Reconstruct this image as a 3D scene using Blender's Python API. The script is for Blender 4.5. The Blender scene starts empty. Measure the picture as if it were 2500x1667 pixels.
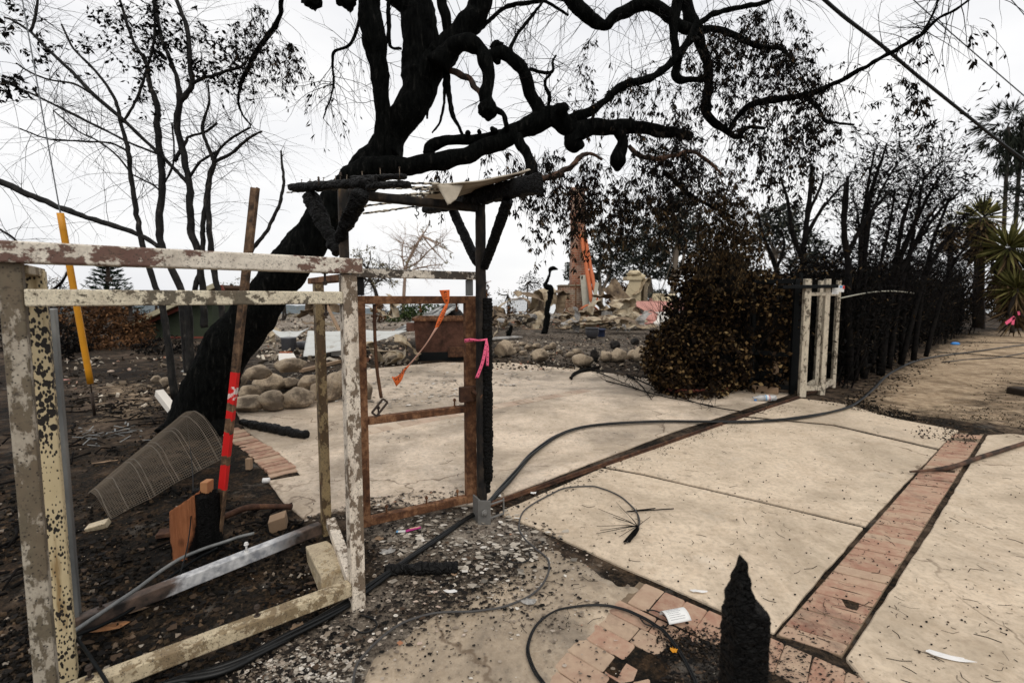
import bpy, bmesh, math, random
import numpy as np
from mathutils import Vector, Matrix, noise as mn
R = math.radians
scene = bpy.context.scene
COL = scene.collection
random.seed(7)
np.random.seed(7)

# ------------------------------------------------------------------ camera, sky, sun, exposure
CAM_H, FPX, PITCH, PCY = 1.5, 1111.0, R(4.6), 816.4
cam_d = bpy.data.cameras.new('camera')
cam = bpy.data.objects.new('camera', cam_d)
COL.objects.link(cam)
cam.location = (0, 0, CAM_H)
cam.rotation_euler = (R(90) - PITCH, 0, 0)
cam_d.sensor_width = 36.0
cam_d.lens = 36.0 * FPX / 2500.0
cam_d.shift_y = -(833.5 - PCY)/2500.0
cam_d.clip_start, cam_d.clip_end = 0.05, 8000.0
cam_d.dof.use_dof = True
cam_d.dof.focus_distance = 3.0
cam_d.dof.aperture_fstop = 2.4
scene.camera = cam

SUN_EL, SUN_ROT = R(52), R(200)
world = bpy.data.worlds.new("World")
scene.world = world
world.use_nodes = True
wt = world.node_tree
wt.nodes.clear()
w_out = wt.nodes.new('ShaderNodeOutputWorld')
w_bg = wt.nodes.new('ShaderNodeBackground')
w_bg.inputs['Strength'].default_value = 0.1
sky = wt.nodes.new('ShaderNodeTexSky')
sky.sky_type = 'NISHITA'
sky.sun_disc = False
sky.sun_elevation, sky.sun_rotation = SUN_EL, SUN_ROT
sky.dust_density = 3.0
w_co = wt.nodes.new('ShaderNodeTexCoord')
w_map = wt.nodes.new('ShaderNodeMapping')
w_map.inputs['Scale'].default_value = (1.6, 1.6, 5.0)
w_noise = wt.nodes.new('ShaderNodeTexNoise')
w_noise.inputs['Scale'].default_value = 1.0
w_noise.inputs['Detail'].default_value = 5
w_ramp = wt.nodes.new('ShaderNodeValToRGB')
w_ramp.color_ramp.elements[0].position = 0.3
w_ramp.color_ramp.elements[0].color = (0.73, 0.745, 0.785, 1)
w_ramp.color_ramp.elements[1].position = 0.7
w_ramp.color_ramp.elements[1].color = (0.97, 0.962, 0.955, 1)
w_gain = wt.nodes.new('ShaderNodeMixRGB')
w_gain.blend_type = 'MULTIPLY'
w_gain.inputs[0].default_value = 1.0
w_gain.inputs[2].default_value = (9.3, 9.25, 9.15, 1)      # thick bright overcast
w_mix = wt.nodes.new('ShaderNodeMixRGB')
w_mix.inputs[0].default_value = 0.93
L = wt.links.new
L(w_co.outputs['Generated'], w_map.inputs['Vector'])
L(w_map.outputs[0], w_noise.inputs['Vector'])
L(w_noise.outputs['Fac'], w_ramp.inputs[0])
L(w_ramp.outputs[0], w_gain.inputs[1])
L(sky.outputs[0], w_mix.inputs[1])
L(w_gain.outputs[0], w_mix.inputs[2])
L(w_mix.outputs[0], w_bg.inputs['Color'])
L(w_bg.outputs[0], w_out.inputs['Surface'])

sun_d = bpy.data.lights.new('sun', 'SUN')
sun_d.energy = 0.9
sun_d.angle = R(25)
sun_d.color = (1.0, 0.93, 0.83)
sun = bpy.data.objects.new('sun', sun_d)
COL.objects.link(sun)
sun.location = (0, -10, 30)
sun.rotation_euler = (R(90) - SUN_EL, 0, R(20))

vs = scene.view_settings
vs.view_transform = 'Standard'
vs.look = 'None'
vs.exposure = 0.33
vs.gamma = 1.0
vs.use_curve_mapping = False
scene.cycles.max_bounces = 5
scene.cycles.transparent_max_bounces = 6

# ------------------------------------------------------------------ geometry helpers
_c, _s = math.cos(PITCH), math.sin(PITCH)
FWD, UPV, RGT = Vector((0, _c, -_s)), Vector((0, _s, _c)), Vector((1, 0, 0))
CAM = Vector((0, 0, CAM_H))
def ray(px, py): return RGT * ((px - 1250) / FPX) + UPV * ((PCY - py) / FPX) + FWD
def P(px, py, d): return CAM + ray(px, py) * d                       # point at depth d along the view axis
def G(px, py, z=0.0):                                                # point on the level z
    r = ray(px, py); return CAM + r * ((z - CAM_H) / r.z)
def PY(px, py, Y): r = ray(px, py); return CAM + r * (Y / r.y)       # point at world Y
def V(*a): return Vector(a)
def rnd(a, b): return random.uniform(a, b)
def nz(v, s=1.0, o=0.0): return mn.noise(Vector((v[0]*s + o, v[1]*s + o*1.7, v[2]*s - o)))
def rdir():
    while True:
        v = V(rnd(-1, 1), rnd(-1, 1), rnd(-1, 1))
        if 0.05 < v.length < 1: return v.normalized()

def spline(pts, sub=4):
    """Catmull-Rom through tuples of numbers (any width)."""
    a = [np.array(p, float) for p in pts]
    if len(a) < 3 or sub < 2: 
        out = []
        for i in range(len(a) - 1):
            for k in range(sub): out.append(a[i] + (a[i+1] - a[i]) * k / sub)
        return out + [a[-1]]
    a = [2*a[0] - a[1]] + a + [2*a[-1] - a[-2]]
    out = []
    for i in range(1, len(a) - 2):
        p0, p1, p2, p3 = a[i-1], a[i], a[i+1], a[i+2]
        for k in range(sub):
            t = k / sub
            out.append(0.5*((2*p1) + (-p0+p2)*t + (2*p0-5*p1+4*p2-p3)*t*t + (-p0+3*p1-3*p2+p3)*t**3))
    out.append(a[-2])
    return out

class MB:
    """Collects geometry in world coordinates; part() links it as ONE mesh object."""
    def __init__(s): s.v, s.f, s.mi, s.smooth = [], [], [], []
    def add(s, vs, fs, mi=0, smooth=False):
        n = len(s.v)
        s.v.extend([tuple(v) for v in vs])
        for f in fs:
            s.f.append(tuple(i + n for i in f)); s.mi.append(mi); s.smooth.append(smooth)
        return s
    def obox(s, c, ax, ay, az, mi=0):
        """oriented box: centre and half-extent vectors"""
        c, ax, ay, az = Vector(c), Vector(ax), Vector(ay), Vector(az)
        vs = [c + ax*i + ay*j + az*k for i in (-1, 1) for j in (-1, 1) for k in (-1, 1)]
        fs = [(0,1,3,2), (4,6,7,5), (0,4,5,1), (2,3,7,6), (0,2,6,4), (1,5,7,3)]
        if ax.cross(ay).dot(az) < 0: fs = [f[::-1] for f in fs]
        return s.add(vs, fs, mi)
    def box(s, lo, hi, mi=0):
        lo, hi = Vector(lo), Vector(hi); h = (hi - lo) / 2
        return s.obox((lo + hi) / 2, (h.x,0,0), (0,h.y,0), (0,0,h.z), mi)
    def bar(s, a, b, w, h, up=(0,0,1), mi=0):
        """square bar from a to b, w across, h along up"""
        a, b, up = Vector(a), Vector(b), Vector(up)
        d = (b - a); l = d.length; d.normalize()
        side = d.cross(up)
        if side.length < 1e-4: side = d.cross(V(1,0,0))
        side.normalize(); u = side.cross(d)
        return s.obox((a + b) / 2, d*l/2, side*w/2, u*h/2, mi)
    def rings(s, rings, cap=True, mi=0, smooth=True, closed=True):
        n = len(rings[0]); vs = [p for r in rings for p in r]; fs = []
        for i in range(len(rings) - 1):
            for j in range(n if closed else n - 1):
                k = (j + 1) % n
                fs.append((i*n + j, i*n + k, (i+1)*n + k, (i+1)*n + j))
        if cap and closed:
            fs.append(tuple(range(n))[::-1]); m = (len(rings) - 1)*n
            fs.append(tuple(m + j for j in range(n)))
        return s.add(vs, fs, mi, smooth)
    def tube(s, pts, rad, n=6, rough=0.0, rs=6.0, mi=0, cap=True, smooth=True, seed=0.0):
        pts = [Vector(p) for p in pts]
        if not hasattr(rad, '__len__'): rad = [rad]*len(pts)
        rings = []; side = None
        for i, p in enumerate(pts):
            t = (pts[min(i+1, len(pts)-1)] - pts[max(i-1, 0)])
            if t.length < 1e-7: t = V(0,0,1)
            t.normalize()
            if side is None:
                side = t.cross(V(0.3, 0.2, 1) if abs(t.z) < 0.9 else V(1, 0.1, 0)); side.normalize()
            else:
                side = side - t*side.dot(t)
                if side.length < 1e-6: side = t.orthogonal()
                side.normalize()
            b = t.cross(side); ring = []
            for j in range(n):
                a = 2*math.pi*j/n; d = side*math.cos(a) + b*math.sin(a); r = rad[i]
                if rough:
                    q = p + d*r
                    r *= 1 + rough*(nz(q, rs, seed) + 0.5*nz(q, rs*2.7, seed+3))
                ring.append(p + d*r)
            rings.append(ring)
        return s.rings(rings, cap, mi, smooth)
    def beam(s, a, b, w, h, up=(0,0,1), seg=24, n=20, rough=0.006, rs=25, mi=0, pw=6.0, taper=None, crack=0.0, seed=0.0):
        """rough burnt timber: superellipse section pushed about by noise"""
        a, b, up = Vector(a), Vector(b), Vector(up)
        d = (b - a); l = d.length; d.normalize()
        side = d.cross(up).normalized(); u = side.cross(d); rings = []
        for i in range(seg + 1):
            t = i/seg; c = a + d*(l*t); k = taper(t) if taper else 1.0; ring = []
            for j in range(n):
                an = 2*math.pi*j/n; ca, sa = math.cos(an), math.sin(an)
                q = (abs(ca)**pw + abs(sa)**pw) ** (-1/pw)
                o = side*(ca*q*w/2*k) + u*(sa*q*h/2*k); p = c + o
                e = rough*(nz(p, rs, seed) + 0.6*nz(p, rs*2.3, seed + 5))
                if crack: 
                    e -= crack*max(0.0, math.sin((t*l*2*math.pi)/(0.024) + 3.0*nz(p, 14, seed)))**3
                ring.append(p + o.normalized()*e)
            rings.append(ring)
        return s.rings(rings, True, mi, True)
    def grid(s, fn, nu, nv, mi=0, smooth=True, thick=0.0):
        vs = [Vector(fn(i/nu, j/nv)) for j in range(nv+1) for i in range(nu+1)]
        q = lambda i, j: j*(nu+1) + i
        fs = [(q(i,j), q(i+1,j), q(i+1,j+1), q(i,j+1)) for j in range(nv) for i in range(nu)]
        return s.add(vs, fs, mi, smooth)
    def prism(s, poly, z0, z1, mi=0):
        """polygon (list of x,y) pulled up from z0 to z1"""
        n = len(poly)
        ar = sum(poly[i][0]*poly[(i+1) % n][1] - poly[(i+1) % n][0]*poly[i][1] for i in range(n))
        if ar < 0: poly = poly[::-1]
        vs = [(p[0], p[1], z0) for p in poly] + [(p[0], p[1], z1) for p in poly]
        fs = [tuple(range(n))[::-1], tuple(range(n, 2*n))] + [(i, (i+1) % n, n + (i+1) % n, n + i) for i in range(n)]
        return s.add(vs, fs, mi)
    def lathe(s, c, prof, n=24, mi=0):
        c = Vector(c)
        return s.rings([[c + V(r*math.cos(2*math.pi*j/n), r*math.sin(2*math.pi*j/n), z) for j in range(n)] for r, z in prof], True, mi, True)
    def blob(s, c, rx, ry, rz, sub=3, amp=0.2, fs=1.6, seed=0.0, mi=0, flat=0.0, rot=0.0, smooth=True, facets=0):
        bm = bmesh.new(); bmesh.ops.create_icosphere(bm, subdivisions=sub, radius=1.0)
        c = Vector(c); M = Matrix.Rotation(rot, 3, 'Z'); vs = []; rr = random.Random(seed); pl = []
        for _ in range(facets):
            d = Vector((rr.uniform(-1,1), rr.uniform(-1,1), rr.uniform(-.6,1)))
            pl.append((d.normalized(), rr.uniform(.62,.9)))
        for v in bm.verts:
            p = v.co.copy()
            for d, h in pl:
                e = p.dot(d) - h
                if e > 0: p -= d*e*.85
            k = 1 + amp*nz(p, fs, seed) + amp*0.45*nz(p, fs*2.4, seed + 9) + amp*0.18*nz(p, fs*6, seed + 4)
            p = p*k
            if flat and p.z < -flat: p.z = -flat - 0.1*(-flat - p.z)
            vs.append(c + M @ V(p.x*rx, p.y*ry, p.z*rz))
        s.add(vs, [tuple(v.index for v in f.verts) for f in bm.faces], mi, smooth); bm.free(); return s

def link(name, me, mats, parent):
    o = bpy.data.objects.new(name, me); COL.objects.link(o)
    for m in (mats if isinstance(mats, (list, tuple)) else [mats]): me.materials.append(m)
    if parent is not None: o.parent = parent
    return o
def worldloc(o):
    l = Vector((0,0,0))
    while o is not None: l += o.location; o = o.parent
    return l
def part(name, mb, mats, parent=None, loc=None, bevel=0.0, solid=0.0, label=None, seg=2):
    """links a builder as one mesh; a child sits at its parent's origin, a top-level one at loc (default: under its middle)"""
    base = worldloc(parent) if parent is not None else None
    if base is None:
        if loc is None:
            a = np.array(mb.v); lo, hi = a.min(0), a.max(0); loc = ((lo[0]+hi[0])/2, (lo[1]+hi[1])/2, lo[2])
        base = Vector(loc)
    me = bpy.data.meshes.new(name)
    me.from_pydata([(v[0]-base.x, v[1]-base.y, v[2]-base.z) for v in mb.v], [], mb.f)
    me.polygons.foreach_set('material_index', mb.mi)
    me.polygons.foreach_set('use_smooth', mb.smooth)
    me.update()
    o = link(name, me, mats, parent)
    if parent is None: o.location = base
    if solid:
        m = o.modifiers.new('thickness', 'SOLIDIFY'); m.thickness = solid; m.offset = 0
    if bevel:
        m = o.modifiers.new('bevel', 'BEVEL'); m.width = bevel; m.segments = seg; m.limit_method = 'ANGLE'; m.angle_limit = R(40)
    if label: o['label'] = label
    return o
def tag(o, label, cat, group=None):
    o['label'] = label; o['category'] = cat
    if group: o['group'] = group
    return o
def thing(name, loc, label, cat, group=None):
    o = bpy.data.objects.new(name, None); COL.objects.link(o)
    o.location = loc; o.empty_display_size = 0.1
    return tag(o, label, cat, group)
def structure(o): o['kind'] = 'structure'; return o
def stuff(o): o['kind'] = 'stuff'; return o

class LF:
    """many leaf blades as numpy quads"""
    def __init__(s): s.c, s.d, s.l, s.w, s.mi = [], [], [], [], []
    def add(s, c, d, l, w, mi=0): s.c.append(tuple(c)); s.d.append(tuple(d)); s.l.append(l); s.w.append(w); s.mi.append(mi)
    def mb(s):
        m = MB()
        if not s.c: return m
        c, d = np.array(s.c), np.array(s.d); d /= np.linalg.norm(d, axis=1, keepdims=True) + 1e-9
        rv = np.random.randn(len(c), 3); sd = np.cross(d, rv); sd /= np.linalg.norm(sd, axis=1, keepdims=True) + 1e-9
        nn = np.cross(sd, d); l = np.array(s.l)[:, None]; w = np.array(s.w)[:, None]
        curl = (np.random.rand(len(c), 1) - 0.4)*0.35
        a = c; b = c + d*l*0.45 + sd*w*0.5 + nn*l*curl*0.3; e = c + d*l + nn*l*curl; f = c + d*l*0.5 - sd*w*0.5 + nn*l*curl*0.3
        m.v = [tuple(x) for x in np.stack([a, b, e, f], 1).reshape(-1, 3)]
        m.f = [(4*i, 4*i+1, 4*i+2, 4*i+3) for i in range(len(c))]
        m.mi = list(s.mi); m.smooth = [False]*len(c)
        return m
# ------------------------------------------------------------------ procedural materials
class NT:
    def __init__(s, name, rough=0.85, spec=0.3, metal=0.0):
        s.m = bpy.data.materials.new(name); s.m.use_nodes = True; s.t = s.m.node_tree
        s.b = s.t.nodes['Principled BSDF']
        s.b.inputs['Roughness'].default_value = rough
        s.b.inputs['Specular IOR Level'].default_value = spec
        s.b.inputs['Metallic'].default_value = metal
        s.co = s.t.nodes.new('ShaderNodeTexCoord').outputs['Object']
    def n(s, k): return s.t.nodes.new(k)
    def l(s, a, b): s.t.links.new(a, b)
    def put(s, sock, v):
        if hasattr(v, 'is_output'): s.l(v, sock)
        elif isinstance(v, (tuple, list)) and len(v) == 3 and sock.type == 'RGBA': sock.default_value = (*v, 1)
        else: sock.default_value = v
    def vec(s, sc=(1,1,1), off=(0,0,0), co=None):
        k = s.n('ShaderNodeMapping'); s.l(co or s.co, k.inputs['Vector'])
        k.inputs['Scale'].default_value = sc; k.inputs['Location'].default_value = off
        return k.outputs[0]
    def noise(s, scale, detail=5, rough=0.6, sc=None, off=0.0, dist=0.0, co=None):
        k = s.n('ShaderNodeTexNoise'); k.inputs['Scale'].default_value = scale
        k.inputs['Detail'].default_value = detail; k.inputs['Roughness'].default_value = rough
        k.inputs['Distortion'].default_value = dist
        s.l(s.vec(sc or (1,1,1), (off, off*1.3, -off), co), k.inputs['Vector']); return k.outputs['Fac']
    def voro(s, scale, feature='F1', sc=None, off=0.0, out='Distance', rnd=1.0, co=None):
        k = s.n('ShaderNodeTexVoronoi'); k.feature = feature; k.inputs['Scale'].default_value = scale
        k.inputs['Randomness'].default_value = rnd
        s.l(s.vec(sc or (1,1,1), (off, off, off), co), k.inputs['Vector']); return k.outputs[out]
    def thr(s, f, t, soft=0.02, inv=False):
        k = s.n('ShaderNodeMapRange'); s.l(f, k.inputs[0])
        k.inputs[1].default_value = t - soft; k.inputs[2].default_value = t + soft
        k.inputs[3].default_value, k.inputs[4].default_value = (1, 0) if inv else (0, 1)
        k.clamp = True; return k.outputs[0]
    def ramp(s, f, stops, const=False):
        k = s.n('ShaderNodeValToRGB'); s.l(f, k.inputs[0]); e = k.color_ramp.elements
        if const: k.color_ramp.interpolation = 'CONSTANT'
        while len(e) < len(stops): e.new(0.5)
        for i, (p, c) in enumerate(stops): e[i].position = p; e[i].color = (*c, 1)
        return k.outputs[0]
    def mix(s, f, a, b, mode='MIX'):
        k = s.n('ShaderNodeMixRGB'); k.blend_type = mode
        s.put(k.inputs[0], f); s.put(k.inputs[1], a); s.put(k.inputs[2], b); return k.outputs[0]
    def math(s, op, a, b=0.0, clamp=False):
        k = s.n('ShaderNodeMath'); k.operation = op; k.use_clamp = clamp
        s.put(k.inputs[0], a); s.put(k.inputs[1], b); return k.outputs[0]
    def island(s): return s.n('ShaderNodeNewGeometry').outputs['Random Per Island']
    def attr(s, name):
        k = s.n('ShaderNodeAttribute'); k.attribute_name = name; return k.outputs['Fac']
    def sep(s, i): 
        k = s.n('ShaderNodeSeparateXYZ'); s.l(s.co, k.inputs[0]); return k.outputs[i]
    def bump(s, h, strength=0.4, dist=0.01):
        k = s.n('ShaderNodeBump'); k.inputs['Strength'].default_value = strength
        k.inputs['Distance'].default_value = dist; s.l(h, k.inputs['Height'])
        if s.b.inputs['Normal'].links: s.l(s.b.inputs['Normal'].links[0].from_socket, k.inputs['Normal'])
        s.l(k.outputs[0], s.b.inputs['Normal']); return s
    def col(s, c): s.put(s.b.inputs['Base Color'], c); return s
    def rgh(s, r): s.put(s.b.inputs['Roughness'], r); return s
MT = {}

def peeled(name, paint, und1, und2, amount=0.5, scale=9.0, speck=0.25, stretch=(1,1,1), rust=0.0, off=0.0):
    """old paint flaking in patches from steel"""
    k = NT(name, 0.6, 0.4)
    n1 = k.noise(scale, 8, 0.70, stretch, off); n2 = k.noise(scale*0.32, 3, 0.5, stretch, off + 4)
    f = k.math('ADD', k.math('MULTIPLY', n1, 0.72), k.math('MULTIPLY', n2, 0.28))
    gone = k.thr(f, 1.0 - amount, 0.012)
    pc = k.mix(k.noise(scale*3, 4, 0.6), tuple(0.86*x for x in paint), tuple(min(1, 1.1*x) for x in paint))
    pc = k.mix(k.math('MULTIPLY', k.thr(k.noise(scale*5, 3, 0.6, None, off+7), 0.62, 0.1), 0.5), pc, tuple(0.55*x for x in paint))
    uc = k.mix(k.noise(scale*2.2, 4, 0.65, None, off + 2), und1, und2)
    if rust: uc = k.mix(k.thr(k.noise(scale*1.1, 5, 0.6, None, off+11), 1 - rust, 0.08), uc, (0.17, 0.065, 0.03))
    c = k.mix(gone, pc, uc)
    gr = k.noise(scale*0.8, 8, 0.75, (stretch[0], stretch[1], stretch[2]*0.6), off + 17)
    c = k.mix(k.math('MULTIPLY', k.thr(gr, 0.55, 0.12), 0.42), c, (0.16, 0.105, 0.065))
    c = k.mix(k.math('MULTIPLY', k.thr(k.noise(scale*4.5, 6, 0.75, None, off + 19), 0.60, 0.05), 0.75), c, (0.045, 0.035, 0.026))
    v = k.voro(scale*7, 'F1', None, off); sp = k.thr(v, 0.20, 0.05, True)
    sp = k.math('MULTIPLY', sp, k.thr(k.noise(scale*1.3, 3, 0.5, None, off+9), 1 - speck - 0.2, 0.1))
    c = k.mix(sp, c, (0.025, 0.02, 0.016))
    k.col(c); k.bump(k.math('SUBTRACT', 1.0, gone), 0.5, 0.003); k.bump(n1, 0.15, 0.004)
    k.rgh(k.math('ADD', k.math('MULTIPLY', gone, 0.2), 0.55)); MT[name] = k.m; return k

WHITE, CREAM = (0.60, 0.55, 0.47), (0.66, 0.55, 0.36)
peeled('paint_top_rail', (0.76, 0.69, 0.58), (0.10, 0.045, 0.032), (0.20, 0.12, 0.095), 0.485, 15, 0.3, (0.7,0.7,1), 0.2, 1.0)
peeled('paint_mid_rail', (0.76, 0.68, 0.51), (0.17, 0.145, 0.105), (0.07, 0.06, 0.04), 0.475, 22, 0.4, (1,1,1), 0.0, 3.0)
peeled('paint_post', (0.78, 0.69, 0.57), (0.12, 0.09, 0.062), (0.22, 0.165, 0.115), 0.475, 20, 0.35, (1,1,0.55), 0.1, 5.0)
peeled('paint_gate_top', (0.78, 0.71, 0.60), (0.035, 0.035, 0.032), (0.09, 0.075, 0.06), 0.51, 24, 0.3, (0.8,0.8,1), 0.0, 7.0)
peeled('paint_sill', (0.54, 0.45, 0.30), (0.13, 0.09, 0.045), (0.33, 0.255, 0.15), 0.485, 17, 0.5, (1,1,1), 0.0, 9.0)
peeled('galv_post', (0.44, 0.39, 0.31), (0.085, 0.07, 0.047), (0.185, 0.15, 0.10), 0.53, 11, 0.4, (1,1,0.5), 0.0, 12.0)
peeled('back_post', (0.30, 0.22, 0.11), (0.018, 0.016, 0.012), (0.14, 0.08, 0.03), 0.515, 16, 0.4, (1,1,0.6), 0.3, 15.0)
peeled('paint_pillar', (0.62, 0.55, 0.43), (0.09, 0.085, 0.07), (0.16, 0.13, 0.09), 0.46, 22, 0.3, (1,1,0.6), 0.0, 21.0)
peeled('grey_sheet', (0.33, 0.32, 0.30), (0.16, 0.155, 0.14), (0.22, 0.2, 0.18), 0.45, 4, 0.2, (1,1,1), 0.0, 2.0)

k = NT('speckled_cream', 0.6, 0.35)
dens = k.noise(3.0, 3, 0.5, (1,1,1.3), 2.0)
v = k.voro(110, 'F1', (1,1,0.5), 1.0)
sz = k.math('MULTIPLY', k.thr(dens, 0.46, 0.14), 0.34)
spots = k.math('LESS_THAN', v, k.math('ADD', sz, 0.15))
v2 = k.voro(46, 'F1', (1,1,0.7), 4.0)
spots = k.math('MAXIMUM', spots, k.math('LESS_THAN', v2, k.math('MULTIPLY', k.thr(dens, 0.50, 0.10), 0.46)))
c = k.mix(k.noise(14, 5, 0.6), (0.52, 0.41, 0.23), (0.68, 0.57, 0.36))
c = k.mix(k.thr(k.noise(5, 4, 0.6, (3,3,0.5)), 0.63, 0.05), c, (0.30, 0.20, 0.09))
k.col(k.mix(spots, c, (0.02, 0.016, 0.013))).bump(k.noise(30, 5), 0.3, 0.004); MT['speckled_cream'] = k.m

k = NT('galvanised', 0.5, 0.5, 0.35)
k.col(k.ramp(k.noise(9, 5, 0.6, (1,1,0.3)), [(0.3, (0.10,0.105,0.105)), (0.55, (0.19,0.195,0.19)), (0.75, (0.30,0.30,0.28))])).bump(k.noise(40), 0.15, 0.003); MT['galvanised'] = k.m

def rust(name, a, b, c, scale=14):
    k = NT(name, 0.85, 0.2)
    f = k.math('ADD', k.math('MULTIPLY', k.noise(scale, 8, 0.68), 0.6), k.math('MULTIPLY', k.noise(scale*0.2, 3, 0.5, (1,1,0.5), 3), 0.4))
    x = k.ramp(f, [(0.36, a), (0.48, b), (0.60, c)])
    x = k.mix(k.math('MULTIPLY', k.thr(k.voro(scale*6), 0.18, 0.08, True), 0.8), x, (0.025, 0.012, 0.008))
    x = k.mix(k.math('MULTIPLY', k.thr(k.noise(scale*0.7, 5, 0.6, (3,3,0.6), 8), 0.6, 0.06), 0.6), x, (0.05, 0.022, 0.014))
    k.col(x).bump(k.noise(scale*5, 6, 0.7), 0.45, 0.004); MT[name] = k.m
rust('rust', (0.035, 0.017, 0.011), (0.115, 0.052, 0.026), (0.28, 0.145, 0.075), 22)
rust('rust_dark', (0.025, 0.014, 0.010), (0.065, 0.032, 0.02), (0.13, 0.065, 0.035))
rust('rust_bin', (0.022, 0.013, 0.010), (0.075, 0.036, 0.025), (0.135, 0.066, 0.046), 5)

def char(name, base=0.010, edge=0.05, scale=38, sc=(1,1,1.7), bump=1.0, ash=0.0):
    """charred timber: alligator checks with faint worn edges"""
    k = NT(name, 0.6, 0.14)
    d = k.voro(scale, 'DISTANCE_TO_EDGE', sc, 0, 'Distance'); cell = k.voro(scale, 'F1', sc, 0)
    c = k.mix(k.thr(k.noise(scale*1.5, 4), 0.62, 0.12), (base, base*0.96, base*0.92), (edge*0.6, edge*0.57, edge*0.55))
    if ash: c = k.mix(k.thr(k.noise(scale*0.35, 6, 0.7, None, 5), 1 - ash, 0.08), c, (0.14, 0.12, 0.10))
    k.col(c)
    k.bump(k.math('MINIMUM', d, 0.14), bump, 0.09); k.bump(cell, 0.3, 0.01); k.bump(k.noise(scale*4, 4), 0.3, 0.003)
    MT[name] = k.m
char('char', 0.003, 0.013)
char('char_stake', 0.0035, 0.02, 42, (1,1,2.3), 1.0)
char('char_log', 0.006, 0.03, 30, (1,1,1), 0.9, 0.25)

k = NT('burnt_bark', 0.9, 0.04)
b1 = k.noise(26, 7, 0.7, (1,1,0.22), 0, 0.6); b2 = k.noise(60, 4, 0.6, (1,1,0.4))
k.col(k.ramp(b1, [(0.38, (0.0012,0.0016,0.0016)), (0.58, (0.006,0.0065,0.006)), (0.72, (0.032,0.030,0.027))]))
k.bump(b1, 1.0, 0.05); k.bump(b2, 0.5, 0.01); MT['burnt_bark'] = k.m
k = NT('burnt_twig', 0.9, 0.05)
k.col(k.ramp(k.noise(12, 4), [(0.35, (0.004,0.004,0.004)), (0.7, (0.013,0.011,0.010))])); MT['burnt_twig'] = k.m
k = NT('scorched_branch', 0.8, 0.2)
k.col(k.ramp(k.noise(7, 4), [(0.4, (0.03,0.02,0.015)), (0.65, (0.13,0.07,0.045))])); MT['scorched_branch'] = k.m
k = NT('slim_stem', 0.75, 0.2)
k.col(k.ramp(k.noise(16, 5, 0.6, (1,1,0.5)), [(0.42, (0.006,0.006,0.006)), (0.62, (0.02,0.018,0.016)), (0.74, (0.09,0.08,0.07))])).bump(k.noise(30), 0.4, 0.005); MT['slim_stem'] = k.m
def flat(name, c, rough=0.8, var=0.25, scale=12, bump=0.2, spec=0.3, metal=0.0, bd=0.004):
    k = NT(name, rough, spec, metal)
    k.col(k.mix(k.noise(scale, 6, 0.62), tuple(x*(1-var) for x in c), tuple(min(1, x*(1+var)) for x in c)))
    if bump: k.bump(k.noise(scale*4, 5), bump, bd)
    MT[name] = k.m; return k
def leafmat(name, stops, trans=0.15):
    k = NT(name, 0.8, 0.06)
    k.col(k.ramp(k.island(), stops))
    MT[name] = k.m
leafmat('dead_leaf', [(0.0, (0.003,0.003,0.003)), (0.6, (0.008,0.007,0.006)), (0.9, (0.022,0.017,0.012)), (1.0, (0.06,0.038,0.02))])
leafmat('dead_leaf_brown', [(0.0, (0.012,0.010,0.008)), (0.45, (0.028,0.022,0.014)), (0.8, (0.075,0.05,0.025)), (1.0, (0.13,0.085,0.04))])
leafmat('hedge_leaf', [(0.0, (0.006,0.0045,0.003)), (0.56, (0.016,0.010,0.006)), (0.8, (0.055,0.032,0.014)), (0.93, (0.15,0.095,0.04)), (1.0, (0.30,0.21,0.10))])
leafmat('russet_leaf', [(0.0, (0.02,0.012,0.008)), (0.5, (0.07,0.035,0.018)), (1.0, (0.18,0.09,0.04))])
leafmat('gum_leaf', [(0.0, (0.014,0.018,0.017)), (0.5, (0.035,0.042,0.037)), (1.0, (0.085,0.085,0.062))])
leafmat('green_leaf', [(0.0, (0.014,0.024,0.010)), (0.5, (0.035,0.055,0.02)), (1.0, (0.075,0.095,0.035))])
leafmat('pine_leaf', [(0.0, (0.008,0.018,0.014)), (0.6, (0.018,0.035,0.024)), (1.0, (0.05,0.06,0.03))])
leafmat('yucca_leaf', [(0.0, (0.03,0.03,0.010)), (0.5, (0.085,0.085,0.026)), (1.0, (0.26,0.23,0.085))])
leafmat('yucca_dead', [(0.0, (0.03,0.02,0.012)), (0.6, (0.09,0.06,0.03)), (1.0, (0.17,0.115,0.06))])
leafmat('palm_leaf', [(0.0, (0.010,0.014,0.011)), (1.0, (0.035,0.04,0.028))])
leafmat('tan_leaf', [(0.0, (0.10,0.085,0.05)), (1.0, (0.24,0.21,0.12))])
leafmat('black_leaf', [(0.0, (0.003,0.003,0.003)), (0.85, (0.007,0.0065,0.006)), (1.0, (0.03,0.021,0.013))])
leafmat('flakes', [(0.0, (0.012,0.011,0.010)), (0.35, (0.035,0.028,0.023)), (0.5, (0.11,0.085,0.065)), (0.74, (0.24,0.195,0.15)), (0.92, (0.40,0.34,0.28)), (0.98, (0.66,0.62,0.55)), (1.0, (0.33,0.15,0.08))])
leafmat('flakes_white', [(0.0, (0.11,0.10,0.085)), (0.4, (0.30,0.265,0.22)), (0.8, (0.48,0.43,0.36)), (1.0, (0.70,0.66,0.60))])
leafmat('flakes_black', [(0.0, (0.008,0.008,0.008)), (0.8, (0.02,0.017,0.015)), (1.0, (0.09,0.06,0.04))])
leafmat('rubble_bits', [(0.0, (0.012,0.010,0.009)), (0.35, (0.05,0.04,0.03)), (0.55, (0.25,0.20,0.145)), (0.88, (0.62,0.55,0.45)), (1.0, (0.26,0.10,0.055))])
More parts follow.
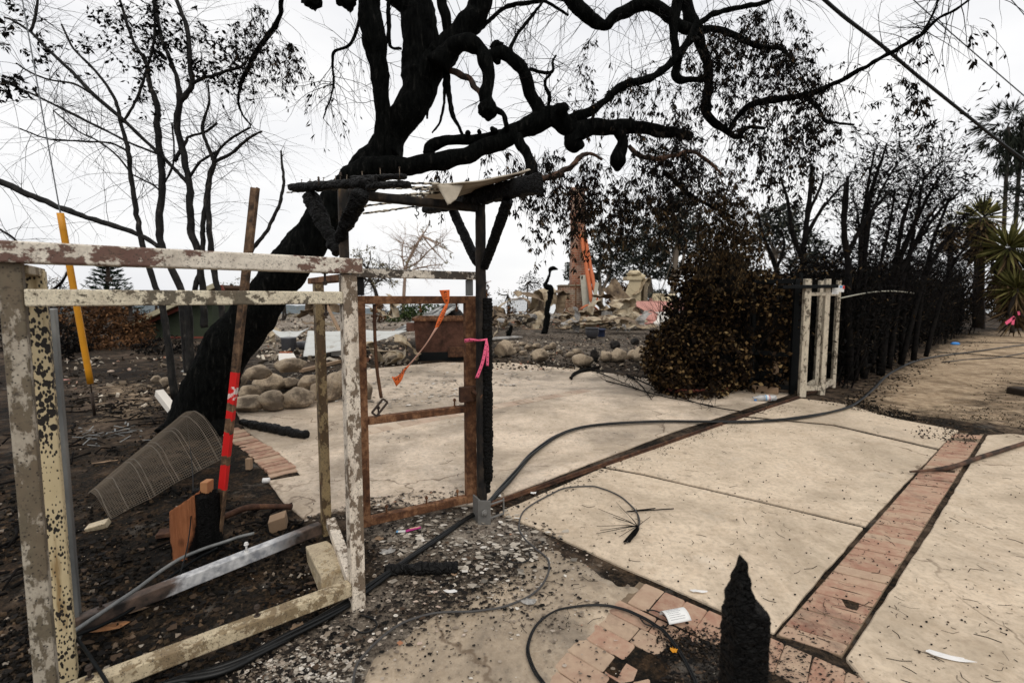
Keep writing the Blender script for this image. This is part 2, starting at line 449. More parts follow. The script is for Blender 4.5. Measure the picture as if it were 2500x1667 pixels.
leafmat('soil_clods', [(0.0, (0.004,0.004,0.004)), (0.6, (0.012,0.010,0.008)), (0.88, (0.045,0.032,0.02)), (0.97, (0.12,0.08,0.05)), (1.0, (0.33,0.29,0.24))])

# ground: dark burnt soil, pale ash and tan dust blended by zone
k = NT('burnt_ground', 0.95, 0.1)
fine = k.noise(45, 8, 0.72); mid = k.noise(7, 7, 0.66, None, 2); big = k.noise(1.2, 5, 0.6, None, 4)
soil = k.ramp(fine, [(0.36, (0.004,0.004,0.0035)), (0.5, (0.015,0.012,0.009)), (0.62, (0.05,0.035,0.022)), (0.73, (0.19,0.135,0.095))])
pm = k.noise(0.9, 8, 0.72, None, 14)
soil = k.mix(k.thr(pm, 0.55, 0.06), soil, k.ramp(mid, [(0.38, (0.02,0.014,0.010)), (0.5, (0.085,0.06,0.042)), (0.62, (0.20,0.155,0.115))]))
soil = k.mix(k.math('MULTIPLY', k.thr(pm, 0.44, 0.05, True), 0.75), soil, (0.006,0.0055,0.005))
soil = k.mix(k.thr(mid, 0.60, 0.12), soil, k.ramp(fine, [(0.38, (0.018,0.011,0.006)), (0.6, (0.095,0.056,0.03))]))
soil = k.mix(k.math('MULTIPLY', k.thr(k.noise(3.1, 6, 0.7, None, 9), 0.64, 0.05), 0.5), soil, (0.17, 0.155, 0.135))
ash = k.ramp(k.math('ADD', k.math('MULTIPLY', fine, 0.5), k.math('MULTIPLY', mid, 0.5)), [(0.36, (0.03,0.025,0.02)), (0.46, (0.17,0.14,0.115)), (0.56, (0.40,0.345,0.28)), (0.7, (0.60,0.54,0.46))])
pv = k.noise(0.55, 7, 0.7, None, 24)
ash = k.mix(k.math('MULTIPLY', k.thr(pv, 0.52, 0.07), 0.8), ash, k.ramp(fine, [(0.4, (0.03,0.025,0.02)), (0.62, (0.16,0.125,0.09))]))
sand = k.ramp(k.math('ADD', k.math('MULTIPLY', fine, 0.4), k.math('MULTIPLY', mid, 0.6)), [(0.34, (0.10,0.066,0.038)), (0.45, (0.36,0.26,0.165)), (0.60, (0.58,0.45,0.31))])
sand = k.mix(k.math('MULTIPLY', k.thr(k.noise(1.6, 8, 0.72, (1,1,1), 27), 0.54, 0.06), 0.6), sand, (0.13, 0.088, 0.052))
jit = k.math('MULTIPLY', k.math('SUBTRACT', k.noise(5, 6, 0.7, None, 6), 0.5), 1.3)
ja = k.math('ADD', k.attr('ash'), jit); js = k.math('ADD', k.attr('sand'), jit)
c = k.mix(k.thr(js, 0.5, 0.2), soil, sand); c = k.mix(k.thr(ja, 0.5, 0.2), c, ash)
c = k.mix(k.thr(k.attr('far'), 0.5, 0.5), c, k.ramp(big, [(0.35, (0.05,0.05,0.035)), (0.65, (0.15,0.13,0.09))]))
k.col(c); k.bump(fine, 0.7, 0.02); k.bump(mid, 0.6, 0.05); MT['burnt_ground'] = k.m

# concrete slabs: buff cement with soot, stains and grit
def slab(name, a, b, soot=0.62, off=0.0, sc=0.55):
    k = NT(name, 0.9, 0.2)
    n1 = k.noise(2.2, 7, 0.65, None, off); n2 = k.noise(28, 7, 0.7, None, off + 2); n3 = k.noise(120, 3, 0.6)
    c = k.mix(n1, a, b)
    c = k.mix(k.math('MULTIPLY', k.thr(n2, 0.56, 0.10), 0.62), c, tuple(x*0.58 for x in a))
    c = k.mix(k.math('MULTIPLY', k.thr(k.noise(7.5, 7, 0.7, None, off + 21), 0.56, 0.10), 0.38), c, tuple(x*f for x, f in zip(a, (0.62, 0.56, 0.48))))
    c = k.mix(k.math('MULTIPLY', k.thr(k.noise(3.1, 8, 0.75, None, off + 31), 0.62, 0.03), 0.45), c, (0.66, 0.57, 0.46))
    c = k.mix(k.math('MULTIPLY', k.thr(n3, 0.60, 0.06), 0.35), c, (0.62, 0.55, 0.45))
    so = k.noise(sc, 7, 0.66, None, off + 5, 0.3)
    c = k.mix(k.math('MULTIPLY', k.thr(so, soot, 0.12), 0.80), c, (0.075, 0.066, 0.057))
    c = k.mix(k.math('MULTIPLY', k.thr(k.noise(4.5, 8, 0.72, None, off + 8), 0.64, 0.05), 0.55), c, (0.10, 0.08, 0.06))
    wm = k.noise(0.9, 9, 0.72, None, off + 41, 0.8)
    c = k.mix(k.math('MULTIPLY', k.thr(wm, 0.52, 0.09), 0.55), c, (0.30, 0.24, 0.172))
    c = k.mix(k.math('MULTIPLY', k.thr(k.noise(16, 8, 0.78, None, off + 51), 0.64, 0.03), 0.6), c, (0.085, 0.065, 0.048))
    ck = k.n('ShaderNodeTexVoronoi'); ck.feature = 'DISTANCE_TO_EDGE'; ck.inputs['Scale'].default_value = 0.42
    dn = k.n('ShaderNodeTexNoise'); dn.inputs['Scale'].default_value = 3.0; dn.inputs['Detail'].default_value = 6; k.l(k.co, dn.inputs['Vector'])
    va = k.n('ShaderNodeVectorMath'); va.operation = 'MULTIPLY_ADD'; k.l(dn.outputs['Color'], va.inputs[0]); va.inputs[1].default_value = (.5,.5,.5); k.l(k.co, va.inputs[2]); k.l(va.outputs[0], ck.inputs['Vector'])
    c = k.mix(k.math('MULTIPLY', k.math('MULTIPLY', k.thr(ck.outputs['Distance'], 0.0035, 0.0025, True), k.thr(k.noise(0.8, 3, 0.5, None, off+61), 0.52, 0.05)), 0.75), c, (0.10, 0.065, 0.04))
    c = k.mix(k.math('MULTIPLY', k.thr(k.voro(13, 'F1', None, off), 0.055, 0.03, True), 0.9), c, (0.03, 0.025, 0.02))
    c = k.mix(k.math('MULTIPLY', k.thr(k.attr('dirt'), 0.5, 0.5), 0.85), c, k.ramp(n2, [(0.4, (0.03,0.025,0.02)), (0.62, (0.17,0.125,0.085))]))
    k.col(c); k.bump(n2, 0.25, 0.006); k.bump(n3, 0.2, 0.002); MT[name] = k.m
slab('concrete', (0.60, 0.48, 0.355), (0.76, 0.63, 0.475), 0.72, 0.0)
slab('concrete_court', (0.66, 0.53, 0.40), (0.82, 0.69, 0.55), 0.575, 3.0, 0.75)
slab('concrete_near', (0.42, 0.33, 0.235), (0.64, 0.52, 0.385), 0.535, 7.0, 1.6)

k = NT('paver_brick', 0.9, 0.15)
c = k.ramp(k.island(), [(0.0, (0.25,0.125,0.088)), (0.4, (0.34,0.185,0.128)), (0.7, (0.38,0.22,0.155)), (1.0, (0.39,0.28,0.20))])
c = k.mix(k.math('MULTIPLY', k.thr(k.noise(11, 7, 0.72), 0.50, 0.12), 0.65), c, (0.50, 0.375, 0.265))
c = k.mix(k.math('MULTIPLY', k.thr(k.noise(3, 7, 0.7, None, 4), 0.62, 0.08), 0.6), c, (0.07, 0.05, 0.042))
k.col(c).bump(k.noise(60, 6, 0.7), 0.4, 0.005); MT['paver_brick'] = k.m

k = NT('paver_pale', 0.9, 0.15)
c = k.ramp(k.island(), [(0.0, (0.40,0.30,0.22)), (0.5, (0.48,0.345,0.26)), (1.0, (0.56,0.45,0.34))])
k.col(k.mix(k.math('MULTIPLY', k.thr(k.noise(5, 7, 0.7), 0.55, 0.1), 0.5), c, (0.58, 0.48, 0.37))).bump(k.noise(60, 6, 0.7), 0.3, 0.004); MT['paver_pale'] = k.m
def brickwall(name, c1, c2, mortar, w, h, soot, off=0.0):
    k = NT(name, 0.9, 0.15)
    br = k.n('ShaderNodeTexBrick'); br.inputs['Scale'].default_value = 1.0
    geo = k.n('ShaderNodeNewGeometry'); sx = k.n('ShaderNodeSeparateXYZ'); k.l(k.co, sx.inputs[0])
    cb = k.n('ShaderNodeCombineXYZ'); k.l(k.math('ADD', sx.outputs[0], sx.outputs[1]), cb.inputs[0]); k.l(sx.outputs[2], cb.inputs[1])
    k.l(cb.outputs[0], br.inputs['Vector'])
    k.put(br.inputs['Color1'], c1); k.put(br.inputs['Color2'], c2); k.put(br.inputs['Mortar'], mortar)
    br.inputs['Brick Width'].default_value = w; br.inputs['Row Height'].default_value = h
    br.inputs['Mortar Size'].default_value = h*0.11; br.inputs['Mortar Smooth'].default_value = 0.2; br.inputs['Bias'].default_value = 0.1
    c = k.mix(k.math('MULTIPLY', k.thr(k.noise(0.9, 6, 0.65, None, off), soot, 0.10), 0.8), br.outputs['Color'], (0.035, 0.028, 0.024))
    c = k.mix(k.math('MULTIPLY', k.thr(k.noise(0.7, 5, 0.6, None, off + 3), 0.60, 0.08), 0.65), c, (0.42, 0.36, 0.29))
    k.col(c).bump(br.outputs['Fac'], 0.5, -0.02); MT[name] = k.m
brickwall('chimney_brick', (0.31, 0.105, 0.06), (0.38, 0.16, 0.095), (0.38, 0.30, 0.22), 0.40, 0.16, 0.60)
brickwall('hearth_brick', (0.085, 0.06, 0.042), (0.21, 0.085, 0.05), (0.40, 0.33, 0.23), 0.36, 0.14, 0.62, 5.0)

k = NT('rock', 0.9, 0.2)
n1 = k.noise(5, 7, 0.65); r1 = k.island()
c = k.mix(n1, (0.22, 0.165, 0.108), (0.62, 0.505, 0.37))
c = k.mix(k.math('MULTIPLY', r1, 0.22), c, (0.34, 0.27, 0.19))
c = k.mix(k.math('MULTIPLY', k.thr(k.noise(2.4, 6, 0.65, None, 3), 0.585, 0.06), 0.8), c, (0.05, 0.037, 0.028))
c = k.mix(k.math('MULTIPLY', k.thr(k.noise(34, 6, 0.75), 0.57, 0.07), 0.6), c, (0.09, 0.068, 0.05))
k.col(c).bump(n1, 0.6, 0.05).bump(k.noise(50, 6, 0.7), 0.5, 0.01); MT['rock'] = k.m
k2 = None
k = NT('coal_lump', 0.8, 0.2)
k.col(k.ramp(k.noise(9, 6), [(0.4, (0.008,0.008,0.008)), (0.7, (0.045,0.036,0.03))])).bump(k.noise(18, 6), 0.9, 0.05); MT['coal_lump'] = k.m

k = NT('crumpled_cream', 0.6, 0.3)
n1 = k.noise(1.6, 6, 0.65)
c = k.ramp(n1, [(0.34, (0.11,0.075,0.045)), (0.46, (0.34,0.265,0.17)), (0.6, (0.50,0.43,0.31))])
c = k.mix(k.math('MULTIPLY', k.thr(k.noise(3.5, 7, 0.7, None, 5), 0.60, 0.07), 0.85), c, (0.09, 0.05, 0.03))
k.col(c).bump(k.noise(6, 5), 0.4, 0.04); MT['crumpled_cream'] = k.m
k = NT('crumpled_brown', 0.7, 0.25)
c = k.ramp(k.noise(1.3, 6, 0.68), [(0.36, (0.045,0.03,0.02)), (0.5, (0.17,0.12,0.075)), (0.66, (0.36,0.28,0.18))])
k.col(c).bump(k.noise(6, 5), 0.4, 0.04); MT['crumpled_brown'] = k.m
k = NT('white_sheet', 0.5, 0.4)
c = k.mix(k.noise(2.2, 6), (0.42, 0.43, 0.41), (0.58, 0.585, 0.56))
k.col(k.mix(k.math('MULTIPLY', k.thr(k.noise(4, 7, 0.7, None, 3), 0.62, 0.05), 0.7), c, (0.22, 0.17, 0.12))); MT['white_sheet'] = k.m
k = NT('slate_roof', 0.8, 0.3)
v = k.voro(2.6, 'F1', (1, 2.4, 2.4), 0, 'Color'); hb = k.n('ShaderNodeSeparateColor'); k.l(v, hb.inputs[0])
k.col(k.mix(k.thr(k.noise(2.5, 6, 0.7), 0.52, 0.06), k.ramp(hb.outputs[0], [(0.0, (0.05,0.05,0.05)), (0.5, (0.28,0.28,0.27)), (1.0, (0.50,0.50,0.47))]), (0.03, 0.03, 0.03))); MT['slate_roof'] = k.m

flat('stucco_cream', (0.50, 0.42, 0.28), 0.9, 0.3, 1.2, 0.4, bd=0.03)
flat('stucco_edge', (0.20, 0.16, 0.11), 0.9, 0.5, 3, 0.4)
flat('pink_plaster', (0.50, 0.25, 0.21), 0.9, 0.28, 0.9, 0.5, bd=0.05)
flat('white_plaster', (0.70, 0.66, 0.60), 0.9, 0.12, 1.2, 0.3, bd=0.03)
flat('orange_pipe', (0.46, 0.125, 0.045), 0.6, 0.35, 3, 0.2)
flat('grey_board', (0.36, 0.35, 0.29), 0.8, 0.3, 3, 0.3)
flat('terracotta', (0.32, 0.115, 0.055), 0.8, 0.2, 5)
flat('dark_glaze', (0.045, 0.045, 0.05), 0.4, 0.4, 8, 0.1, 0.5)
flat('blue_glaze', (0.022, 0.035, 0.085), 0.4, 0.3, 8, 0.1, 0.5)
flat('yellow_guard', (0.62, 0.265, 0.012), 0.5, 0.22, 6, 0.1, 0.4)
flat('black_cable', (0.004, 0.0045, 0.0045), 0.42, 0.3, 20, 0.15, 0.3)
flat('grey_cable', (0.055, 0.052, 0.05), 0.6, 0.3, 20, 0.15, 0.4)
flat('overhead_cable', (0.012, 0.014, 0.015), 0.6, 0.2, 10, 0)
flat('thin_wire', (0.12, 0.13, 0.14), 0.5, 0.2, 10, 0, 0.4)
flat('red_hose', (0.17, 0.045, 0.03), 0.55, 0.3, 8, 0.1)
flat('black_iron', (0.005, 0.006, 0.0065), 0.6, 0.3, 12, 0.2, 0.12)
flat('joint_sand', (0.20, 0.145, 0.095), 0.95, 0.6, 14, 0.4)
flat('dark_soil', (0.03, 0.021, 0.014), 0.95, 0.6, 14, 0.5)
flat('bolt_iron', (0.05, 0.036, 0.028), 0.7, 0.5, 60, 0.3)
flat('nail', (0.16, 0.12, 0.085), 0.6, 0.4, 60, 0, 0.4)
flat('raw_wood', (0.40, 0.19, 0.085), 0.8, 0.35, 9, 0.3)
flat('plank', (0.28, 0.19, 0.12), 0.85, 0.35, 7, 0.3)
flat('paper', (0.74, 0.74, 0.72), 0.85, 0.05, 8, 0.05)
flat('foil_white', (0.70, 0.69, 0.67), 0.6, 0.1, 20, 0.1)
flat('ink', (0.16, 0.16, 0.18), 0.8, 0.1, 8, 0)
flat('ink_black', (0.015, 0.01, 0.01), 0.8, 0.1, 8, 0)
flat('tape_orange', (0.74, 0.145, 0.03), 0.55, 0.15, 20, 0.05)
flat('tape_pale', (0.66, 0.40, 0.31), 0.6, 0.1, 20, 0.05)
flat('tape_pink', (0.85, 0.13, 0.25), 0.55, 0.1, 20, 0.05)
flat('magenta_plastic', (0.42, 0.03, 0.20), 0.4, 0.2, 20, 0.1)
flat('cap_blue', (0.05, 0.24, 0.62), 0.4, 0.1, 10, 0)
flat('label_red', (0.55, 0.05, 0.04), 0.5, 0.1, 10, 0)
flat('label_blue', (0.12, 0.35, 0.62), 0.5, 0.1, 10, 0)
flat('mesh_wire', (0.095, 0.074, 0.052), 0.6, 0.5, 5, 0, 0.4)
peeled('concrete_block', (0.52, 0.43, 0.29), (0.30, 0.22, 0.12), (0.40, 0.32, 0.2), 0.45, 14, 0.3, (1,1,1), 0.0, 33.0)
flat('green_wall', (0.035, 0.045, 0.027), 0.85, 0.35, 2, 0.2)
flat('red_frame', (0.17, 0.045, 0.03), 0.7, 0.3, 4, 0.1)
flat('dark_glass', (0.015, 0.017, 0.018), 0.2, 0.2, 3, 0, 0.5)
flat('eave_board', (0.40, 0.36, 0.25), 0.85, 0.25, 3, 0.2)
flat('russet_roof', (0.10, 0.055, 0.035), 0.9, 0.5, 2, 0.3)
flat('gum_trunk', (0.16, 0.13, 0.10), 0.85, 0.4, 0.6, 0.2)
flat('pale_trunk', (0.30, 0.22, 0.17), 0.85, 0.3, 0.8, 0.2)
flat('palm_trunk', (0.03, 0.024, 0.02), 0.9, 0.3, 2, 0.3)
flat('hill', (0.10, 0.12, 0.13), 0.95, 0.2, 0.02, 0)  # bluish grey puts distance fade into the ridge colour
k = NT('sea_water', 0.10, 0.5); k.col((0.10, 0.13, 0.14)); k.b.inputs['IOR'].default_value = 1.33; k.bump(k.noise(0.25, 4), 0.05, 0.3); MT['sea_water'] = k.m
flat('steel_plate', (0.17, 0.165, 0.155), 0.55, 0.4, 14, 0.2, 0.4, 0.3)
k = NT('roof_sheet', 0.55, 0.35)
k.col(k.mix(k.thr(k.noise(3, 5, 0.6), 0.6, 0.1), k.mix(k.noise(14, 5), (0.33, 0.28, 0.21), (0.48, 0.42, 0.33)), (0.14, 0.105, 0.075))); MT['roof_sheet'] = k.m
k = NT('batten', 0.8, 0.2)
k.col(k.mix(k.thr(k.noise(26, 5, 0.65, (1,1,1), 2), 0.5, 0.04), (0.50, 0.45, 0.36), (0.02, 0.018, 0.016))).bump(k.noise(40), 0.4, 0.01); MT['batten'] = k.m
k = NT('scorched_post', 0.75, 0.2)
f = k.math('ADD', k.noise(7, 6, 0.65, (1,1,0.5)), 0.0)
k.col(k.ramp(f, [(0.40, (0.012,0.011,0.010)), (0.52, (0.05,0.036,0.026)), (0.64, (0.20,0.125,0.06)), (0.75, (0.32,0.21,0.10))])).bump(k.noise(40), 0.3, 0.005); MT['scorched_post'] = k.m
k = NT('scorched_dark', 0.75, 0.2)
k.col(k.ramp(k.noise(11, 6, 0.65, (1,1,0.5), 4), [(0.45, (0.010,0.009,0.009)), (0.62, (0.04,0.03,0.022)), (0.75, (0.15,0.11,0.075))])).bump(k.noise(40), 0.3, 0.005); MT['scorched_dark'] = k.m
k = NT('stump_split', 0.85, 0.1)
wood = k.mix(k.noise(9, 7, 0.7, (3,3,0.3)), (0.12, 0.035, 0.016), (0.56, 0.225, 0.10))
burn = k.math('ADD', k.math('ADD', k.math('MULTIPLY', k.math('ABSOLUTE', k.math('ADD', k.sep(0), 0.035)), 7.0), k.math('MULTIPLY', k.math('ADD', k.sep(2), -0.12), -1.1)), k.math('MULTIPLY', k.noise(12, 5, 0.6), 0.40))
wood = k.mix(k.math('MULTIPLY', k.thr(k.voro(7, 'F1', (1,1,0.7), 3), 0.13, 0.06, True), 0.8), wood, (0.05, 0.02, 0.012))
k.col(k.mix(k.thr(burn, 0.60, 0.06), wood, (0.006, 0.005, 0.005))).bump(k.noise(14, 6, 0.65, (4,4,0.3)), 0.9, 0.03); MT['stump_split'] = k.m
k = NT('painted_pole', 0.7, 0.25)       # rusty steel with sprayed red bands
z = k.sep(2); rn = k.math('MULTIPLY', k.math('SUBTRACT', k.noise(22, 4, 0.6), 0.5), 0.07); zz = k.math('ADD', z, rn)
band = 0.0
def bandf(a, b): return k.math('MULTIPLY', k.math('GREATER_THAN', zz, a), k.math('LESS_THAN', zz, b))
red = k.math('MAXIMUM', k.math('MAXIMUM', bandf(0.87, 1.06), bandf(0.782, 0.832)), k.math('MAXIMUM', bandf(0.56, 0.70), bandf(0.36, 0.51)))
rc = k.ramp(k.noise(15, 7, 0.68), [(0.4, (0.035,0.022,0.014)), (0.52, (0.12,0.07,0.04)), (0.66, (0.24,0.15,0.085))])
c = k.mix(red, rc, k.mix(k.noise(12), (0.50, 0.008, 0.008), (0.68, 0.018, 0.016)))
c = k.mix(k.math('MULTIPLY', bandf(0.90, 0.97), k.thr(k.noise(16, 4), 0.5, 0.04)), c, (0.7, 0.62, 0.58))
k.col(c).bump(k.noise(60), 0.3, 0.004); MT['painted_pole'] = k.m
k = NT('bottom_rail_back', 0.6, 0.4)     # scorched rail, bare metal in the middle of its length
d = k.n('ShaderNodeVectorMath'); d.operation = 'DOT_PRODUCT'; k.l(k.co, d.inputs[0]); d.inputs[1].default_value = (0.79, 0.61, 0.0)
u = k.math('ADD', d.outputs['Value'], k.math('MULTIPLY', k.math('SUBTRACT', k.noise(9, 6, 0.7), 0.5), 0.30))
pale = k.math('MULTIPLY', k.thr(u, -0.16, 0.05), k.thr(u, 0.36, 0.07, True))
k.col(k.mix(pale, k.ramp(k.noise(13, 6), [(0.4, (0.02,0.017,0.015)), (0.7, (0.15,0.10,0.075))]), k.ramp(k.noise(18, 6), [(0.35, (0.24,0.25,0.27)), (0.6, (0.62,0.62,0.62))]))).bump(k.noise(50), 0.2, 0.004); MT['bottom_rail_back'] = k.m
k = NT('clear_plastic', 0.15, 0.5)
k.col((0.82, 0.84, 0.85)); k.b.inputs['Transmission Weight'].default_value = 0.6; k.b.inputs['IOR'].default_value = 1.3; MT['clear_plastic'] = k.m
# ------------------------------------------------------------------ ground, slabs, pavers
def gpoly(px, z=0.0): return [(G(x, y, z).x, G(x, y, z).y) for x, y in px]
def inside(poly, X, Y):
    r = np.zeros(X.shape, bool); n = len(poly)
    for i in range(n):
        x1, y1 = poly[i]; x2, y2 = poly[(i+1) % n]
        c = ((y1 > Y) != (y2 > Y)) & (X < (x2-x1)*(Y-y1)/((y2-y1) if abs(y2-y1) > 1e-9 else 1e-9) + x1)
        r ^= c
    return r
def sdf(poly, X, Y):
    """signed distance, positive inside"""
    d = np.full(X.shape, 1e9); n = len(poly)
    for i in range(n):
        a = np.array(poly[i]); b = np.array(poly[(i+1) % n]); e = b - a
        t = np.clip(((X-a[0])*e[0] + (Y-a[1])*e[1])/(e @ e + 1e-12), 0, 1)
        d = np.minimum(d, np.hypot(X-a[0]-t*e[0], Y-a[1]-t*e[1]))
    return np.where(inside(poly, X, Y), d, -d)

SLAB1 = [(1215,1250),(1319,1290),(1500,1372),(1640,1432),(1780,1494),(1888,1541),(2000,1408),(2108,1287),(1840,1222),(1562,1158),(1468,1142)]
SLAB2 = [(1478,1137),(1565,1153),(1840,1216),(2112,1281),(2200,1188),(2288,1098),(2033,1039),(1812,1018)]
SLAB3 = [(1822,1014),(2035,1034),(2292,1093),(2340,1050),(2180,1020),(2060,985),(1955,972)]
COURT = [(1165,1232),(1300,1182),(1640,1053),(1932,960),(1800,946),(1620,930),(1500,912),(1420,903),(1250,885),(1080,884),(880,902),(730,960),(575,1000),(600,1050),(700,1120),(735,1158),(655,1172),(690,1222),(740,1262),(900,1232)]
SLABR = [(2066,1604),(2170,1446),(2272,1293),(2410,1062),(2470,1058),(2700,1090),(3600,1250),(3600,1900),(2700,2200),(2300,1900)]
NEAR = [(870,1640),(930,1560),(1060,1490),(1120,1440),(1240,1390),(1322,1312),(1500,1394),(1572,1428),(1500,1520),(1420,1640),(1360,1760),(1300,2100),(800,2100)]

def edge_jit(poly, step=0.10, amp=0.007):
    out = []; n = len(poly)
    for i in range(n):
        a, b = np.array(poly[i]), np.array(poly[(i+1) % n]); m = max(1, int(np.linalg.norm(b-a)/step))
        for k in range(m):
            q = a + (b-a)*k/m
            out.append((q[0] + amp*mn.noise(Vector((q[0]*9, q[1]*9, 1))), q[1] + amp*mn.noise(Vector((q[0]*9, q[1]*9, 7)))))
    return out
slabs = [gpoly(p) for p in (SLAB1, SLAB2, SLAB3, COURT, SLABR, NEAR)]

def axis(lo, hi, step, far, n):
    core = list(np.arange(lo, hi, step)); g = np.geomspace(step, far, n)
    return np.array(core), g
xc, gx = axis(-6.0, 6.5, 0.06, 2500, 46)
xs = np.concatenate([(xc[0] - np.cumsum(gx))[::-1], xc, xc[-1] + np.cumsum(gx)])
yc, gy = axis(0.9, 11.0, 0.06, 2500, 60)
ys = np.concatenate([(yc[0] - np.cumsum(np.geomspace(0.1, 60, 14)))[::-1], yc, yc[-1] + np.cumsum(gy)])
X, Y = np.meshgrid(xs, ys)
sl = np.full(X.shape, -9.0)
for p in slabs: sl = np.maximum(sl, sdf(p, X, Y))
hn = np.zeros(X.shape)
near = (np.abs(X) < 60) & (Y < 60) & (Y > -10)
for j, i in zip(*np.where(near)):
    v = (X[j, i], Y[j, i], 0.0)
    hn[j, i] = 0.020*nz(v, 1.7, 3) + 0.012*nz(v, 5.0, 1) + 0.007*nz(v, 14.0, 8)
Z = hn - 0.004
Z = np.where(sl > -0.05, -0.016, Z)
Z = np.where((sl <= -0.05) & (sl > -0.25), Z*0.5 - 0.006, Z)
d = np.maximum(0, Y - 42); Z = Z - np.minimum(40.0, 0.004*d*d)
def zone(px, soft=0.35): return np.clip(0.5 + sdf(gpoly(px), X, Y)/(2*soft), 0, 1)
ash = np.zeros(X.shape)
ash = np.maximum(ash, 0.80*zone([(890,1280),(1180,1236),(1330,1290),(1330,1400),(1150,1470),(920,1540),(700,1667),(500,1720),(640,1620),(860,1480),(930,1400)], 0.12))
ash = np.maximum(ash, 0.66*zone([(640,1560),(900,1480),(1100,1440),(1120,1560),(1000,1700),(900,2100),(500,2100),(560,1680)], 0.14))
ash = np.maximum(ash, 0.75*zone([(650,900),(760,850),(1010,830),(1190,800),(1560,775),(1560,748),(600,748),(560,800)], 1.0))
ash = np.maximum(ash, 0.42*zone([(1190,880),(1420,900),(1650,880),(1700,800),(1560,775),(1190,800)], 0.7))
ash = np.maximum(ash, 0.36*zone([(560,1150),(660,1180),(700,1260),(560,1270)], 0.2))
ash = np.maximum(ash, 0.34*(Y > 14)*(X < 3))
sand = 0.85*zone([(2030,1010),(2090,985),(2200,900),(2300,846),(2390,812),(2600,806),(3200,880),(3400,1120),(2600,1065),(2420,1052),(2300,1032)], 0.5)
sand = sand - 0.33*zone([(2080,990),(2300,985),(2420,930),(2520,900),(2700,1000),(2600,1075),(2420,1058),(2300,1040),(2160,1020)], 0.35)
sand = np.maximum(sand, 0.40*zone([(190,930),(420,930),(420,1010),(200,1060)], 0.4))
sand = np.maximum(sand, 0.30*zone([(0,1300),(60,1300),(110,1667),(-100,1667)], 0.2))
far = np.clip((Y - 40)/15, 0, 1)
nx, ny = len(xs), len(ys)
idx = np.arange(nx*ny).reshape(ny, nx)
me = bpy.data.meshes.new('ground')
q = np.stack([idx[:-1,:-1], idx[:-1,1:], idx[1:,1:], idx[1:,:-1]], -1).reshape(-1, 4)
me.vertices.add(nx*ny); me.vertices.foreach_set('co', np.stack([X, Y, Z], -1).reshape(-1).astype(np.float32))
me.loops.add(q.size); me.loops.foreach_set('vertex_index', q.reshape(-1).astype(np.int32))
me.polygons.add(len(q)); me.polygons.foreach_set('loop_start', np.arange(0, q.size, 4, dtype=np.int32))
me.polygons.foreach_set('use_smooth', np.ones(len(q), bool))
me.update(calc_edges=True)
for nm, a in (('ash', ash), ('sand', sand), ('far', far)):
    at = me.attributes.new(nm, 'FLOAT', 'POINT'); at.data.foreach_set('value', a.reshape(-1).astype(np.float32))
ground = link('ground', me, MT['burnt_ground'], None); structure(ground)

def slab_obj(name, px_list, mat, z=0.0):
    m = MB()
    for px in px_list: m.prism(edge_jit(gpoly(px)), -0.06, z)
    return structure(part(name, m, mat, None, loc=(0,0,0), bevel=0.006, seg=1))
slab_obj('driveway', [SLAB1, SLAB2, SLAB3], MT['concrete'])
slab_obj('courtyard', [COURT], MT['concrete_court'], -0.002)
slab_obj('pavement', [SLABR], MT['concrete'], 0.001)
# worn path whose edges sink raggedly under the ash
m = MB(); pn = slabs[5]; px_ = [p[0] for p in pn]; py_ = [p[1] for p in pn]; st = .025
gx_ = np.arange(min(px_) - .05, max(px_) + .05, st); gy_ = np.arange(max(min(py_), .3) - .05, max(py_) + .05, st); GX, GY = np.meshgrid(gx_, gy_); sd_ = sdf(pn, GX, GY); ids = {}
for jj in range(len(gy_)):
    for ii in range(len(gx_)):
        if sd_[jj, ii] > -.08:
            v = (GX[jj, ii], GY[jj, ii], 0.0); e = sd_[jj, ii] + .075*nz(v, 4.5, 2) + .04*nz(v, 13, 6) - .04
            ids[(jj, ii)] = len(m.v); m.v.append((v[0], v[1], -.003 - .030*(1 - min(1.0, max(0.0, (e + .05)/.10))) + .0015*nz(v, 9, 3)))
for (jj, ii) in list(ids):
    q4 = [(jj, ii), (jj, ii+1), (jj+1, ii+1), (jj+1, ii)]
    if all(q in ids for q in q4): m.f.append(tuple(ids[q] for q in q4)); m.mi.append(0); m.smooth.append(True)
structure(part('front_path', m, MT['concrete_near'], None, loc=(0,0,0)))

def brick(m, c, u, v, lu, lv, z=0.0, h=0.06):
    """one paver: centre, directions, lengths, worn corners"""
    c, u, v = np.array(c), np.array(u), np.array(v); p = []
    for a, b in ((-1,-1), (1,-1), (1,1), (-1,1)):
        for t in (0.0, 1.0):
            aa = a*(0.5 - (0.04 if (t == 0) == (a*b < 0) else 0.0)); bb = b*(0.5 - (0.07 if (t == 1) == (a*b < 0) else 0.0))
            w = c + u*lu*aa + v*lv*bb; p.append((w[0] + rnd(-.002,.002), w[1] + rnd(-.002,.002)))
    m.prism(p, z - h, z + rnd(-0.003, 0.003))
def unit(a): a = np.array(a, float); return a/np.linalg.norm(a)
def g2(x, y): q = G(x, y); return np.array((q.x, q.y))

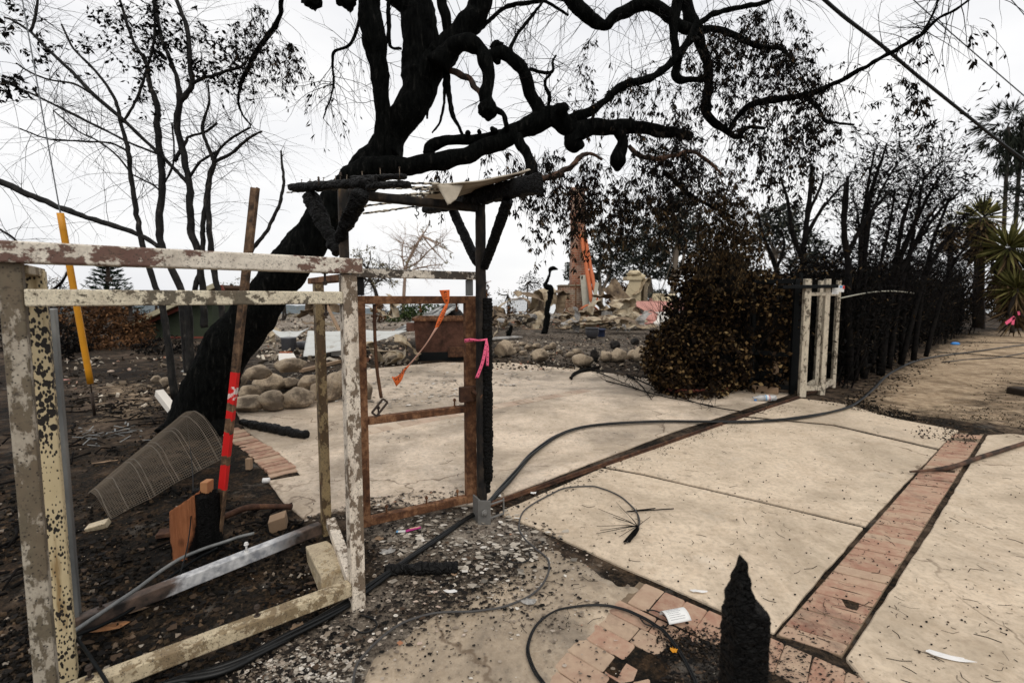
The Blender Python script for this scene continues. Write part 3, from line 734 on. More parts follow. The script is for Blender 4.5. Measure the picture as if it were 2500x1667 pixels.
# brick band across the apron
m = MB()
L0, L1, R0, R1 = g2(1896,1546), g2(2330,1054), g2(2056,1598), g2(2402,1058)
n_b = 52
for i in range(n_b):
    t = (i + 0.5)/n_b
    # equal spacing on the ground
    a = L0 + (L1-L0)*t; b = R0 + (R1-R0)*t
    if i > 46 and random.random() < 0.4: continue
    u = unit(b - a); v = np.array((-u[1], u[0])); w = np.linalg.norm(L1 - L0)/n_b
    c = (a + b)/2 + unit(L1-L0)*rnd(-.004, .004)
    brick(m, c, u, unit(L1 - L0), np.linalg.norm(b-a)*0.975, w*rnd(0.92, 0.95), -0.001)
structure(part('brick_band', m, MT['paver_brick'], None, loc=(0,0,0), bevel=0.003, seg=1))
m = MB(); m.prism([tuple(q) for q in (L0, L1, R1, R0)], -0.07, -0.007); structure(part('brick_bed', m, MT['joint_sand'], None, loc=(0,0,0)))
# pavers at the near corner: a row along the slab joint, a double row running towards the camera
m = MB()
j0, j1 = g2(1500,1386), g2(1900,1560); ju = unit(j1 - j0); jv = np.array((ju[1], -ju[0]))
if (jv @ np.array((0, -1.0))) < 0: jv = -jv
for i in range(2, 26):
    c = j0 + ju*(0.108*i + 0.02) + jv*(0.105); brick(m, c, ju, jv, 0.106, 0.205, -0.004)
for r in range(1, 12):
    for s_ in range(2):
        c = j0 + ju*(0.225 + 0.205*s_ + (0.02 if r % 2 else -0.015)) + jv*(0.11 + 0.112*r + 0.05)
        if r in (3, 5) and s_ == 1: continue
        brick(m, c, ju, jv, 0.202, 0.110, -0.006)
for r in range(1, 9):
    for s_ in range(3):
        c = j0 + ju*(1.06 + 0.205*s_) + jv*(0.11 + 0.112*r + 0.05)
        if random.random() < 0.22: continue
        brick(m, c, ju, jv, 0.196, 0.104, -0.006)
m2 = MB()
for c0, a0, a1, b0, b1 in ((j0, .15, 2.9, .002, .212), (j0, .10, .56, .2125, 1.6), (j0, .95, 1.72, .2125, 1.3)):
    m2.prism([tuple(c0 + ju*x + jv*y) for x, y in ((a0,b0),(a1,b0),(a1,b1),(a0,b1))], -0.06, -0.014)
structure(part('paver_bed', m2, MT['joint_sand'], None, loc=(0,0,0)))
structure(part('brick_path', m, MT['paver_brick'], None, loc=(0,0,0), bevel=0.004, seg=1))
# brick line set across the courtyard and the curved edging by the tree
m = MB()
a, b = g2(872,1058), g2(1436,952); n = 30
for i in range(n):
    t = (i+0.5)/n; c = a + (b-a)*t + np.array((0, 0.05*math.sin(t*3))); u = unit(b-a); v = np.array((-u[1], u[0]))
    brick(m, c, u, v, np.linalg.norm(b-a)/n*0.95, 0.21, 0.0012, 0.03)
structure(part('brick_line', m, MT['paver_pale'], None, loc=(0,0,0)))
m = MB()
arc = [g2(560,1050), g2(600,1078), g2(640,1105), g2(672,1132), g2(700,1160)]
arc = spline([tuple(q) for q in arc], 4)
for i in range(0, len(arc) - 1):
    c = arc[i]; u = unit(arc[i+1] - arc[i]); v = np.array((-u[1], u[0]))
    brick(m, c + v*rnd(-.01,.01), v, u, 0.22, np.linalg.norm(arc[i+1]-arc[i])*0.82, 0.004 + rnd(-.004,.006), 0.05)
structure(part('brick_edging', m, MT['paver_brick'], None, loc=(0,0,0)))

# distant ridge lines beyond the slope
m = MB()
for k_, (yy, x0, x1, h, sd) in enumerate(((520, -420, -150, 6, 2), (900, -1100, -200, 12, 5))):
    n = 60; r0 = []; r1 = []; r2 = []
    for i in range(n + 1):
        x = x0 + (x1-x0)*i/n; e = math.sin(math.pi*i/n)
        hh = h*e*(0.7 + 0.5*mn.noise(Vector((i*0.13, sd, 0)))) + 2*mn.noise(Vector((i*0.5, sd, 3)))
        r0.append(V(x, yy - 60, -30)); r1.append(V(x, yy, -24 + max(0, hh)*1.9)); r2.append(V(x, yy + 90, -30))
    m.rings([r0, r1, r2], False, 0, True, False)
m2 = MB(); m2.box((-5000, 125, -27), (5000, 6500, -26)); structure(part('sea', m2, MT['sea_water'], None, loc=(0,0,0)))
structure(part('hills', m, MT['hill'], None, loc=(0,0,0)))
# ------------------------------------------------------------------ boxed steel fence frame on the left
FD = Vector((0.795, 0.606, 0)).normalized()          # along the frontage
ND = Vector((-FD.y, FD.x, 0))                        # into the property
def boltset(m, p, up=1, h=0.05):
    """stud with a nut and washer standing on (or hanging from) a rail"""
    p = Vector(p)
    m.tube([p, p + V(0,0,up*h)], 0.0055, 8)
    m.tube([p + V(0,0,up*h*0.70), p + V(0,0,up*h*0.80)], 0.012, 10)
    m.tube([p + V(0,0,up*h*0.80), p + V(0,0,up*h*0.96)], 0.0095, 6, smooth=False)
    m.tube([p + V(0,0,up*0.001), p + V(0,0,up*0.004)], 0.013, 10)
LP = Vector((-1.605, 1.469, 0))                       # left front post
RP = Vector((-0.757, 2.113, 0))                       # right front post
fdir = (RP - LP); fdir.z = 0; fdir.normalize(); nrm = Vector((-fdir.y, fdir.x, 0))
fence = thing('fence_frame', (LP + RP)/2, 'boxed steel fence frame with peeling white paint left of the rusty gate', 'fence frame')
def post(c, w, d, z0, z1, u=fdir, v=nrm): 
    m = MB(); c = Vector(c); m.obox((c.x, c.y, (z0+z1)/2), u*w/2, v*d/2, (0,0,(z1-z0)/2)); return m
part('post', post(LP, 0.056, 0.050, -0.05, 1.617), MT['galv_post'], fence, bevel=0.006, label='dull grey galvanised post, its paint almost gone')
part('post', post(RP, 0.066, 0.066, -0.05, 1.607), MT['paint_post'], fence, bevel=0.006, label='white post with grey brown flaked patches')
# front rails
zt0, zt1 = 1.645, 1.645
a = LP - fdir*0.42 - nrm*0.006; b = RP + fdir*0.055 - nrm*0.006
m = MB(); m.bar(V(a.x, a.y, 1.6445), V(b.x, b.y, 1.6445), 0.082, 0.068)
part('top_rail', m, MT['paint_top_rail'], fence, bevel=0.006)
a = LP + fdir*0.0295 - nrm*0.004; b = RP - fdir*0.0345 - nrm*0.004
m = MB(); m.bar(V(a.x, a.y, 1.500), V(b.x, b.y, 1.500), 0.058, 0.056)
part('mid_rail', m, MT['paint_mid_rail'], fence, bevel=0.005)
m = MB(); m.bar(V(a.x, a.y, 0.108), V(b.x, b.y, 0.108), 0.060, 0.058)
part('bottom_rail', m, MT['paint_sill'], fence, bevel=0.005, label='yellowed bottom rail close to the soil')
# depth of the box: back posts, caps, return rails
LB = Vector((-1.755, 1.68, 0)); LB2 = Vector((-1.935, 1.90, 0))
m = post(LB, 0.066, 0.05, 0.0, 1.600)
part('inner_post', m, MT['speckled_cream'], fence, bevel=0.006, label='cream inner post thick with black scorch specks')
part('inner_post', post(LB2, 0.05, 0.06, 0.0, 1.455), MT['galvanised'], fence, bevel=0.004, label='plain grey galvanised tube behind the cream post')
BP = Vector((-1.165, 2.75, 0))
part('back_post', post(BP, 0.052, 0.06, 0.02, 1.585), MT['back_post'], fence, bevel=0.005, label='yellow and black scorched back post')
for (c, d0, d1, mat) in ((RP, 0.03, 0.60, 'rust'), (LP, 0.03, 0.30, 'paint_sill')):
    m = MB(); p, q = c + nrm*d0, c + nrm*d1
    m.bar(V(p.x, p.y, 1.593), V(q.x, q.y, 1.593), 0.07, 0.032)
    part('cap_rail', m, MT[mat], fence, bevel=0.004)
m = MB(); p = RP + nrm*0.034 - fdir*0.01; q = Vector((BP.x + 0.04, BP.y - 0.03, 0))
m.bar(V(p.x, p.y, 0.118), V(q.x, q.y, 0.118), 0.055, 0.05)
part('return_rail', m, MT['paint_post'], fence, bevel=0.004)
bl = LP + nrm*0.50 - fdir*0.05
m = MB(); m.bar(V(bl.x, bl.y, 0.075), V(BP.x - 0.03, BP.y - 0.02, 0.075), 0.055, 0.065)
part('back_bottom_rail', m, MT['bottom_rail_back'], fence, bevel=0.005, label='scorched bottom rail with a bare silvery middle')
for z, t in ((1.6105, 0.22), (1.6105, 0.905), (1.472, 0.27), (1.472, 0.905)):
    m = MB(); p = LP + (RP - LP)*t; boltset(m, V(p.x, p.y, z), -1, 0.055); part('bolt', m, MT['bolt_iron'], fence)
for t in (0.10, 0.60):
    m = MB(); p = LP + (RP - LP)*t; boltset(m, V(p.x, p.y, 0.137), 1, 0.05); part('bolt', m, MT['bolt_iron'], fence)
for t in (0.12, 0.62):
    m = MB(); p = bl + (BP - bl)*t; boltset(m, V(p.x, p.y, 0.1075), 1, 0.055); part('bolt', m, MT['foil_white' if t > .5 else 'bolt_iron'], fence)
# tilted block the frame sits on
A, B, C_, D = G(745,1352), G(792,1470), G(838,1452), G(800,1345)
m = MB()
lo = [G(750,1372,0.0), G(786,1468,0.0), G(880,1442,0.0), G(835,1345,0.0)]
hi = [G(745,1332,0.10), G(784,1408,0.10), G(858,1372,0.10), G(796,1318,0.10)]
m.add(lo + hi, [(3,2,1,0), (4,5,6,7), (0,1,5,4), (1,2,6,5), (2,3,7,6), (3,0,4,7)])
o = part('footing_block', m, MT['concrete_block'], None, bevel=0.008)
tag(o, 'cream concrete block under the right corner of the white fence frame', 'block')

# ------------------------------------------------------------------ rusty pedestrian gate
AP0, AP1 = Vector((-0.948, 2.60, 0)), Vector((-0.206, 3.012, 0))     # arbour posts
GH, GL = Vector((-0.925, 2.78, 0)), Vector((-0.292, 3.125, 0))       # hinge side, latch side
gd = (GL - GH).normalized(); gn = Vector((-gd.y, gd.x, 0))
gate = thing('rusty_gate', (GH + GL)/2, 'rusty open steel gate frame with an orange ribbon on its top bar', 'gate')
S = 0.050
part('hinge_stile', post(GH, S, S, 0.06, 1.512, gd, gn), MT['rust'], gate, bevel=0.004)
part('latch_stile', post(GL, S*1.5, S, 0.06, 1.512, gd, gn), MT['rust'], gate, bevel=0.004)
def grail(z, h, mat, a0=S/2, a1=S*0.75, w=S):
    m = MB(); p, q = GH + gd*(a0 + .0005), GL - gd*(a1 + .0005); m.bar(V(p.x, p.y, z), V(q.x, q.y, z), w, h); return m
part('top_bar', grail(1.486, 0.050, 0), MT['rust'], gate, bevel=0.004)
part('lock_rail', grail(0.735, 0.046, 0), MT['rust'], gate, bevel=0.004)
part('bottom_bar', grail(0.088, 0.050, 0), MT['rust'], gate, bevel=0.004)
for c, mat in ((GH + gd*0.0, 'scorched_dark'), (GL - gd*0.0, 'galvanised')):
    part('spacer', post(c, 0.046, 0.03, 1.514, 1.622, gd, gn), MT[mat], gate, bevel=0.003)
a, b = GH - gd*0.05 - gn*0.012, GL + gd*0.055 - gn*0.012
m = MB(); m.bar(V(a.x, a.y, 1.649), V(b.x, b.y, 1.649), 0.06, 0.052)
part('header_rail', m, MT['paint_gate_top'], gate, bevel=0.005, label='white painted header rail, flaked to black')
for z, t, up in ((0.759, 0.84, 1), (0.1135, 0.18, 1), (0.1135, 0.55, 1), (0.1135, 0.86, 1), (1.461, 0.13, -1), (1.461, 0.87, -1), (1.461, 0.52, -1)):
    m = MB(); p = GH + (GL - GH)*t; boltset(m, V(p.x, p.y, z), up, 0.055); part('bolt', m, MT['rust'], gate)
m = MB(); p = GL - gd*0.035 - gn*0.045; m.obox((p.x, p.y, 0.845), gd*0.062, gn*0.02, (0,0,0.052))
lock = part('lock_box', m, MT['rust_dark'], gate, bevel=0.006)
m = MB(); q = p + gd*0.03 - gn*0.02
m.tube([V(q.x, q.y, 0.865), V(q.x, q.y, 0.86) - gn*0.05, V(q.x, q.y, 0.845) - gn*0.07 + gd*0.02], [0.016, 0.014, 0.014], 10, 0.15, 60)
m.tube([V(q.x, q.y, 0.845) - gn*0.068 + gd*0.018, V(q.x, q.y, 0.838) - gn*0.09 + gd*0.032], [0.024, 0.027], 12, 0.08, 60)
part('knob', m, MT['rust_dark'], lock)
m = MB(); p = GL + gd*0.055 - gn*0.02; m.bar(V(p.x, p.y, 0.74), V(p.x, p.y, 1.03), 0.012, 0.02, (0,1,0)); part('strike', m, MT['rust_dark'], gate)
# hanging drop rod with its slotted guide
m = MB(); r0 = GH + (GL-GH)*0.115
pts = [V(r0.x, r0.y, 1.46), V(r0.x, r0.y, 1.25) + gd*0.0, V(r0.x, r0.y, 1.05) + gd*0.008, V(r0.x, r0.y, 0.87) + gd*0.03]
m.tube(spline([tuple(q) for q in pts], 5), 0.0105, 8, 0.12, 30)
m.tube([V(r0.x, r0.y, 1.385) + gd*-.02, V(r0.x, r0.y, 1.385) + gd*.02], 0.006, 8)
rod = part('drop_rod', m, MT['rust_dark'], gate)
m = MB(); e0 = V(r0.x, r0.y, 0.855) + gd*0.05 - gn*0.02; e1 = V(r0.x, r0.y, 0.775) - gd*0.02 - gn*0.02
sd = (e1 - e0).normalized(); si = gn.cross(sd).normalized()
for k_ in (-1, 1): m.bar(e0 + si*0.019*k_, e1 + si*0.019*k_, 0.012, 0.010, gn)
for e in (e0, e1): m.bar(e - si*0.019, e + si*0.019, 0.012, 0.012, gn)
boltset(m, V(r0.x, r0.y, 0.760) + gd*0.01, 1, 0.06)
part('rod_guide', m, MT['bolt_iron'], rod)

# ------------------------------------------------------------------ burnt arbour over the gate
ad = (AP1 - AP0).normalized(); an = Vector((-ad.y, ad.x, 0))
arb = thing('burnt_arbour', (AP0 + AP1)/2, 'charred timber arbour with a torn roof sheet over the rusty gate', 'arbour')
HZ = 2.10
m = post(AP0, 0.048, 0.048, -0.03, HZ, ad, an)
part('post', m, MT['scorched_post'], arb, bevel=0.004, label='left post, bare scorched wood near its top')
m = MB(); m.beam(V(AP1.x, AP1.y, -0.03), V(AP1.x, AP1.y, HZ), 0.050, 0.060, ad, 60, 20, 0.003, 30)
p1 = part('post', m, MT['scorched_dark'], arb)
m = MB(); c = AP1 + ad*0.036
def tp(t): return 0.86 + 0.14*math.sin(min(1, t*3)*math.pi/2) - (0.25 if t < 0.06 else 0)
m.beam(V(c.x, c.y, 0.17), V(c.x, c.y, 1.50), 0.085, 0.075, ad, 190, 22, 0.007, 18, 0, 4.5, tp, 0.006, 2.0)
part('charred_sleeve', m, MT['char'], p1)
m = MB(); p, q = AP0 + ad*0.03, AP1 - ad*0.03
m.beam(V(p.x, p.y, HZ - 0.018), V(q.x, q.y, HZ - 0.022), 0.05, 0.052, (0,0,1), 40, 16, 0.003, 25)
part('header', m, MT['scorched_dark'], arb)
# right beam, running from the street into the yard
e0, e1 = P(1312, 449, 2.42), P(1042, 508, 3.75)
m = MB()
def tb(t): return 0.97 - 0.10*max(0, (t - 0.72)/0.28) - 0.05*math.sin(t*40)*0.3
m.beam(e0, e1, 0.085, 0.105, (0,0,1), 90, 22, 0.012, 22, 0, 4.0, tb, 0.004, 5.0)
beam_r = part('cross_beam', m, MT['char'], arb)
# left beam: two burnt lengths, sagging
f0, f1 = P(712, 459, 2.95), P(922, 446, 2.50)
m = MB()
def tl(t): return (0.72 + 0.5*t) if t < 0.35 else (0.90 + 0.08*math.sin(t*9))
m.beam(f0, f1, 0.09, 0.066, (0,0,1), 60, 22, 0.012, 20, 0, 2.6, tl, 0.004, 7.0)
m.beam(P(898, 455, 2.52), P(997, 449, 2.36), 0.05, 0.036, (0,0,1), 30, 18, 0.009, 26, 0, 2.6, None, 0.003, 9.0)
m.beam(P(862, 437, 2.60), P(988, 430, 2.44), 0.05, 0.030, (0,0,1), 30, 18, 0.007, 26, 0, 2.6, None, 0.003, 12.0)
part('cross_beam', m, MT['char_log'], arb, label='left cross beam, burnt thin and sagging')
for (a, b, w, h) in ((P(758, 480, 2.86), P(823, 618, 2.66), 0.085, 0.09), (P(884, 470, 2.40), P(826, 590, 2.56), 0.082, 0.085)):
    m = MB(); m.beam(a, b, w, h, (0,1,0.2), 60, 22, 0.012, 20, 0, 3.5, lambda t: 1.0 - 0.42*max(0, (t-0.45)/0.55), 0.006, w*100); part('brace', m, MT['char'], arb)
for (a, b) in ((P(1108, 518, 3.45), P(1163, 640, 3.06)), (P(1240, 490, 2.68), P(1182, 652, 2.98))):
    m = MB(); m.beam(a, b, 0.066, 0.072, (0,1,0.2), 60, 20, 0.006, 24, 0, 4.5, lambda t: 1.0 - 0.15*max(0, (t-0.7)/0.3), 0.003, a.x*50); part('brace', m, MT['char'], arb)
# torn corrugated sheet and what is left of its ribs
c00, c10, c11, c01 = P(1060, 450, 2.70), P(1296, 415, 2.50), P(1180, 455, 3.05), P(1030, 488, 3.20)
def sheet(u, v):
    p = c00*(1-u)*(1-v) + c10*u*(1-v) + c11*u*v + c01*(1-u)*v
    if u < 0.3: p = p + (c10 - c00)*0.12*nz((v*5, 2, 0), 1.0)*(1 - u/0.3) 
    k_ = v*6*2*math.pi
    return p + V(0, 0, 0.010*math.sin(k_) + 0.012*nz((u*3, v*3, 1)) - 0.02*math.sin(u*math.pi))
m = MB(); m.grid(sheet, 26, 48)
fl = [P(1066,452,2.68), P(1132,450,2.66), P(1112,486,2.62), P(1092,500,2.61)]
def flap(u, v):
    q = (fl[0]*(1-u) + fl[1]*u)*(1-v) + (fl[3]*(1-u) + fl[2]*u)*v
    return q + V(0, 0.02*math.sin(v*2), 0.008*nz((u*4, v*4, 5)))
m.grid(flap, 8, 8)
part('roof_sheet', m, MT['roof_sheet'], arb, solid=0.002)
for (a, b, r) in (((905,446,2.62),(1072,449,2.66),0.007), ((922,460,2.7),(1062,457,2.8),0.008), ((905,482,2.75),(1085,470,2.9),0.009), ((925,480,2.85),(1035,480,3.05),0.008), ((886,503,2.85),(990,492,3.0),0.007), ((886,522,2.9),(1010,505,3.15),0.008), ((700,470,3.3),(760,466,3.2),0.005), ((1005,462,2.7),(1100,462,2.8),0.006)):
    a, b = P(*a), P(*b); n = 30; pts = [a + (b-a)*(i/n) + V(0,0,0.004*nz((i*0.5, r*900, 0))) for i in range(n+1)]
    m = MB(); m.tube(pts, [r*(0.75 + 0.6*abs(nz((i*0.45, r*500, 3)))*1.6) for i in range(n+1)], 6, 0.4, 40)
    part('rib', m, MT['batten'], arb)
for i, (x, y, h) in enumerate(((736,448,0.036),(757,447,0.036),(788,445,0.04),(817,442,0.042),(846,440,0.042),(885,436,0.05),(929,430,0.052),(976,428,0.052))):
    dd = 2.9 - (x - 712)/280*0.5; b = P(x, y + 6, dd); m = MB(); t = b + V(rnd(-.004,.008), 0, h)
    m.tube([b, t], 0.0022, 6); m.tube([t, t + V(0,0,.002)], 0.005, 8); part('nail', m, MT['nail'], arb)
for x in (1088, 1116, 1146, 1176, 1212):
    y = 497 - (x-1088)*0.30; dd = 3.5 - (x-1088)/224*0.9; b = P(x, y + 8, dd); m = MB(); m.tube([b, b + V(0,0,.05)], 0.002, 5); part('nail', m, MT['nail'], arb)
for (x, y, h, r) in ((831,438,0.030,0.0085), (778,444,0.018,0.007)):
    b = P(x, y, 2.7); m = MB(); m.tube([b - V(0,0,.02), b + V(0,0,h)], 0.004, 8)
    m.lathe(b, [(0.003, h-0.012), (r*1.2, h-0.010), (r*1.2, h-0.006), (r*0.6, h-0.004), (r, h+0.002), (r*0.8, h+0.010), (0.001, h+0.013)], 12); part('bolt', m, MT['bolt_iron'], arb)
m = MB(); h0 = P(1017, 506, 2.95)
m.bar(h0 + V(-0.03,0,0.0), h0 + V(0.035,0,0.004), 0.01, 0.006); m.bar(h0 + V(-0.012,0,-0.008), h0 + V(0.014,0,-0.006), 0.008, 0.005)
hook = [h0 + V(0,0,0.02), h0 + V(0,0,-0.012)] + [h0 + V(0.014*math.sin(t), 0, -0.026 - 0.014*(1 - 0) + 0.014*math.cos(t)) for t in np.linspace(0, 4.4, 12)] + [h0 + V(-0.004, 0, -0.06), h0 + V(0.006, 0, -0.075)]
m.tube(hook, 0.0035, 6); part('hook', m, MT['black_iron'], arb)
# steel stirrup at the foot of the right post
m = MB(); b = G(1172, 1262)
plate = b + V(0.035, -0.09, 0.075)
m.obox(plate, ad*0.036 - an*0.022, an*0.002 + ad*0.003, (0,0,0.085))
m.obox(b + V(-0.02,-0.04,0.07), ad*0.006, an*0.05, (0,0,0.09))
for z in (0.025, 0.12): m.bar(plate + V(0,0,z-0.075) + ad*0.03, plate + V(0.1,0.08,z-0.075) + ad*0.03, 0.01, 0.01)
m.bar(plate + V(0.1,0.08,-0.06) + ad*0.03, plate + V(0.1,0.08,0.06) + ad*0.03, 0.01, 0.01, ad)
ct = plate - an*0.006
m.rings([[ct - an*h + (ad*math.cos(a) + V(0,0,1)*math.sin(a))*r for a in np.linspace(0, 2*math.pi, 17)[:-1]] for r, h in ((0.026,0.0),(0.024,0.006),(0.015,0.007),(0.014,0.014),(0.006,0.016))])
part('post_bracket', m, MT['steel_plate'], arb, bevel=0.002)

# ------------------------------------------------------------------ ribbons
def ribbon(path, w, wdir, n=10):
    """flat tape along (x,y,depth) pixels; wdir per point turns its width"""
    m = MB(); pts = spline([tuple(P(*p)) + (ww, *wd) for p, ww, wd in zip(path, w, wdir)], n); top, bot = [], []
    for q in pts:
        c = Vector(q[:3]); d = Vector(q[4:7]).normalized()*q[3]/2; top.append(c + d); bot.append(c - d)
    m.rings([top, bot], False, 0, True, False); return m
# orange flagging tape knotted on the top bar: short end up, long end blowing to the left
rib = thing('orange_ribbon', P(1091, 742, 2.98), 'orange flagging tape with black lettering tied to the gate top bar', 'ribbon')
dR = 2.93
m = ribbon([(1085,708,dR-.02),(1088,724,dR-.02),(1091,742,dR-.02)], [0.066,0.050,0.022], [(1,0.1,0.05),(1,0.3,0),(1,0.1,0)])
m2 = ribbon([(1091,742,dR-.02),(1078,772,dR-.03),(1066,800,dR-.04)], [0.022,0.042,0.028], [(1,0.2,0.3),(1,0.2,0.4),(0.8,0.6,0.3)])
m.add(m2.v, m2.f, 0, True)
part('tape', m, MT['tape_orange'], rib, solid=0.0006)
m = ribbon([(1066,800,dR-.04),(1040,840,dR-.05),(1010,878,dR-.06),(996,893,dR-.06)], [0.026,0.018,0.030,0.034], [(0.8,0.6,0.3),(0.6,0.8,0.3),(0.8,0.4,0.5),(0.9,0.2,0.5)])
part('tape_back', m, MT['tape_pale'], rib, solid=0.0006)
m = ribbon([(996,893,dR-.06),(980,912,dR-.07),(962,932,dR-.08)], [0.032,0.050,0.066], [(0.9,0.2,0.5),(0.9,0.1,0.5),(0.4,0.1,-1.0)])
part('tape', m, MT['tape_orange'], rib, solid=0.0006)
def strokes(c, ux, uy, glyph, s):
    m = MB()
    for (x0, y0, x1, y1) in glyph:
        a = c + ux*x0*s + uy*y0*s; b = c + ux*x1*s + uy*y1*s; m.bar(a, b, s*0.16, 0.0008, ux.cross(uy))
    return m
GLY = {'K': [(0,0,0,1),(0,.5,.6,1),(0,.5,.6,0)], 'I': [(.3,0,.3,1)], 'L': [(0,0,0,1),(0,0,.6,0)], 'N': [(0,0,0,1),(0,1,.6,0),(.6,0,.6,1)], 'G': [(.6,.9,0,.9),(0,.9,0,0),(0,0,.6,0),(.6,0,.6,.5),(.6,.5,.3,.5)], 'B': [(0,0,0,1),(0,1,.5,1),(.5,1,.5,.5),(0,.5,.6,.5),(.6,.5,.6,0),(.6,0,0,0)], 'O': [(0,0,0,1),(0,1,.6,1),(.6,1,.6,0),(.6,0,0,0)], 'U': [(0,1,0,0),(0,0,.6,0),(.6,0,.6,1)], 'D': [(0,0,0,1),(0,1,.45,1),(.45,1,.6,.5),(.6,.5,.45,0),(.45,0,0,0)], 'A': [(0,0,.3,1),(.3,1,.6,0),(.15,.4,.45,.4)], 'R': [(0,0,0,1),(0,1,.6,1),(.6,1,.6,.5),(.6,.5,0,.5),(.2,.5,.6,0)], 'Y': [(0,1,.3,.5),(.6,1,.3,.5),(.3,.5,.3,0)], 'F': [(0,0,0,1),(0,1,.6,1),(0,.55,.45,.55)], 'S': [(.6,1,0,1),(0,1,0,.5),(0,.5,.6,.5),(.6,.5,.6,0),(.6,0,0,0)]}
def word(txt, a, b, s, nrm_):
    """letters along a->b, tops towards the right of travel"""
    m = MB(); d = (b - a); n = len(txt); u = d.normalized(); up = nrm_.cross(u).normalized()
    for i, ch in enumerate(txt):
        c = a + d*(i/n) - up*s*0.5
        q = strokes(c, u, up, GLY[ch], s); m.add(q.v, q.f)
    return m
nr = V(0, -1, 0.1)
m = word('KILN', P(1087,712,dR-.026), P(1091,738,dR-.026), 0.017, nr)
q = word('YFOOLING', P(1089,752,dR-.032), P(1068,796,dR-.047), 0.013, nr); m.add(q.v, q.f)
part('lettering', m, MT['ink_black'], rib)
m = MB()
for i in range(70):
    t = rnd(0.05, 0.95); c = P(994 - 30*t, 895 + 35*t, dR - 0.082) + V(rnd(-1,1)*0.016*(.5+t/2), 0, rnd(-1,1)*0.012*(.5+t/2)); a = rnd(0, 3.14); l = rnd(0.002, 0.005)
    m.bar(c - V(math.cos(a)*l,0,math.sin(a)*l), c + V(math.cos(a)*l,0,math.sin(a)*l), 0.0022, 0.0006, (0,1,0))
part('print_marks', m, MT['ink_black'], rib)
# pink dotted tape round the latch stile and the charred post
rib2 = thing('pink_ribbon', P(1160, 830, 3.0), 'pink flagging tape with black dots tied round gate and charred post', 'ribbon')
dP = 2.99
m = ribbon([(1134,832,dP+.05),(1150,830,dP),(1170,831,dP-.03),(1190,829,dP-.03)], [0.026,0.022,0.012,0.010], [(0,0,1)]*4)
q = ribbon([(1140,828,dP),(1165,830,dP-.03),(1190,827,dP-.03)], [0.006,0.006,0.006], [(0,0.2,1)]*3); m.add(q.v, q.f, 0, True)
q = ribbon([(1188,828,dP-.04),(1185,852,dP-.045),(1178,885,dP-.05),(1164,923,dP-.05)], [0.012,0.020,0.022,0.024], [(1,0.3,0)]*4); m.add(q.v, q.f, 0, True)
q = ribbon([(1188,828,dP-.035),(1190,852,dP-.04),(1190,893,dP-.042)], [0.010,0.020,0.018], [(1,-0.3,0)]*3); m.add(q.v, q.f, 0, True)
part('tape', m, MT['tape_pink'], rib2, solid=0.0006)
m = MB()
for (x, y) in ((1186,842),(1184,854),(1182,866),(1179,878),(1176,890),(1172,902),(1168,913),(1163,921),(1137,832),(1146,829),(1156,833),(1190,846),(1192,858),(1191,872),(1190,884)):
    c = P(x, y, dP - 0.062); m.rings([[c + V(0.0035*math.cos(a), h, 0.0035*math.sin(a)) for a in np.linspace(0, 2*math.pi, 11)[:-1]] for h in (0, 0.002)])
part('dots', m, MT['ink_black'], rib2)

# ------------------------------------------------------------------ rolling gate track, white pillar and black gate on the right
m = MB(); a, b = G(1190, 1236), G(2075, 926); d = (b - a).normalized(); sd = V(-d.y, d.x, 0)
m.bar(a + V(0,0,.004), b + V(0,0,.004), 0.045, 0.012); m.bar(a + V(0,0,.018), b + V(0,0,.018), 0.016, 0.018)
o = part('gate_track', m, MT['rust_dark'], None, bevel=0.003); tag(o, 'rusty rolling gate track crossing the concrete drive', 'track')
base = G(1990, 965); pil = thing('gate_pillar', base, 'white peeling open steel pillar frame right of the drive', 'pillar')
pu = Vector((0.99, -0.14, 0)).normalized()
corner = {'fl': G(1957, 969), 'fr': G(2005, 967), 'bl': G(1990, 949), 'br': G(2033, 949)}
zt = 1.78
for k_, w in (('fl', 0.10), ('fr', 0.075), ('bl', 0.06), ('br', 0.055)):
    c = corner[k_]; part('post', post(c, w, 0.06, 0.0 if k_ == 'fl' else 0.02, zt, V(1,0,0), V(0,1,0)), MT['paint_pillar'], pil, bevel=0.005)
for z, nm in ((0.13, 'bottom_rail'), (1.555, 'top_rail')):
    for a, b in (('fl','fr'), ('fr','br'), ('br','bl'), ('bl','fl')):
        p, q = corner[a], corner[b]; dd = (q - p).normalized(); m = MB(); m.bar(V(p.x, p.y, z) + dd*0.04, V(q.x, q.y, z) - dd*0.04, 0.045, 0.07 if z < 1 else 0.05); part(nm, m, MT['paint_pillar'], pil, bevel=0.003)
m = MB(); m.bar(PY(1905, 701, corner['fl'].y - .04), PY(2040, 699, corner['fr'].y - .04), 0.12, 0.05); part('top_plate', m, MT['black_iron'], pil, bevel=0.004)
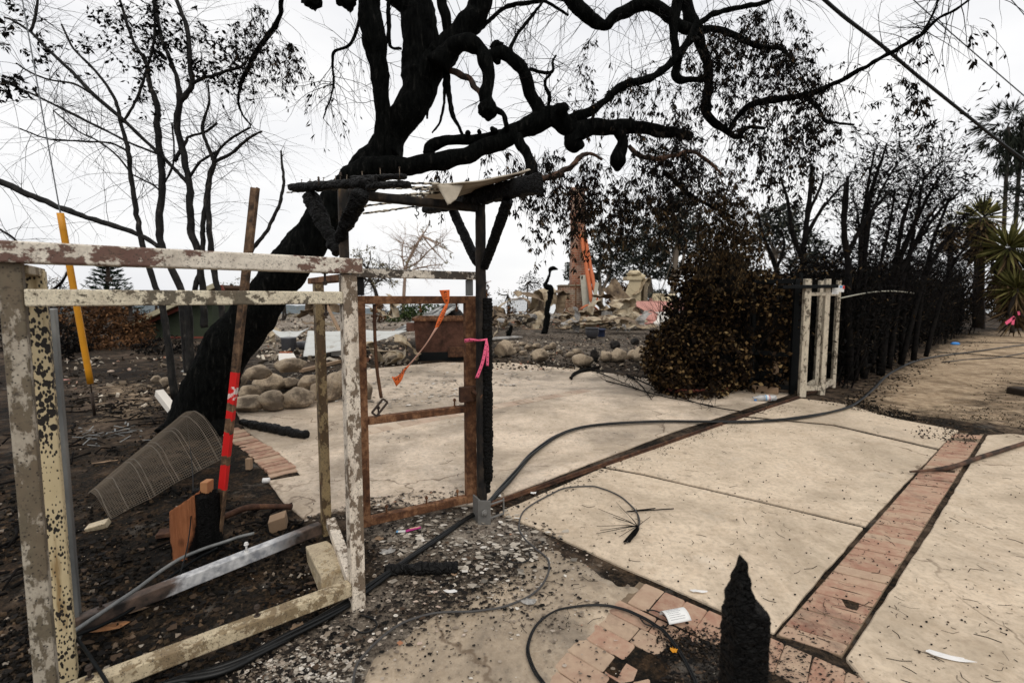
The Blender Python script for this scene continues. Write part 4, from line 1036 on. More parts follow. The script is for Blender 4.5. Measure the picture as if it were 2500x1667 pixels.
# permit sheets clipped to the pillar
pm = thing('permit_sheet', PY(2045, 710, 6.85), 'small printed permit sheets clipped at the top of the white pillar', 'notice')
m = MB(); a, b = PY(2032, 696, 6.84), PY(2047, 718, 6.84); m.box((a.x, 6.836, b.z), (b.x, 6.84, a.z)); a2, b2 = PY(2048, 697, 6.86), PY(2060, 713, 6.86); m.box((a2.x, 6.856, b2.z), (b2.x, 6.86, a2.z)); part('sheet', m, MT['paper'], pm)
m = MB(); w = b.x - a.x
m.box((a.x+.01, 6.833, a.z-.035), (a.x+.045, 6.8355, a.z-.004)); m.box((a2.x+.012, 6.853, a2.z-.035), (a2.x+.05, 6.8555, a2.z-.004)); part('blue_stamp', m, MT['label_blue'], pm)
m = MB(); m.box((a.x+.052, 6.833, a.z-.03), (a.x+.068, 6.8355, a.z-.004)); m.box((a2.x+.056, 6.853, a2.z-.05), (a2.x+.085, 6.8555, a2.z-.004)); part('red_stamp', m, MT['label_red'], pm)
m = MB()
for i in range(5): m.box((a.x+.015, 6.833, b.z+.012+.014*i), (b.x-.02-.008*(i % 3), 6.835, b.z+.015+.014*i))
part('text_lines', m, MT['ink'], pm)
# black sliding gate leaf behind
gl0, gl1 = G(1832, 952), G(1932, 962)
bg = thing('black_gate', (gl0 + gl1)/2, 'scorched black steel gate leaf standing open against the brown hedge', 'gate')
zT = PY(1880, 683, gl0.y).z
for c, w in ((gl0, 0.06), (gl1, 0.075)): part('stile', post(c, w, 0.05, 0, zT, V(1,0,0), V(0,1,0)), MT['black_iron'], bg, bevel=0.003)
for z in (zT - 0.035, 0.62, 0.10):
    m = MB(); m.bar(V(gl0.x+.03, gl0.y, z), V(gl1.x-.037, gl1.y, z), 0.05, 0.07); part('rail', m, MT['black_iron'], bg, bevel=0.003)
m = MB(); c = PY(1955, 690, 7.3); m.box((c.x-.02, 7.28, 0.0), (c.x+.02, 7.32, c.z+.15)); o = part('black_post', m, MT['black_iron'], None, bevel=0.003); tag(o, 'slim black steel post close behind the white pillar', 'post')
# wooden mailbox stub and gate motor in the dark corner
m = MB(); c = G(1893, 955); m.box((c.x-.02, c.y-.02, 0), (c.x+.02, c.y+.02, .30)); q = PY(1893, 898, c.y-.03)
stub = thing('tag_post', c, 'dark stake with a small tan wooden block beside the black gate', 'stake')
part('stake', m, MT['black_iron'], stub); m = MB(); m.box((q.x-.04, c.y-.06, q.z-.10), (q.x+.04, c.y-.022, q.z+.10)); part('block', m, MT['plank'], stub, bevel=0.004)
m = MB(); c = G(1872, 945); m.box((c.x-.28, c.y-.1, .14), (c.x+.20, c.y+.16, .42)); m.box((c.x-.30, c.y-.12, .421), (c.x+.22, c.y+.18, .46)); m.box((c.x-.2, c.y-.05, 0), (c.x+.1, c.y+.1, .139))
o = part('gate_motor', m, MT['black_iron'], None, bevel=0.02); tag(o, 'dark boxy gate motor half hidden at the hedge foot', 'gate motor')
m = MB(); a, b = G(1836, 955), G(1900, 962); m.bar(a + V(0,0,.05), b + V(0,0,.05), 0.07, 0.10); o = part('timber_sleeper', m, MT['plank'], None, bevel=0.006); tag(o, 'short tan timber lying just behind the water bottle', 'timber')
# ------------------------------------------------------------------ trees: limbs traced with depth, twigs grown, leaves hung
def limb(m, path, n=8, rough=0.10, rs=9.0, sub=5, seed=0.0, mi=0, kink=0.45):
    """path of (px, py, depth, radius in pixels)"""
    w = [tuple(P(x, y, d)) + (r/FPX*d,) for x, y, d, r in path]
    q = spline(w, sub); pts = [Vector(a[:3]) for a in q]; rad = [max(0.0008, a[3]) for a in q]
    if kink:
        o = 0.0; p0 = [p.copy() for p in pts]
        for i in range(1, len(pts) - 1):
            o += (p0[i] - p0[i-1]).length/(rad[i]*2.6 + .02); k_ = kink*rad[i]
            pts[i] = pts[i] + V(mn.noise(Vector((o, seed, 1))), mn.noise(Vector((o, seed, 5))), mn.noise(Vector((o, seed, 9))))*k_; rad[i] *= 1 + .25*mn.noise(Vector((o*1.4, seed, 14)))
    m.tube(pts, rad, n, rough, rs, mi, seed=seed)
    return pts, rad
def grow(m, p, d, L_, r, lev, grav=0.06, wob=0.30, kids=3, leaf=None, n=3, spread=0.8):
    k = max(3, int(L_/0.09)); st = L_/k; pts = [Vector(p)]; rad = [r]; d = Vector(d).normalized()
    for i in range(k):
        d = (d + rdir()*wob + V(0, 0, -grav)).normalized(); pts.append(pts[-1] + d*st); rad.append(r*(1 - 0.75*(i+1)/k))
    m.tube(pts, rad, n, cap=False)
    if leaf and lev <= leaf.get('lev', 0):
        lf = leaf['lf']; cnt = int(L_*leaf['dens']*rnd(0.5, 1.4))
        for _ in range(cnt):
            i = random.randrange(len(pts)//3, len(pts)); dd = (rdir()*leaf['scat'] + V(0, 0, -leaf['droop']))
            lf.add(pts[i] + rdir()*0.015, dd, rnd(*leaf['l']), rnd(*leaf['w']), leaf.get('mi', 0))
    if lev > 0:
        for _ in range(kids):
            i = random.randrange(max(1, len(pts)//4), len(pts)); t = (pts[i] - pts[i-1]).normalized()
            grow(m, pts[i], (t + rdir()*spread).normalized(), L_*rnd(0.35, 0.7), rad[i]*0.7, lev - 1, grav, wob, kids, leaf, n, spread)
def sprout(m, pts, rad, cnt, Lr, rr, lev=1, t0=0.2, up=0.0, **kw):
    for _ in range(cnt):
        i = random.randrange(int(len(pts)*t0), len(pts)); j = max(0, i - 1); t = (pts[i] - pts[j]) if i != j else V(0,0,1)
        d = rdir(); d = (d - t.normalized()*d.dot(t.normalized())*0.5 + V(0, 0, up)).normalized()
        grow(m, pts[i], d, rnd(*Lr), min(rr, rad[i]*0.6), lev, **kw)

random.seed(11)
# --- the great burnt tree leaning across the view
base = G(478, 1042)
tree = thing('burnt_tree', base, 'huge charred black tree leaning right, its limbs spreading across the sky', 'tree')
D = 5.1
m = MB(); TR = []
trunk = [(462,1075,5.05,78),(478,1040,5.1,66),(505,965,5.1,60),(560,850,5.1,56),(632,752,5.1,49),(688,672,5.1,46),(752,592,5.1,45),(808,522,5.1,45),(866,456,5.1,45),(912,402,5.1,43),(945,352,5.1,36),(962,325,5.1,30)]
TR.append(limb(m, trunk, 40, 0.10, 7, 14, 0.3, 0, 0.1))
for a in ((-70,25),(60,20),(-35,45),(30,45)):
    limb(m, [(478+a[0]*0.2, 985, 5.1, 36), (478+a[0]*0.7, 1035, 5.05, 26), (478+a[0], 1062+a[1]*0.2, 5.0, 12)], 10, 0.1)
part('trunk', m, MT['burnt_bark'], tree)
BR = []
def big(path, n=22, rough=0.15, mat='burnt_bark', label=None, rs=7):
    m = MB(); r = limb(m, path, max(n, 8), rough, rs, 9, len(BR)*3.1 + .7); BR.append(r); part('limb', m, MT[mat], tree, label=label); return r
big([(930,400,5.05,34),(938,350,5.0,22),(934,243,4.9,20),(920,164,4.85,22),(913,89,4.8,26),(902,18,4.75,27),(900,-80,4.7,27)])
b2 = big([(935,388,5.1,40),(966,320,5.1,37),(993,264,5.1,37),(1020,208,5.1,43),(1028,140,5.1,41),(1022,70,5.1,37),(1012,0,5.1,38),(1008,-90,5.1,38)])
big([(1005,20,5.1,36),(970,2,5.1,22),(948,-25,5.1,20),(920,-70,5.1,18)])
b3 = big([(1026,210,5.1,38),(1068,150,5.05,33),(1112,98,5.0,29),(1148,42,5.0,27),(1176,0,5.0,27),(1216,-80,5.0,26)])
big([(1103,150,5.0,14),(1092,70,4.95,12),(1080,0,4.9,12),(1070,-60,4.9,12)], 12)
b4 = big([(1068,160,4.9,30),(1105,118,4.85,22),(1140,104,4.8,19),(1170,118,4.8,18),(1185,150,4.8,17),(1192,200,4.8,16),(1190,240,4.8,17),(1190,262,4.8,22),(1190,278,4.8,21),(1189,290,4.8,8)])
big([(1188,138,4.8,14),(1225,131,4.85,15),(1255,150,4.85,15),(1284,190,4.9,15),(1302,240,4.95,16),(1316,285,5.0,19),(1326,300,5.0,16)])
b6 = big([(860,435,5.0,30),(915,418,4.95,28),(985,405,4.9,24),(1085,388,4.85,21),(1180,360,4.9,20),(1260,318,4.95,22),(1318,291,5.0,25),(1362,286,5.0,24),(1392,308,5.05,24),(1415,322,5.1,28),(1460,312,5.2,20),(1540,311,5.3,16),(1610,322,5.4,14),(1685,333,5.5,11)])
big([(1036,382,4.9,14),(1062,352,4.9,13),(1105,341,4.9,12),(1180,338,4.95,12),(1235,324,4.95,13)], 12)
big([(1355,292,5.0,24),(1366,272,4.98,19),(1378,262,4.97,10)], 12)
big([(1395,325,5.05,22),(1402,345,5.05,23),(1420,348,5.05,12)], 12)
big([(1512,318,5.25,16),(1520,345,5.25,14),(1512,374,5.25,17),(1508,398,5.25,18),(1506,412,5.25,8)], 12, 0.15)
big([(1262,335,4.9,14),(1285,375,4.85,12),(1294,395,4.8,13),(1298,425,4.7,16),(1304,438,4.65,14)], 12)
b11 = big([(1392,296,5.05,17),(1430,277,5.1,12),(1461,260,5.1,9),(1517,211,5.2,9),(1587,191,5.2,9),(1640,152,5.3,9),(1682,100,5.3,10),(1706,58,5.3,12)], 10)
b12 = big([(1340,-60,5.3,20),(1385,-5,5.35,19),(1420,28,5.35,17),(1450,50,5.4,15),(1476,64,5.4,12),(1510,35,5.4,14),(1554,16,5.4,15),(1596,14,5.4,16),(1636,42,5.4,14),(1668,66,5.4,13),(1702,72,5.4,10)], 12)
b13 = big([(1662,-40,5.4,16),(1650,20,5.4,13),(1646,94,5.4,10),(1652,150,5.4,10),(1654,190,5.4,11),(1680,194,5.4,7),(1716,196,5.4,6)], 10)
b14 = big([(1655,-20,5.5,18),(1690,50,5.5,15),(1708,100,5.5,13),(1726,160,5.5,11),(1730,215,5.5,11),(1724,265,5.5,12),(1744,300,5.5,10),(1770,316,5.5,8),(1784,330,5.5,7)], 12)
b15 = big([(1780,318,5.5,7),(1807,277,5.4,7),(1844,253,5.3,8),(1914,241,5.2,8),(1975,229,5.1,7),(2027,209,5.0,6),(2073,187,4.9,6),(2130,154,4.8,5),(2195,117,4.7,5),(2251,84,4.6,4.5),(2289,47,4.5,3.5),(2335,23,4.4,3),(2390,-20,4.3,2)], 8)
b16 = big([(2251,84,4.6,3.5),(2275,40,4.6,2.8),(2298,-20,4.6,2)], 6)
b17 = big([(1700,72,5.4,9),(1755,72,5.4,8),(1800,90,5.4,7),(1850,112,5.4,6),(1905,120,5.4,4),(1945,150,5.4,3)], 8)
b18 = big([(1696,66,5.4,9),(1740,35,5.4,7),(1800,20,5.4,6),(1870,5,5.4,5),(1930,-30,5.4,4)], 8)
b19 = big([(1960,232,5.15,5),(1995,260,5.15,4.5),(2015,295,5.1,4),(2040,300,5.1,3),(2085,305,5.1,2.5)], 6)
b20 = big([(1784,326,5.5,7),(1800,335,5.5,6),(1825,312,5.5,5),(1868,314,5.5,4)], 6)
b21 = big([(1098,172,5.0,8),(1138,188,4.95,8),(1160,212,4.9,7),(1182,245,4.85,7)], 8, 0.1, 'scorched_branch')
big([(1090,160,5.0,9),(1092,190,5.0,8),(1098,245,5.0,6),(1104,280,5.0,6),(1118,305,5.0,4),(1130,332,5.0,4)], 6)
big([(1086,168,5.0,5),(1085,200,5.0,4),(1084,250,5.0,3.5),(1073,300,5.0,3),(1055,325,5.0,2)], 5)
big([(1058,205,5.0,5),(1060,235,5.0,4),(1045,265,5.0,3.5),(1043,290,5.0,2.5)], 5)
big([(1206,266,4.8,8),(1226,276,4.8,7),(1237,305,4.8,6),(1236,320,4.85,6)], 6)
b25 = big([(879,45,4.8,4),(857,107,4.8,4),(818,125,4.8,3.5),(812,160,4.8,3),(814,214,4.8,2.5),(789,290,4.8,1.5)], 5)
big([(968,-20,5.0,6),(950,8,5.0,5),(948,20,5.0,5),(950,60,5.0,6),(952,112,5.0,4),(980,120,5.0,3)], 6)
b26 = big([(1060,40,4.9,4),(1066,95,4.9,6),(1072,125,4.9,4)], 6)
b27 = big([(1150,90,5.0,6),(1190,55,5.1,5),(1235,18,5.2,5),(1290,8,5.2,5),(1330,4,5.2,4),(1388,38,5.3,3)], 6)
b28 = big([(1240,130,4.85,6),(1262,85,4.95,4),(1290,50,5.0,4),(1328,2,5.1,3)], 6)
b29 = big([(1292,170,4.9,4),(1345,178,4.9,4),(1350,150,4.9,3),(1358,135,4.9,2)], 5)
b30 = big([(1345,178,4.9,3),(1330,205,4.9,4),(1342,235,4.9,5),(1336,265,5.0,4)], 5)
b31 = big([(1310,438,4.7,8),(1350,430,4.8,8),(1390,410,4.9,7),(1415,385,5.0,6),(1440,375,5.1,4),(1470,390,5.2,3)], 8, 0.1, 'scorched_branch')
b32 = big([(1535,355,5.3,5),(1560,380,5.3,6),(1600,388,5.3,6),(1645,380,5.3,5),(1690,370,5.4,4),(1730,395,5.5,4),(1762,425,5.5,3)], 8, 0.1, 'scorched_branch')
b33 = big([(1620,420,5.6,6),(1660,455,5.8,5),(1690,480,6.0,5),(1730,500,6.1,4),(1790,530,6.3,3)], 6, 0.1)
for (x, y, r) in ((762,-2,22),(848,-4,24)):
    m = MB(); m.blob(P(x, y, 4.6), r/FPX*4.6, 0.06, r*1.0/FPX*4.6, 3, 0.5, 2.2, x); part('burnt_stub', m, MT['burnt_bark'], tree)
m = MB(); m.blob(P(1190,268,4.8), 0.098, 0.098, 0.095, 3, 0.22, 2.0, 4.0); part('burl', m, MT['burnt_bark'], tree)
m = MB()
for (x, y, r) in ((1214,113,14),(1244,128,10),(1214,148,9),(1142,326,7),(1170,322,6),(1205,318,9),(1372,268,14),(1060,122,9),(1066,128,8)):
    m.blob(P(x, y, 4.85), r/FPX*4.85, r/FPX*4.85, r/FPX*4.85, 2, 0.5, 2.0, x*0.1)
part('knots', m, MT['burnt_bark'], tree)

# bare twigs
tw = MB(); LV = LF()
for r, c, lr, up in ((BR[0],14,(0.3,1.0),0.0),(b25,16,(0.3,0.9),-0.5),(b2,8,(0.3,0.8),0.1),(b3,14,(0.3,1.0),0.2),(b27,26,(0.3,0.9),-0.1),(b28,16,(0.3,0.9),0.0),(b29,12,(0.2,0.6),0),(b30,12,(0.2,0.7),0.2),(BR[6],12,(0.2,0.7),0.2),(b6,22,(0.2,0.7),0.5),(b11,26,(0.3,0.9),0.3),(b12,40,(0.3,1.0),-0.1),(b13,22,(0.3,0.8),-0.1),(b14,26,(0.3,0.8),0),(b15,56,(0.25,0.9),-0.1),(b16,14,(0.2,0.7),0.2),(b17,20,(0.3,0.9),0),(b18,26,(0.3,0.9),0.0),(b19,14,(0.2,0.6),0),(b21,8,(0.2,0.5),0.2),(b31,12,(0.2,0.5),-0.3),(b32,16,(0.2,0.6),-0.3),(b33,10,(0.2,0.5),-0.3)):
    sprout(tw, r[0], r[1], c, lr, 0.0045, 1, 0.1, up, grav=0.05, wob=0.22, kids=3, n=3)
part('twigs', tw, MT['burnt_twig'], tree)

# hanging dead foliage: strands with blades along them
def drape(lf, m, cx, cy, rx, ry, d, n, L_=(0.25, 0.85), dens=34, l=(0.035,0.08), w=(0.012,0.026), dd=0.5, mi=0, tilt=0.0, droop=1.0, scat=0.75):
    cl = []
    for i_ in range(max(3, int(n*0.92))):
        if i_ % 6 == 0:
            a = rnd(0, 6.283); k = math.sqrt(random.random()); c0 = P(cx + rx*k*math.cos(a), cy + ry*k*math.sin(a), d + rnd(-dd, dd)); d0 = V(rnd(-.6,.6) + tilt, rnd(-.6,.6), rnd(-.6,.3))
        p = c0 + rdir()*rnd(.0,.09); ln = rnd(*L_); q = max(4, int(ln/0.05)); dr = (d0 + rdir()*.45).normalized(); pts = [p]
        for i in range(q):
            dr = (dr + V(tilt*0.1, 0, -0.30*droop) + rdir()*0.16).normalized(); pts.append(pts[-1] + dr*ln/q)
        m.tube(pts, [0.0022*(1 - 0.6*i/q) for i in range(q+1)], 3, cap=False)
        nodes = [random.randrange(1, len(pts)) for _ in range(max(2, int(ln*6)))]
        for _ in range(int(ln*dens*rnd(0.4, 1.3))):
            i = random.choice(nodes); lf.add(pts[i] + rdir()*0.022, rdir()*scat + V(0,0,-droop), rnd(*l), rnd(*w), mi)
tw = MB()
for c in (  # cx, cy, rx, ry, depth, strands
    (1560,235,75,75,5.3,60),(1640,235,60,70,5.3,44),(1600,345,80,45,5.4,60),(1660,345,60,60,5.5,60),(1790,245,60,85,5.5,64),(1740,120,60,70,5.4,48),(1800,70,70,60,5.4,56),(1860,60,80,60,5.4,62),(1900,35,70,35,5.3,40),(1870,150,75,60,5.4,70),(1930,120,60,40,5.3,40),(1960,175,55,40,5.3,40),(1860,225,60,50,5.4,46),(1990,215,60,40,5.2,30),(1890,330,60,40,5.4,36),(1950,310,50,40,5.3,34),(1985,330,50,35,5.2,34),(1905,370,50,50,5.3,26),(2000,290,40,20,5.2,16),(2240,110,60,30,4.7,10),(2200,200,80,40,4.8,8),(2140,240,30,15,4.9,10),(2390,60,40,14,4.5,6),
    (1330,395,60,30,4.9,40),(1400,400,70,40,5.1,60),(1450,440,60,40,5.2,60),(1530,450,60,50,5.3,70),(1590,440,45,40,5.4,56),(1370,450,50,30,5.0,36),(1640,420,40,60,5.5,60),(1700,395,45,35,5.5,40),(1210,365,26,16,4.9,14),(1235,375,28,14,4.9,16),(1085,415,20,8,4.9,12),(1430,120,40,60,5.3,14),(1440,150,30,30,5.2,8)):
    drape(LV, tw, *c)
part('hanging_twigs', tw, MT['burnt_twig'], tree)
part('dead_leaves', LV.mb(), MT['dead_leaf'], tree)
LV = LF(); tw = MB()
for c in ((1440,490,40,30,5.4,40),(1540,500,40,30,5.6,44),(1625,500,34,40,5.7,46),(1770,455,50,50,6.2,110),(1790,520,55,50,6.4,120),(1730,520,40,50,6.2,80),(1800,590,60,40,6.6,90),(1350,480,30,25,5.1,16)):
    drape(LV, tw, *c, dens=42)
part('hanging_twigs', tw, MT['burnt_twig'], tree)
part('dead_leaves', LV.mb(), MT['dead_leaf_brown'], tree, label='browner dead foliage hanging lowest on the right')

# --- slender stems behind the fence
random.seed(23)
slim = thing('slender_tree', G(432, 967), 'group of thin bare stems forking high behind the white fence frame', 'tree')
ds = 6.0; ST = []
def stem(path, n=8, mat='slim_stem', nm='stem'):
    m = MB(); r = limb(m, path, n, 0.10, 14, 5, len(ST)*2.3); ST.append(r); part(nm, m, MT[mat], slim); return r
stem([(428,975,ds,9),(410,841,ds,7.5),(396,746,ds,7),(379,700,ds,6.5),(351,609,ds,6),(340,560,ds,6),(332,511,ds,5.5),(318,421,ds,5),(314,371,ds,5),(296,304,ds,4),(286,257,ds,4),(264,214,ds,3.5),(225,165,ds,3),(179,118,ds,2.5),(150,60,ds,2)])
stem([(466,930,ds,9),(464,850,ds,9),(462,760,ds,8.5),(445,711,ds,8),(403,623,ds,8),(389,560,ds,8),(396,461,ds,7.5),(391,379,ds,7.5),(384,304,ds,7),(382,250,ds,6.5),(364,200,ds,5.5),(357,154,ds,5),(332,114,ds,4),(314,71,ds,3.5),(293,0,ds,3),(285,-50,ds,2)])
stem([(500,800,ds,8),(498,760,ds,8),(496,711,ds,8),(484,616,ds,8),(466,560,ds,8),(464,482,ds,8),(457,421,ds,7.5),(443,357,ds,7.5),(432,304,ds,7),(439,250,ds,7),(436,215,ds,6),(425,171,ds,5),(396,100,ds,4.5),(384,40,ds,4),(372,-30,ds,3)])
stem([(439,250,ds,6),(455,230,ds,6.5),(468,207,ds,6),(464,157,ds,5.5),(457,71,ds,5),(442,30,ds,4.5),(422,-30,ds,4)])
stem([(468,208,ds,4.5),(490,193,ds,4.5),(518,186,ds,4),(552,174,ds,3.5),(586,164,ds,3.5),(600,150,ds,3)])
stem([(548,790,ds,7),(530,705,ds,7),(520,640,ds,7),(512,560,ds,6.5),(508,482,ds,6),(514,429,ds,6),(521,393,ds,5),(505,350,ds,4),(493,314,ds,3.5),(502,280,ds,3),(511,246,ds,2.5),(507,200,ds,2)])
stem([(521,396,ds,4),(540,388,ds,4),(565,375,ds,3.5),(593,350,ds,3.5),(612,335,ds,3),(629,325,ds,2.5),(640,322,ds,2)])
stem([(521,393,ds,3.5),(540,360,ds,3),(570,335,ds,2.8),(610,312,ds,2.5)])
stem([(470,720,ds,6),(484,680,ds,6),(494,640,ds,6),(496,600,ds,6),(496,560,ds,5.5),(502,490,ds,5),(512,430,ds,4.5)])
stem([(395,608,ds,5),(351,579,ds,5.5),(296,557,ds,6),(214,532,ds,6.5),(140,505,ds,7),(68,475,ds,8),(0,443,ds,8),(-60,420,ds,8)])
stem([(456,445,ds,4.5),(425,412,ds,4.2),(393,379,ds,4),(345,335,ds,4),(293,286,ds,4.5),(229,232,ds,4.5),(175,175,ds,4),(125,129,ds,3.5),(75,79,ds,3.2),(30,50,ds,2.8),(11,43,ds,2.5)])
stem([(393,379,ds,3),(320,350,ds,2.5),(240,310,ds,3),(160,270,ds,3),(90,235,ds,2.5),(20,205,ds,2)])
stem([(314,371,ds,2.5),(270,350,ds,2.5),(200,345,ds,2.2),(120,340,ds,2),(50,315,ds,1.8)])
stem([(229,232,ds,2.8),(180,205,ds,2.5),(120,195,ds,2.2),(70,175,ds,2),(40,155,ds,1.8)])
stem([(318,421,ds,2.2),(285,380,ds,2),(240,345,ds,2),(190,320,ds,1.8),(130,270,ds,1.5)])
stem([(389,465,ds,2),(370,450,ds,2),(320,425,ds,1.8)])
stem([(400,450,ds,2.5),(420,410,ds,2.5),(425,370,ds,2),(420,300,ds,2)])
stem([(75,79,ds,3),(85,45,ds,3),(92,0,ds,2.5),(95,-40,ds,2.5)])
stem([(300,300,ds,3),(330,250,ds,3),(352,190,ds,3),(372,120,ds,3),(378,60,ds,3),(372,-20,ds,2.5)])
stem([(425,395,ds,5),(455,345,ds,3.5),(460,335,ds,3),(505,320,ds,3),(530,300,ds,2.5)])
stem([(464,430,ds,3.5),(490,395,ds,3),(530,370,ds,3)])
tw = MB(); LV = LF()
lk = dict(lf=LV, dens=9, l=(0.04,0.08), w=(0.014,0.03), droop=0.7, scat=0.8, lev=1)
for i, r in enumerate(ST):
    sprout(tw, r[0], r[1], 20 if i not in (9,) else 14, (0.3, 1.0), 0.004, 1, 0.35, 0.25, grav=0.02, wob=0.16, kids=3, n=3, leaf=None)
part('twigs', tw, MT['burnt_twig'], slim)
tw = MB()
for c in ((340,60,70,60,ds,50),(420,100,60,70,ds,56),(500,130,60,60,ds,60),(560,150,60,50,ds,60),(380,30,90,30,ds,40),(250,70,70,50,ds,26),(190,130,70,50,ds,18),(330,150,60,50,ds,22),(480,60,50,50,ds,26),(360,210,50,40,ds,18),(50,40,50,40,ds,16),(60,110,50,30,ds,12),(230,115,30,25,ds,10),(590,120,40,40,ds,26)):
    drape(LV, tw, *c, L_=(0.15,0.5), dens=17, l=(0.04,0.09), w=(0.02,0.042), dd=0.6, droop=0.5, scat=0.9)
for c in ((25,190,36,16,5.5,34),(10,95,14,14,5.4,8),(85,130,20,20,5.5,8),(40,60,22,16,5.5,8)):
    drape(LV, tw, *c, L_=(0.1,0.25), dens=30, l=(0.05,0.09), w=(0.03,0.05), dd=0.2, droop=0.5)
part('hanging_twigs', tw, MT['burnt_twig'], slim)
part('dead_leaves', LV.mb(), MT['black_leaf'], slim)
# the bent top of another branch dips in from above; it belongs to the great tree
b40 = big([(900,-80,4.7,10),(800,-130,5.0,8),(715,-70,5.3,6),(688,0,5.5,5.5),(684,40,5.6,5.5),(661,79,5.7,6),(629,125,5.8,6),(600,180,5.9,5),(588,205,6.0,4),(582,245,6.0,3),(592,280,6.0,2.5),(612,305,6.0,2)], 8)
tw = MB(); LV = LF()
sprout(tw, b40[0], b40[1], 40, (0.3,0.9), 0.0045, 1, 0.35, -0.2, grav=0.06, wob=0.18, kids=3, n=3)
for c in ((620,40,50,40,5.8,40),(660,110,50,40,5.8,44),(690,150,45,30,5.8,34),(590,90,40,40,5.9,36)):
    drape(LV, tw, *c, L_=(0.2,0.6), dens=26, tilt=0.25)
drape(LV, tw, 800,240,25,60,4.9,14, L_=(0.3,0.7), dens=8)
drape(LV, tw, 830,130,70,90,4.9,24, L_=(0.4,1.1), dens=1.5)
part('hanging_twigs', tw, MT['burnt_twig'], tree)
part('dead_leaves', LV.mb(), MT['dead_leaf'], tree)
# single thin sapling crossing behind the painted pole
m = MB(); sp = [(604,660,4.4,5),(614,613,4.4,4.5),(640,580,4.4,4.5),(654,560,4.4,4),(668,530,4.4,4),(682,500,4.4,4),(690,465,4.4,3.5),(693,439,4.4,3.5),(689,405,4.4,3),(686,368,4.4,2)]
r = limb(m, [(560,1080,4.6,6),(585,850,4.5,5.5),(597,720,4.4,5)] + sp, 6, 0.12, 14)
sprout(m, r[0], r[1], 10, (0.08,0.25), 0.003, 0, 0.5, 0.1, grav=0.0, wob=0.2, n=3)
o = part('sapling', m, MT['slim_stem'], None, loc=G(560,1080)); tag(o, 'single thin black sapling rising behind the red-banded pole', 'sapling')
# ------------------------------------------------------------------ background: trees, hedge, houses
random.seed(31)
def leafball(lf, c, rx, ry, rz, n, l, w, hollow=0.55, droop=0.3):
    c = Vector(c)
    for _ in range(n):
        d = rdir(); k = hollow + (1 - hollow)*random.random()**0.7
        if nz(d, 2.2, c.x*3.1) < -0.12 and random.random() < 0.75: continue
        p = c + V(d.x*rx*k, d.y*ry*k, d.z*rz*k)
        lf.add(p, rdir() + V(0,0,-droop), rnd(*l), rnd(*w))
def gum(px, py_base, Y, clumps, trunk_path, label, n_leaf=700, mat='gum_leaf', tmat='gum_trunk', l=(0.35,0.7), w=(0.12,0.24), cat='tree', name='eucalyptus_tree', group=None, base_z=None):
    """far tree: forked trunk, separate leafy clumps (px,py,rx,rz in pixels)"""
    b = PY(px, py_base, Y)
    t = thing(name, b, label, cat, group)
    m = MB()
    for path in trunk_path:
        w_ = [tuple(PY(x, y, Y + dy)) + (r/FPX*Y,) for x, y, dy, r in path]; q = spline(w_, 5)
        tp_ = [Vector(a[:3]) for a in q]; tr_ = [a[3] for a in q]; m.tube(tp_, tr_, 7, 0.12, 1.5)
        if name == 'sparse_tree': sprout(m, tp_, tr_, 22, (.025*Y, .06*Y), .0009*Y, 2, .25, .35, grav=.0, wob=.16, kids=3, n=4)
    lf = LF()
    for (x, y, rx, rz) in clumps:
        c = PY(x, y, Y + rnd(-1.5, 1.5)); R_ = rx/FPX*Y
        leafball(lf, c, R_, R_*0.9, rz/FPX*Y, int(n_leaf*rx*rz/900), l, w)
        a = PY(trunk_path[0][-1][0], trunk_path[0][-1][1], Y); e = c + rdir()*R_*0.3
        mid = (a + e)/2 + rdir()*R_*0.3 - V(0,0,R_*0.2)
        q = spline([tuple(a), tuple(mid), tuple(e)], 4); m.tube([Vector(v) for v in q], [0.10*(1-0.7*i/len(q))*Y/50 for i in range(len(q))], 5, 0.1)
    part('trunk', m, MT[tmat], t); part('crown', lf.mb(), MT[mat], t); return t
gum(1452, 775, 56, [(1400,670,24,20),(1395,650,14,14),(1405,690,16,12)], [[(1398,745,0,4),(1402,690,0,3)]], 'small round grey-green tree just left of the brick chimney', 700, l=(0.3,.6))
gum(1470, 775, 55, [(1450,620,34,30),(1480,580,34,28),(1490,640,32,26),(1440,660,30,34),(1470,560,26,14),(1505,610,28,26),(1455,690,26,20),(1500,680,22,26),(1522,575,20,18)], [[(1468,775,0,5),(1466,720,0,5),(1462,660,0,4)], [(1466,720,0,4),(1490,660,0,3),(1490,600,0,2)]], 'tall airy blue-grey eucalyptus right beside the chimney', 520)
gum(1540, 775, 52, [(1560,610,44,36),(1590,570,34,24),(1545,650,36,30),(1600,620,36,30),(1530,590,24,20),(1570,545,24,16),(1610,655,30,26)], [[(1596,770,0,8),(1590,720,0,7),(1585,680,0,5)], [(1590,720,0,5),(1570,690,0,4),(1560,650,0,3)]], 'dense dark eucalyptus with pale trunk behind the cream ruined wall', 640)
gum(1650, 770, 48, [(1640,520,34,28),(1665,560,36,30),(1640,600,36,28),(1680,510,28,22),(1690,600,34,30),(1655,485,22,14),(1625,560,22,22),(1700,560,28,26),(1650,660,32,26),(1610,730,34,24),(1640,740,30,18)], [[(1636,775,0,9),(1642,720,0,7),(1650,640,0,6),(1655,570,0,4)], [(1644,700,0,5),(1665,650,0,4),(1672,600,0,3)]], 'tallest dark eucalyptus behind the pink plaster, its crown meeting the hanging leaves', 560)
gum(1515, 775, 50, [(1515,710,26,22),(1500,730,20,16)], [[(1512,770,0,3),(1515,725,0,2)]], 'low brown bush behind the tilted grey sheet', 700, 'russet_leaf')
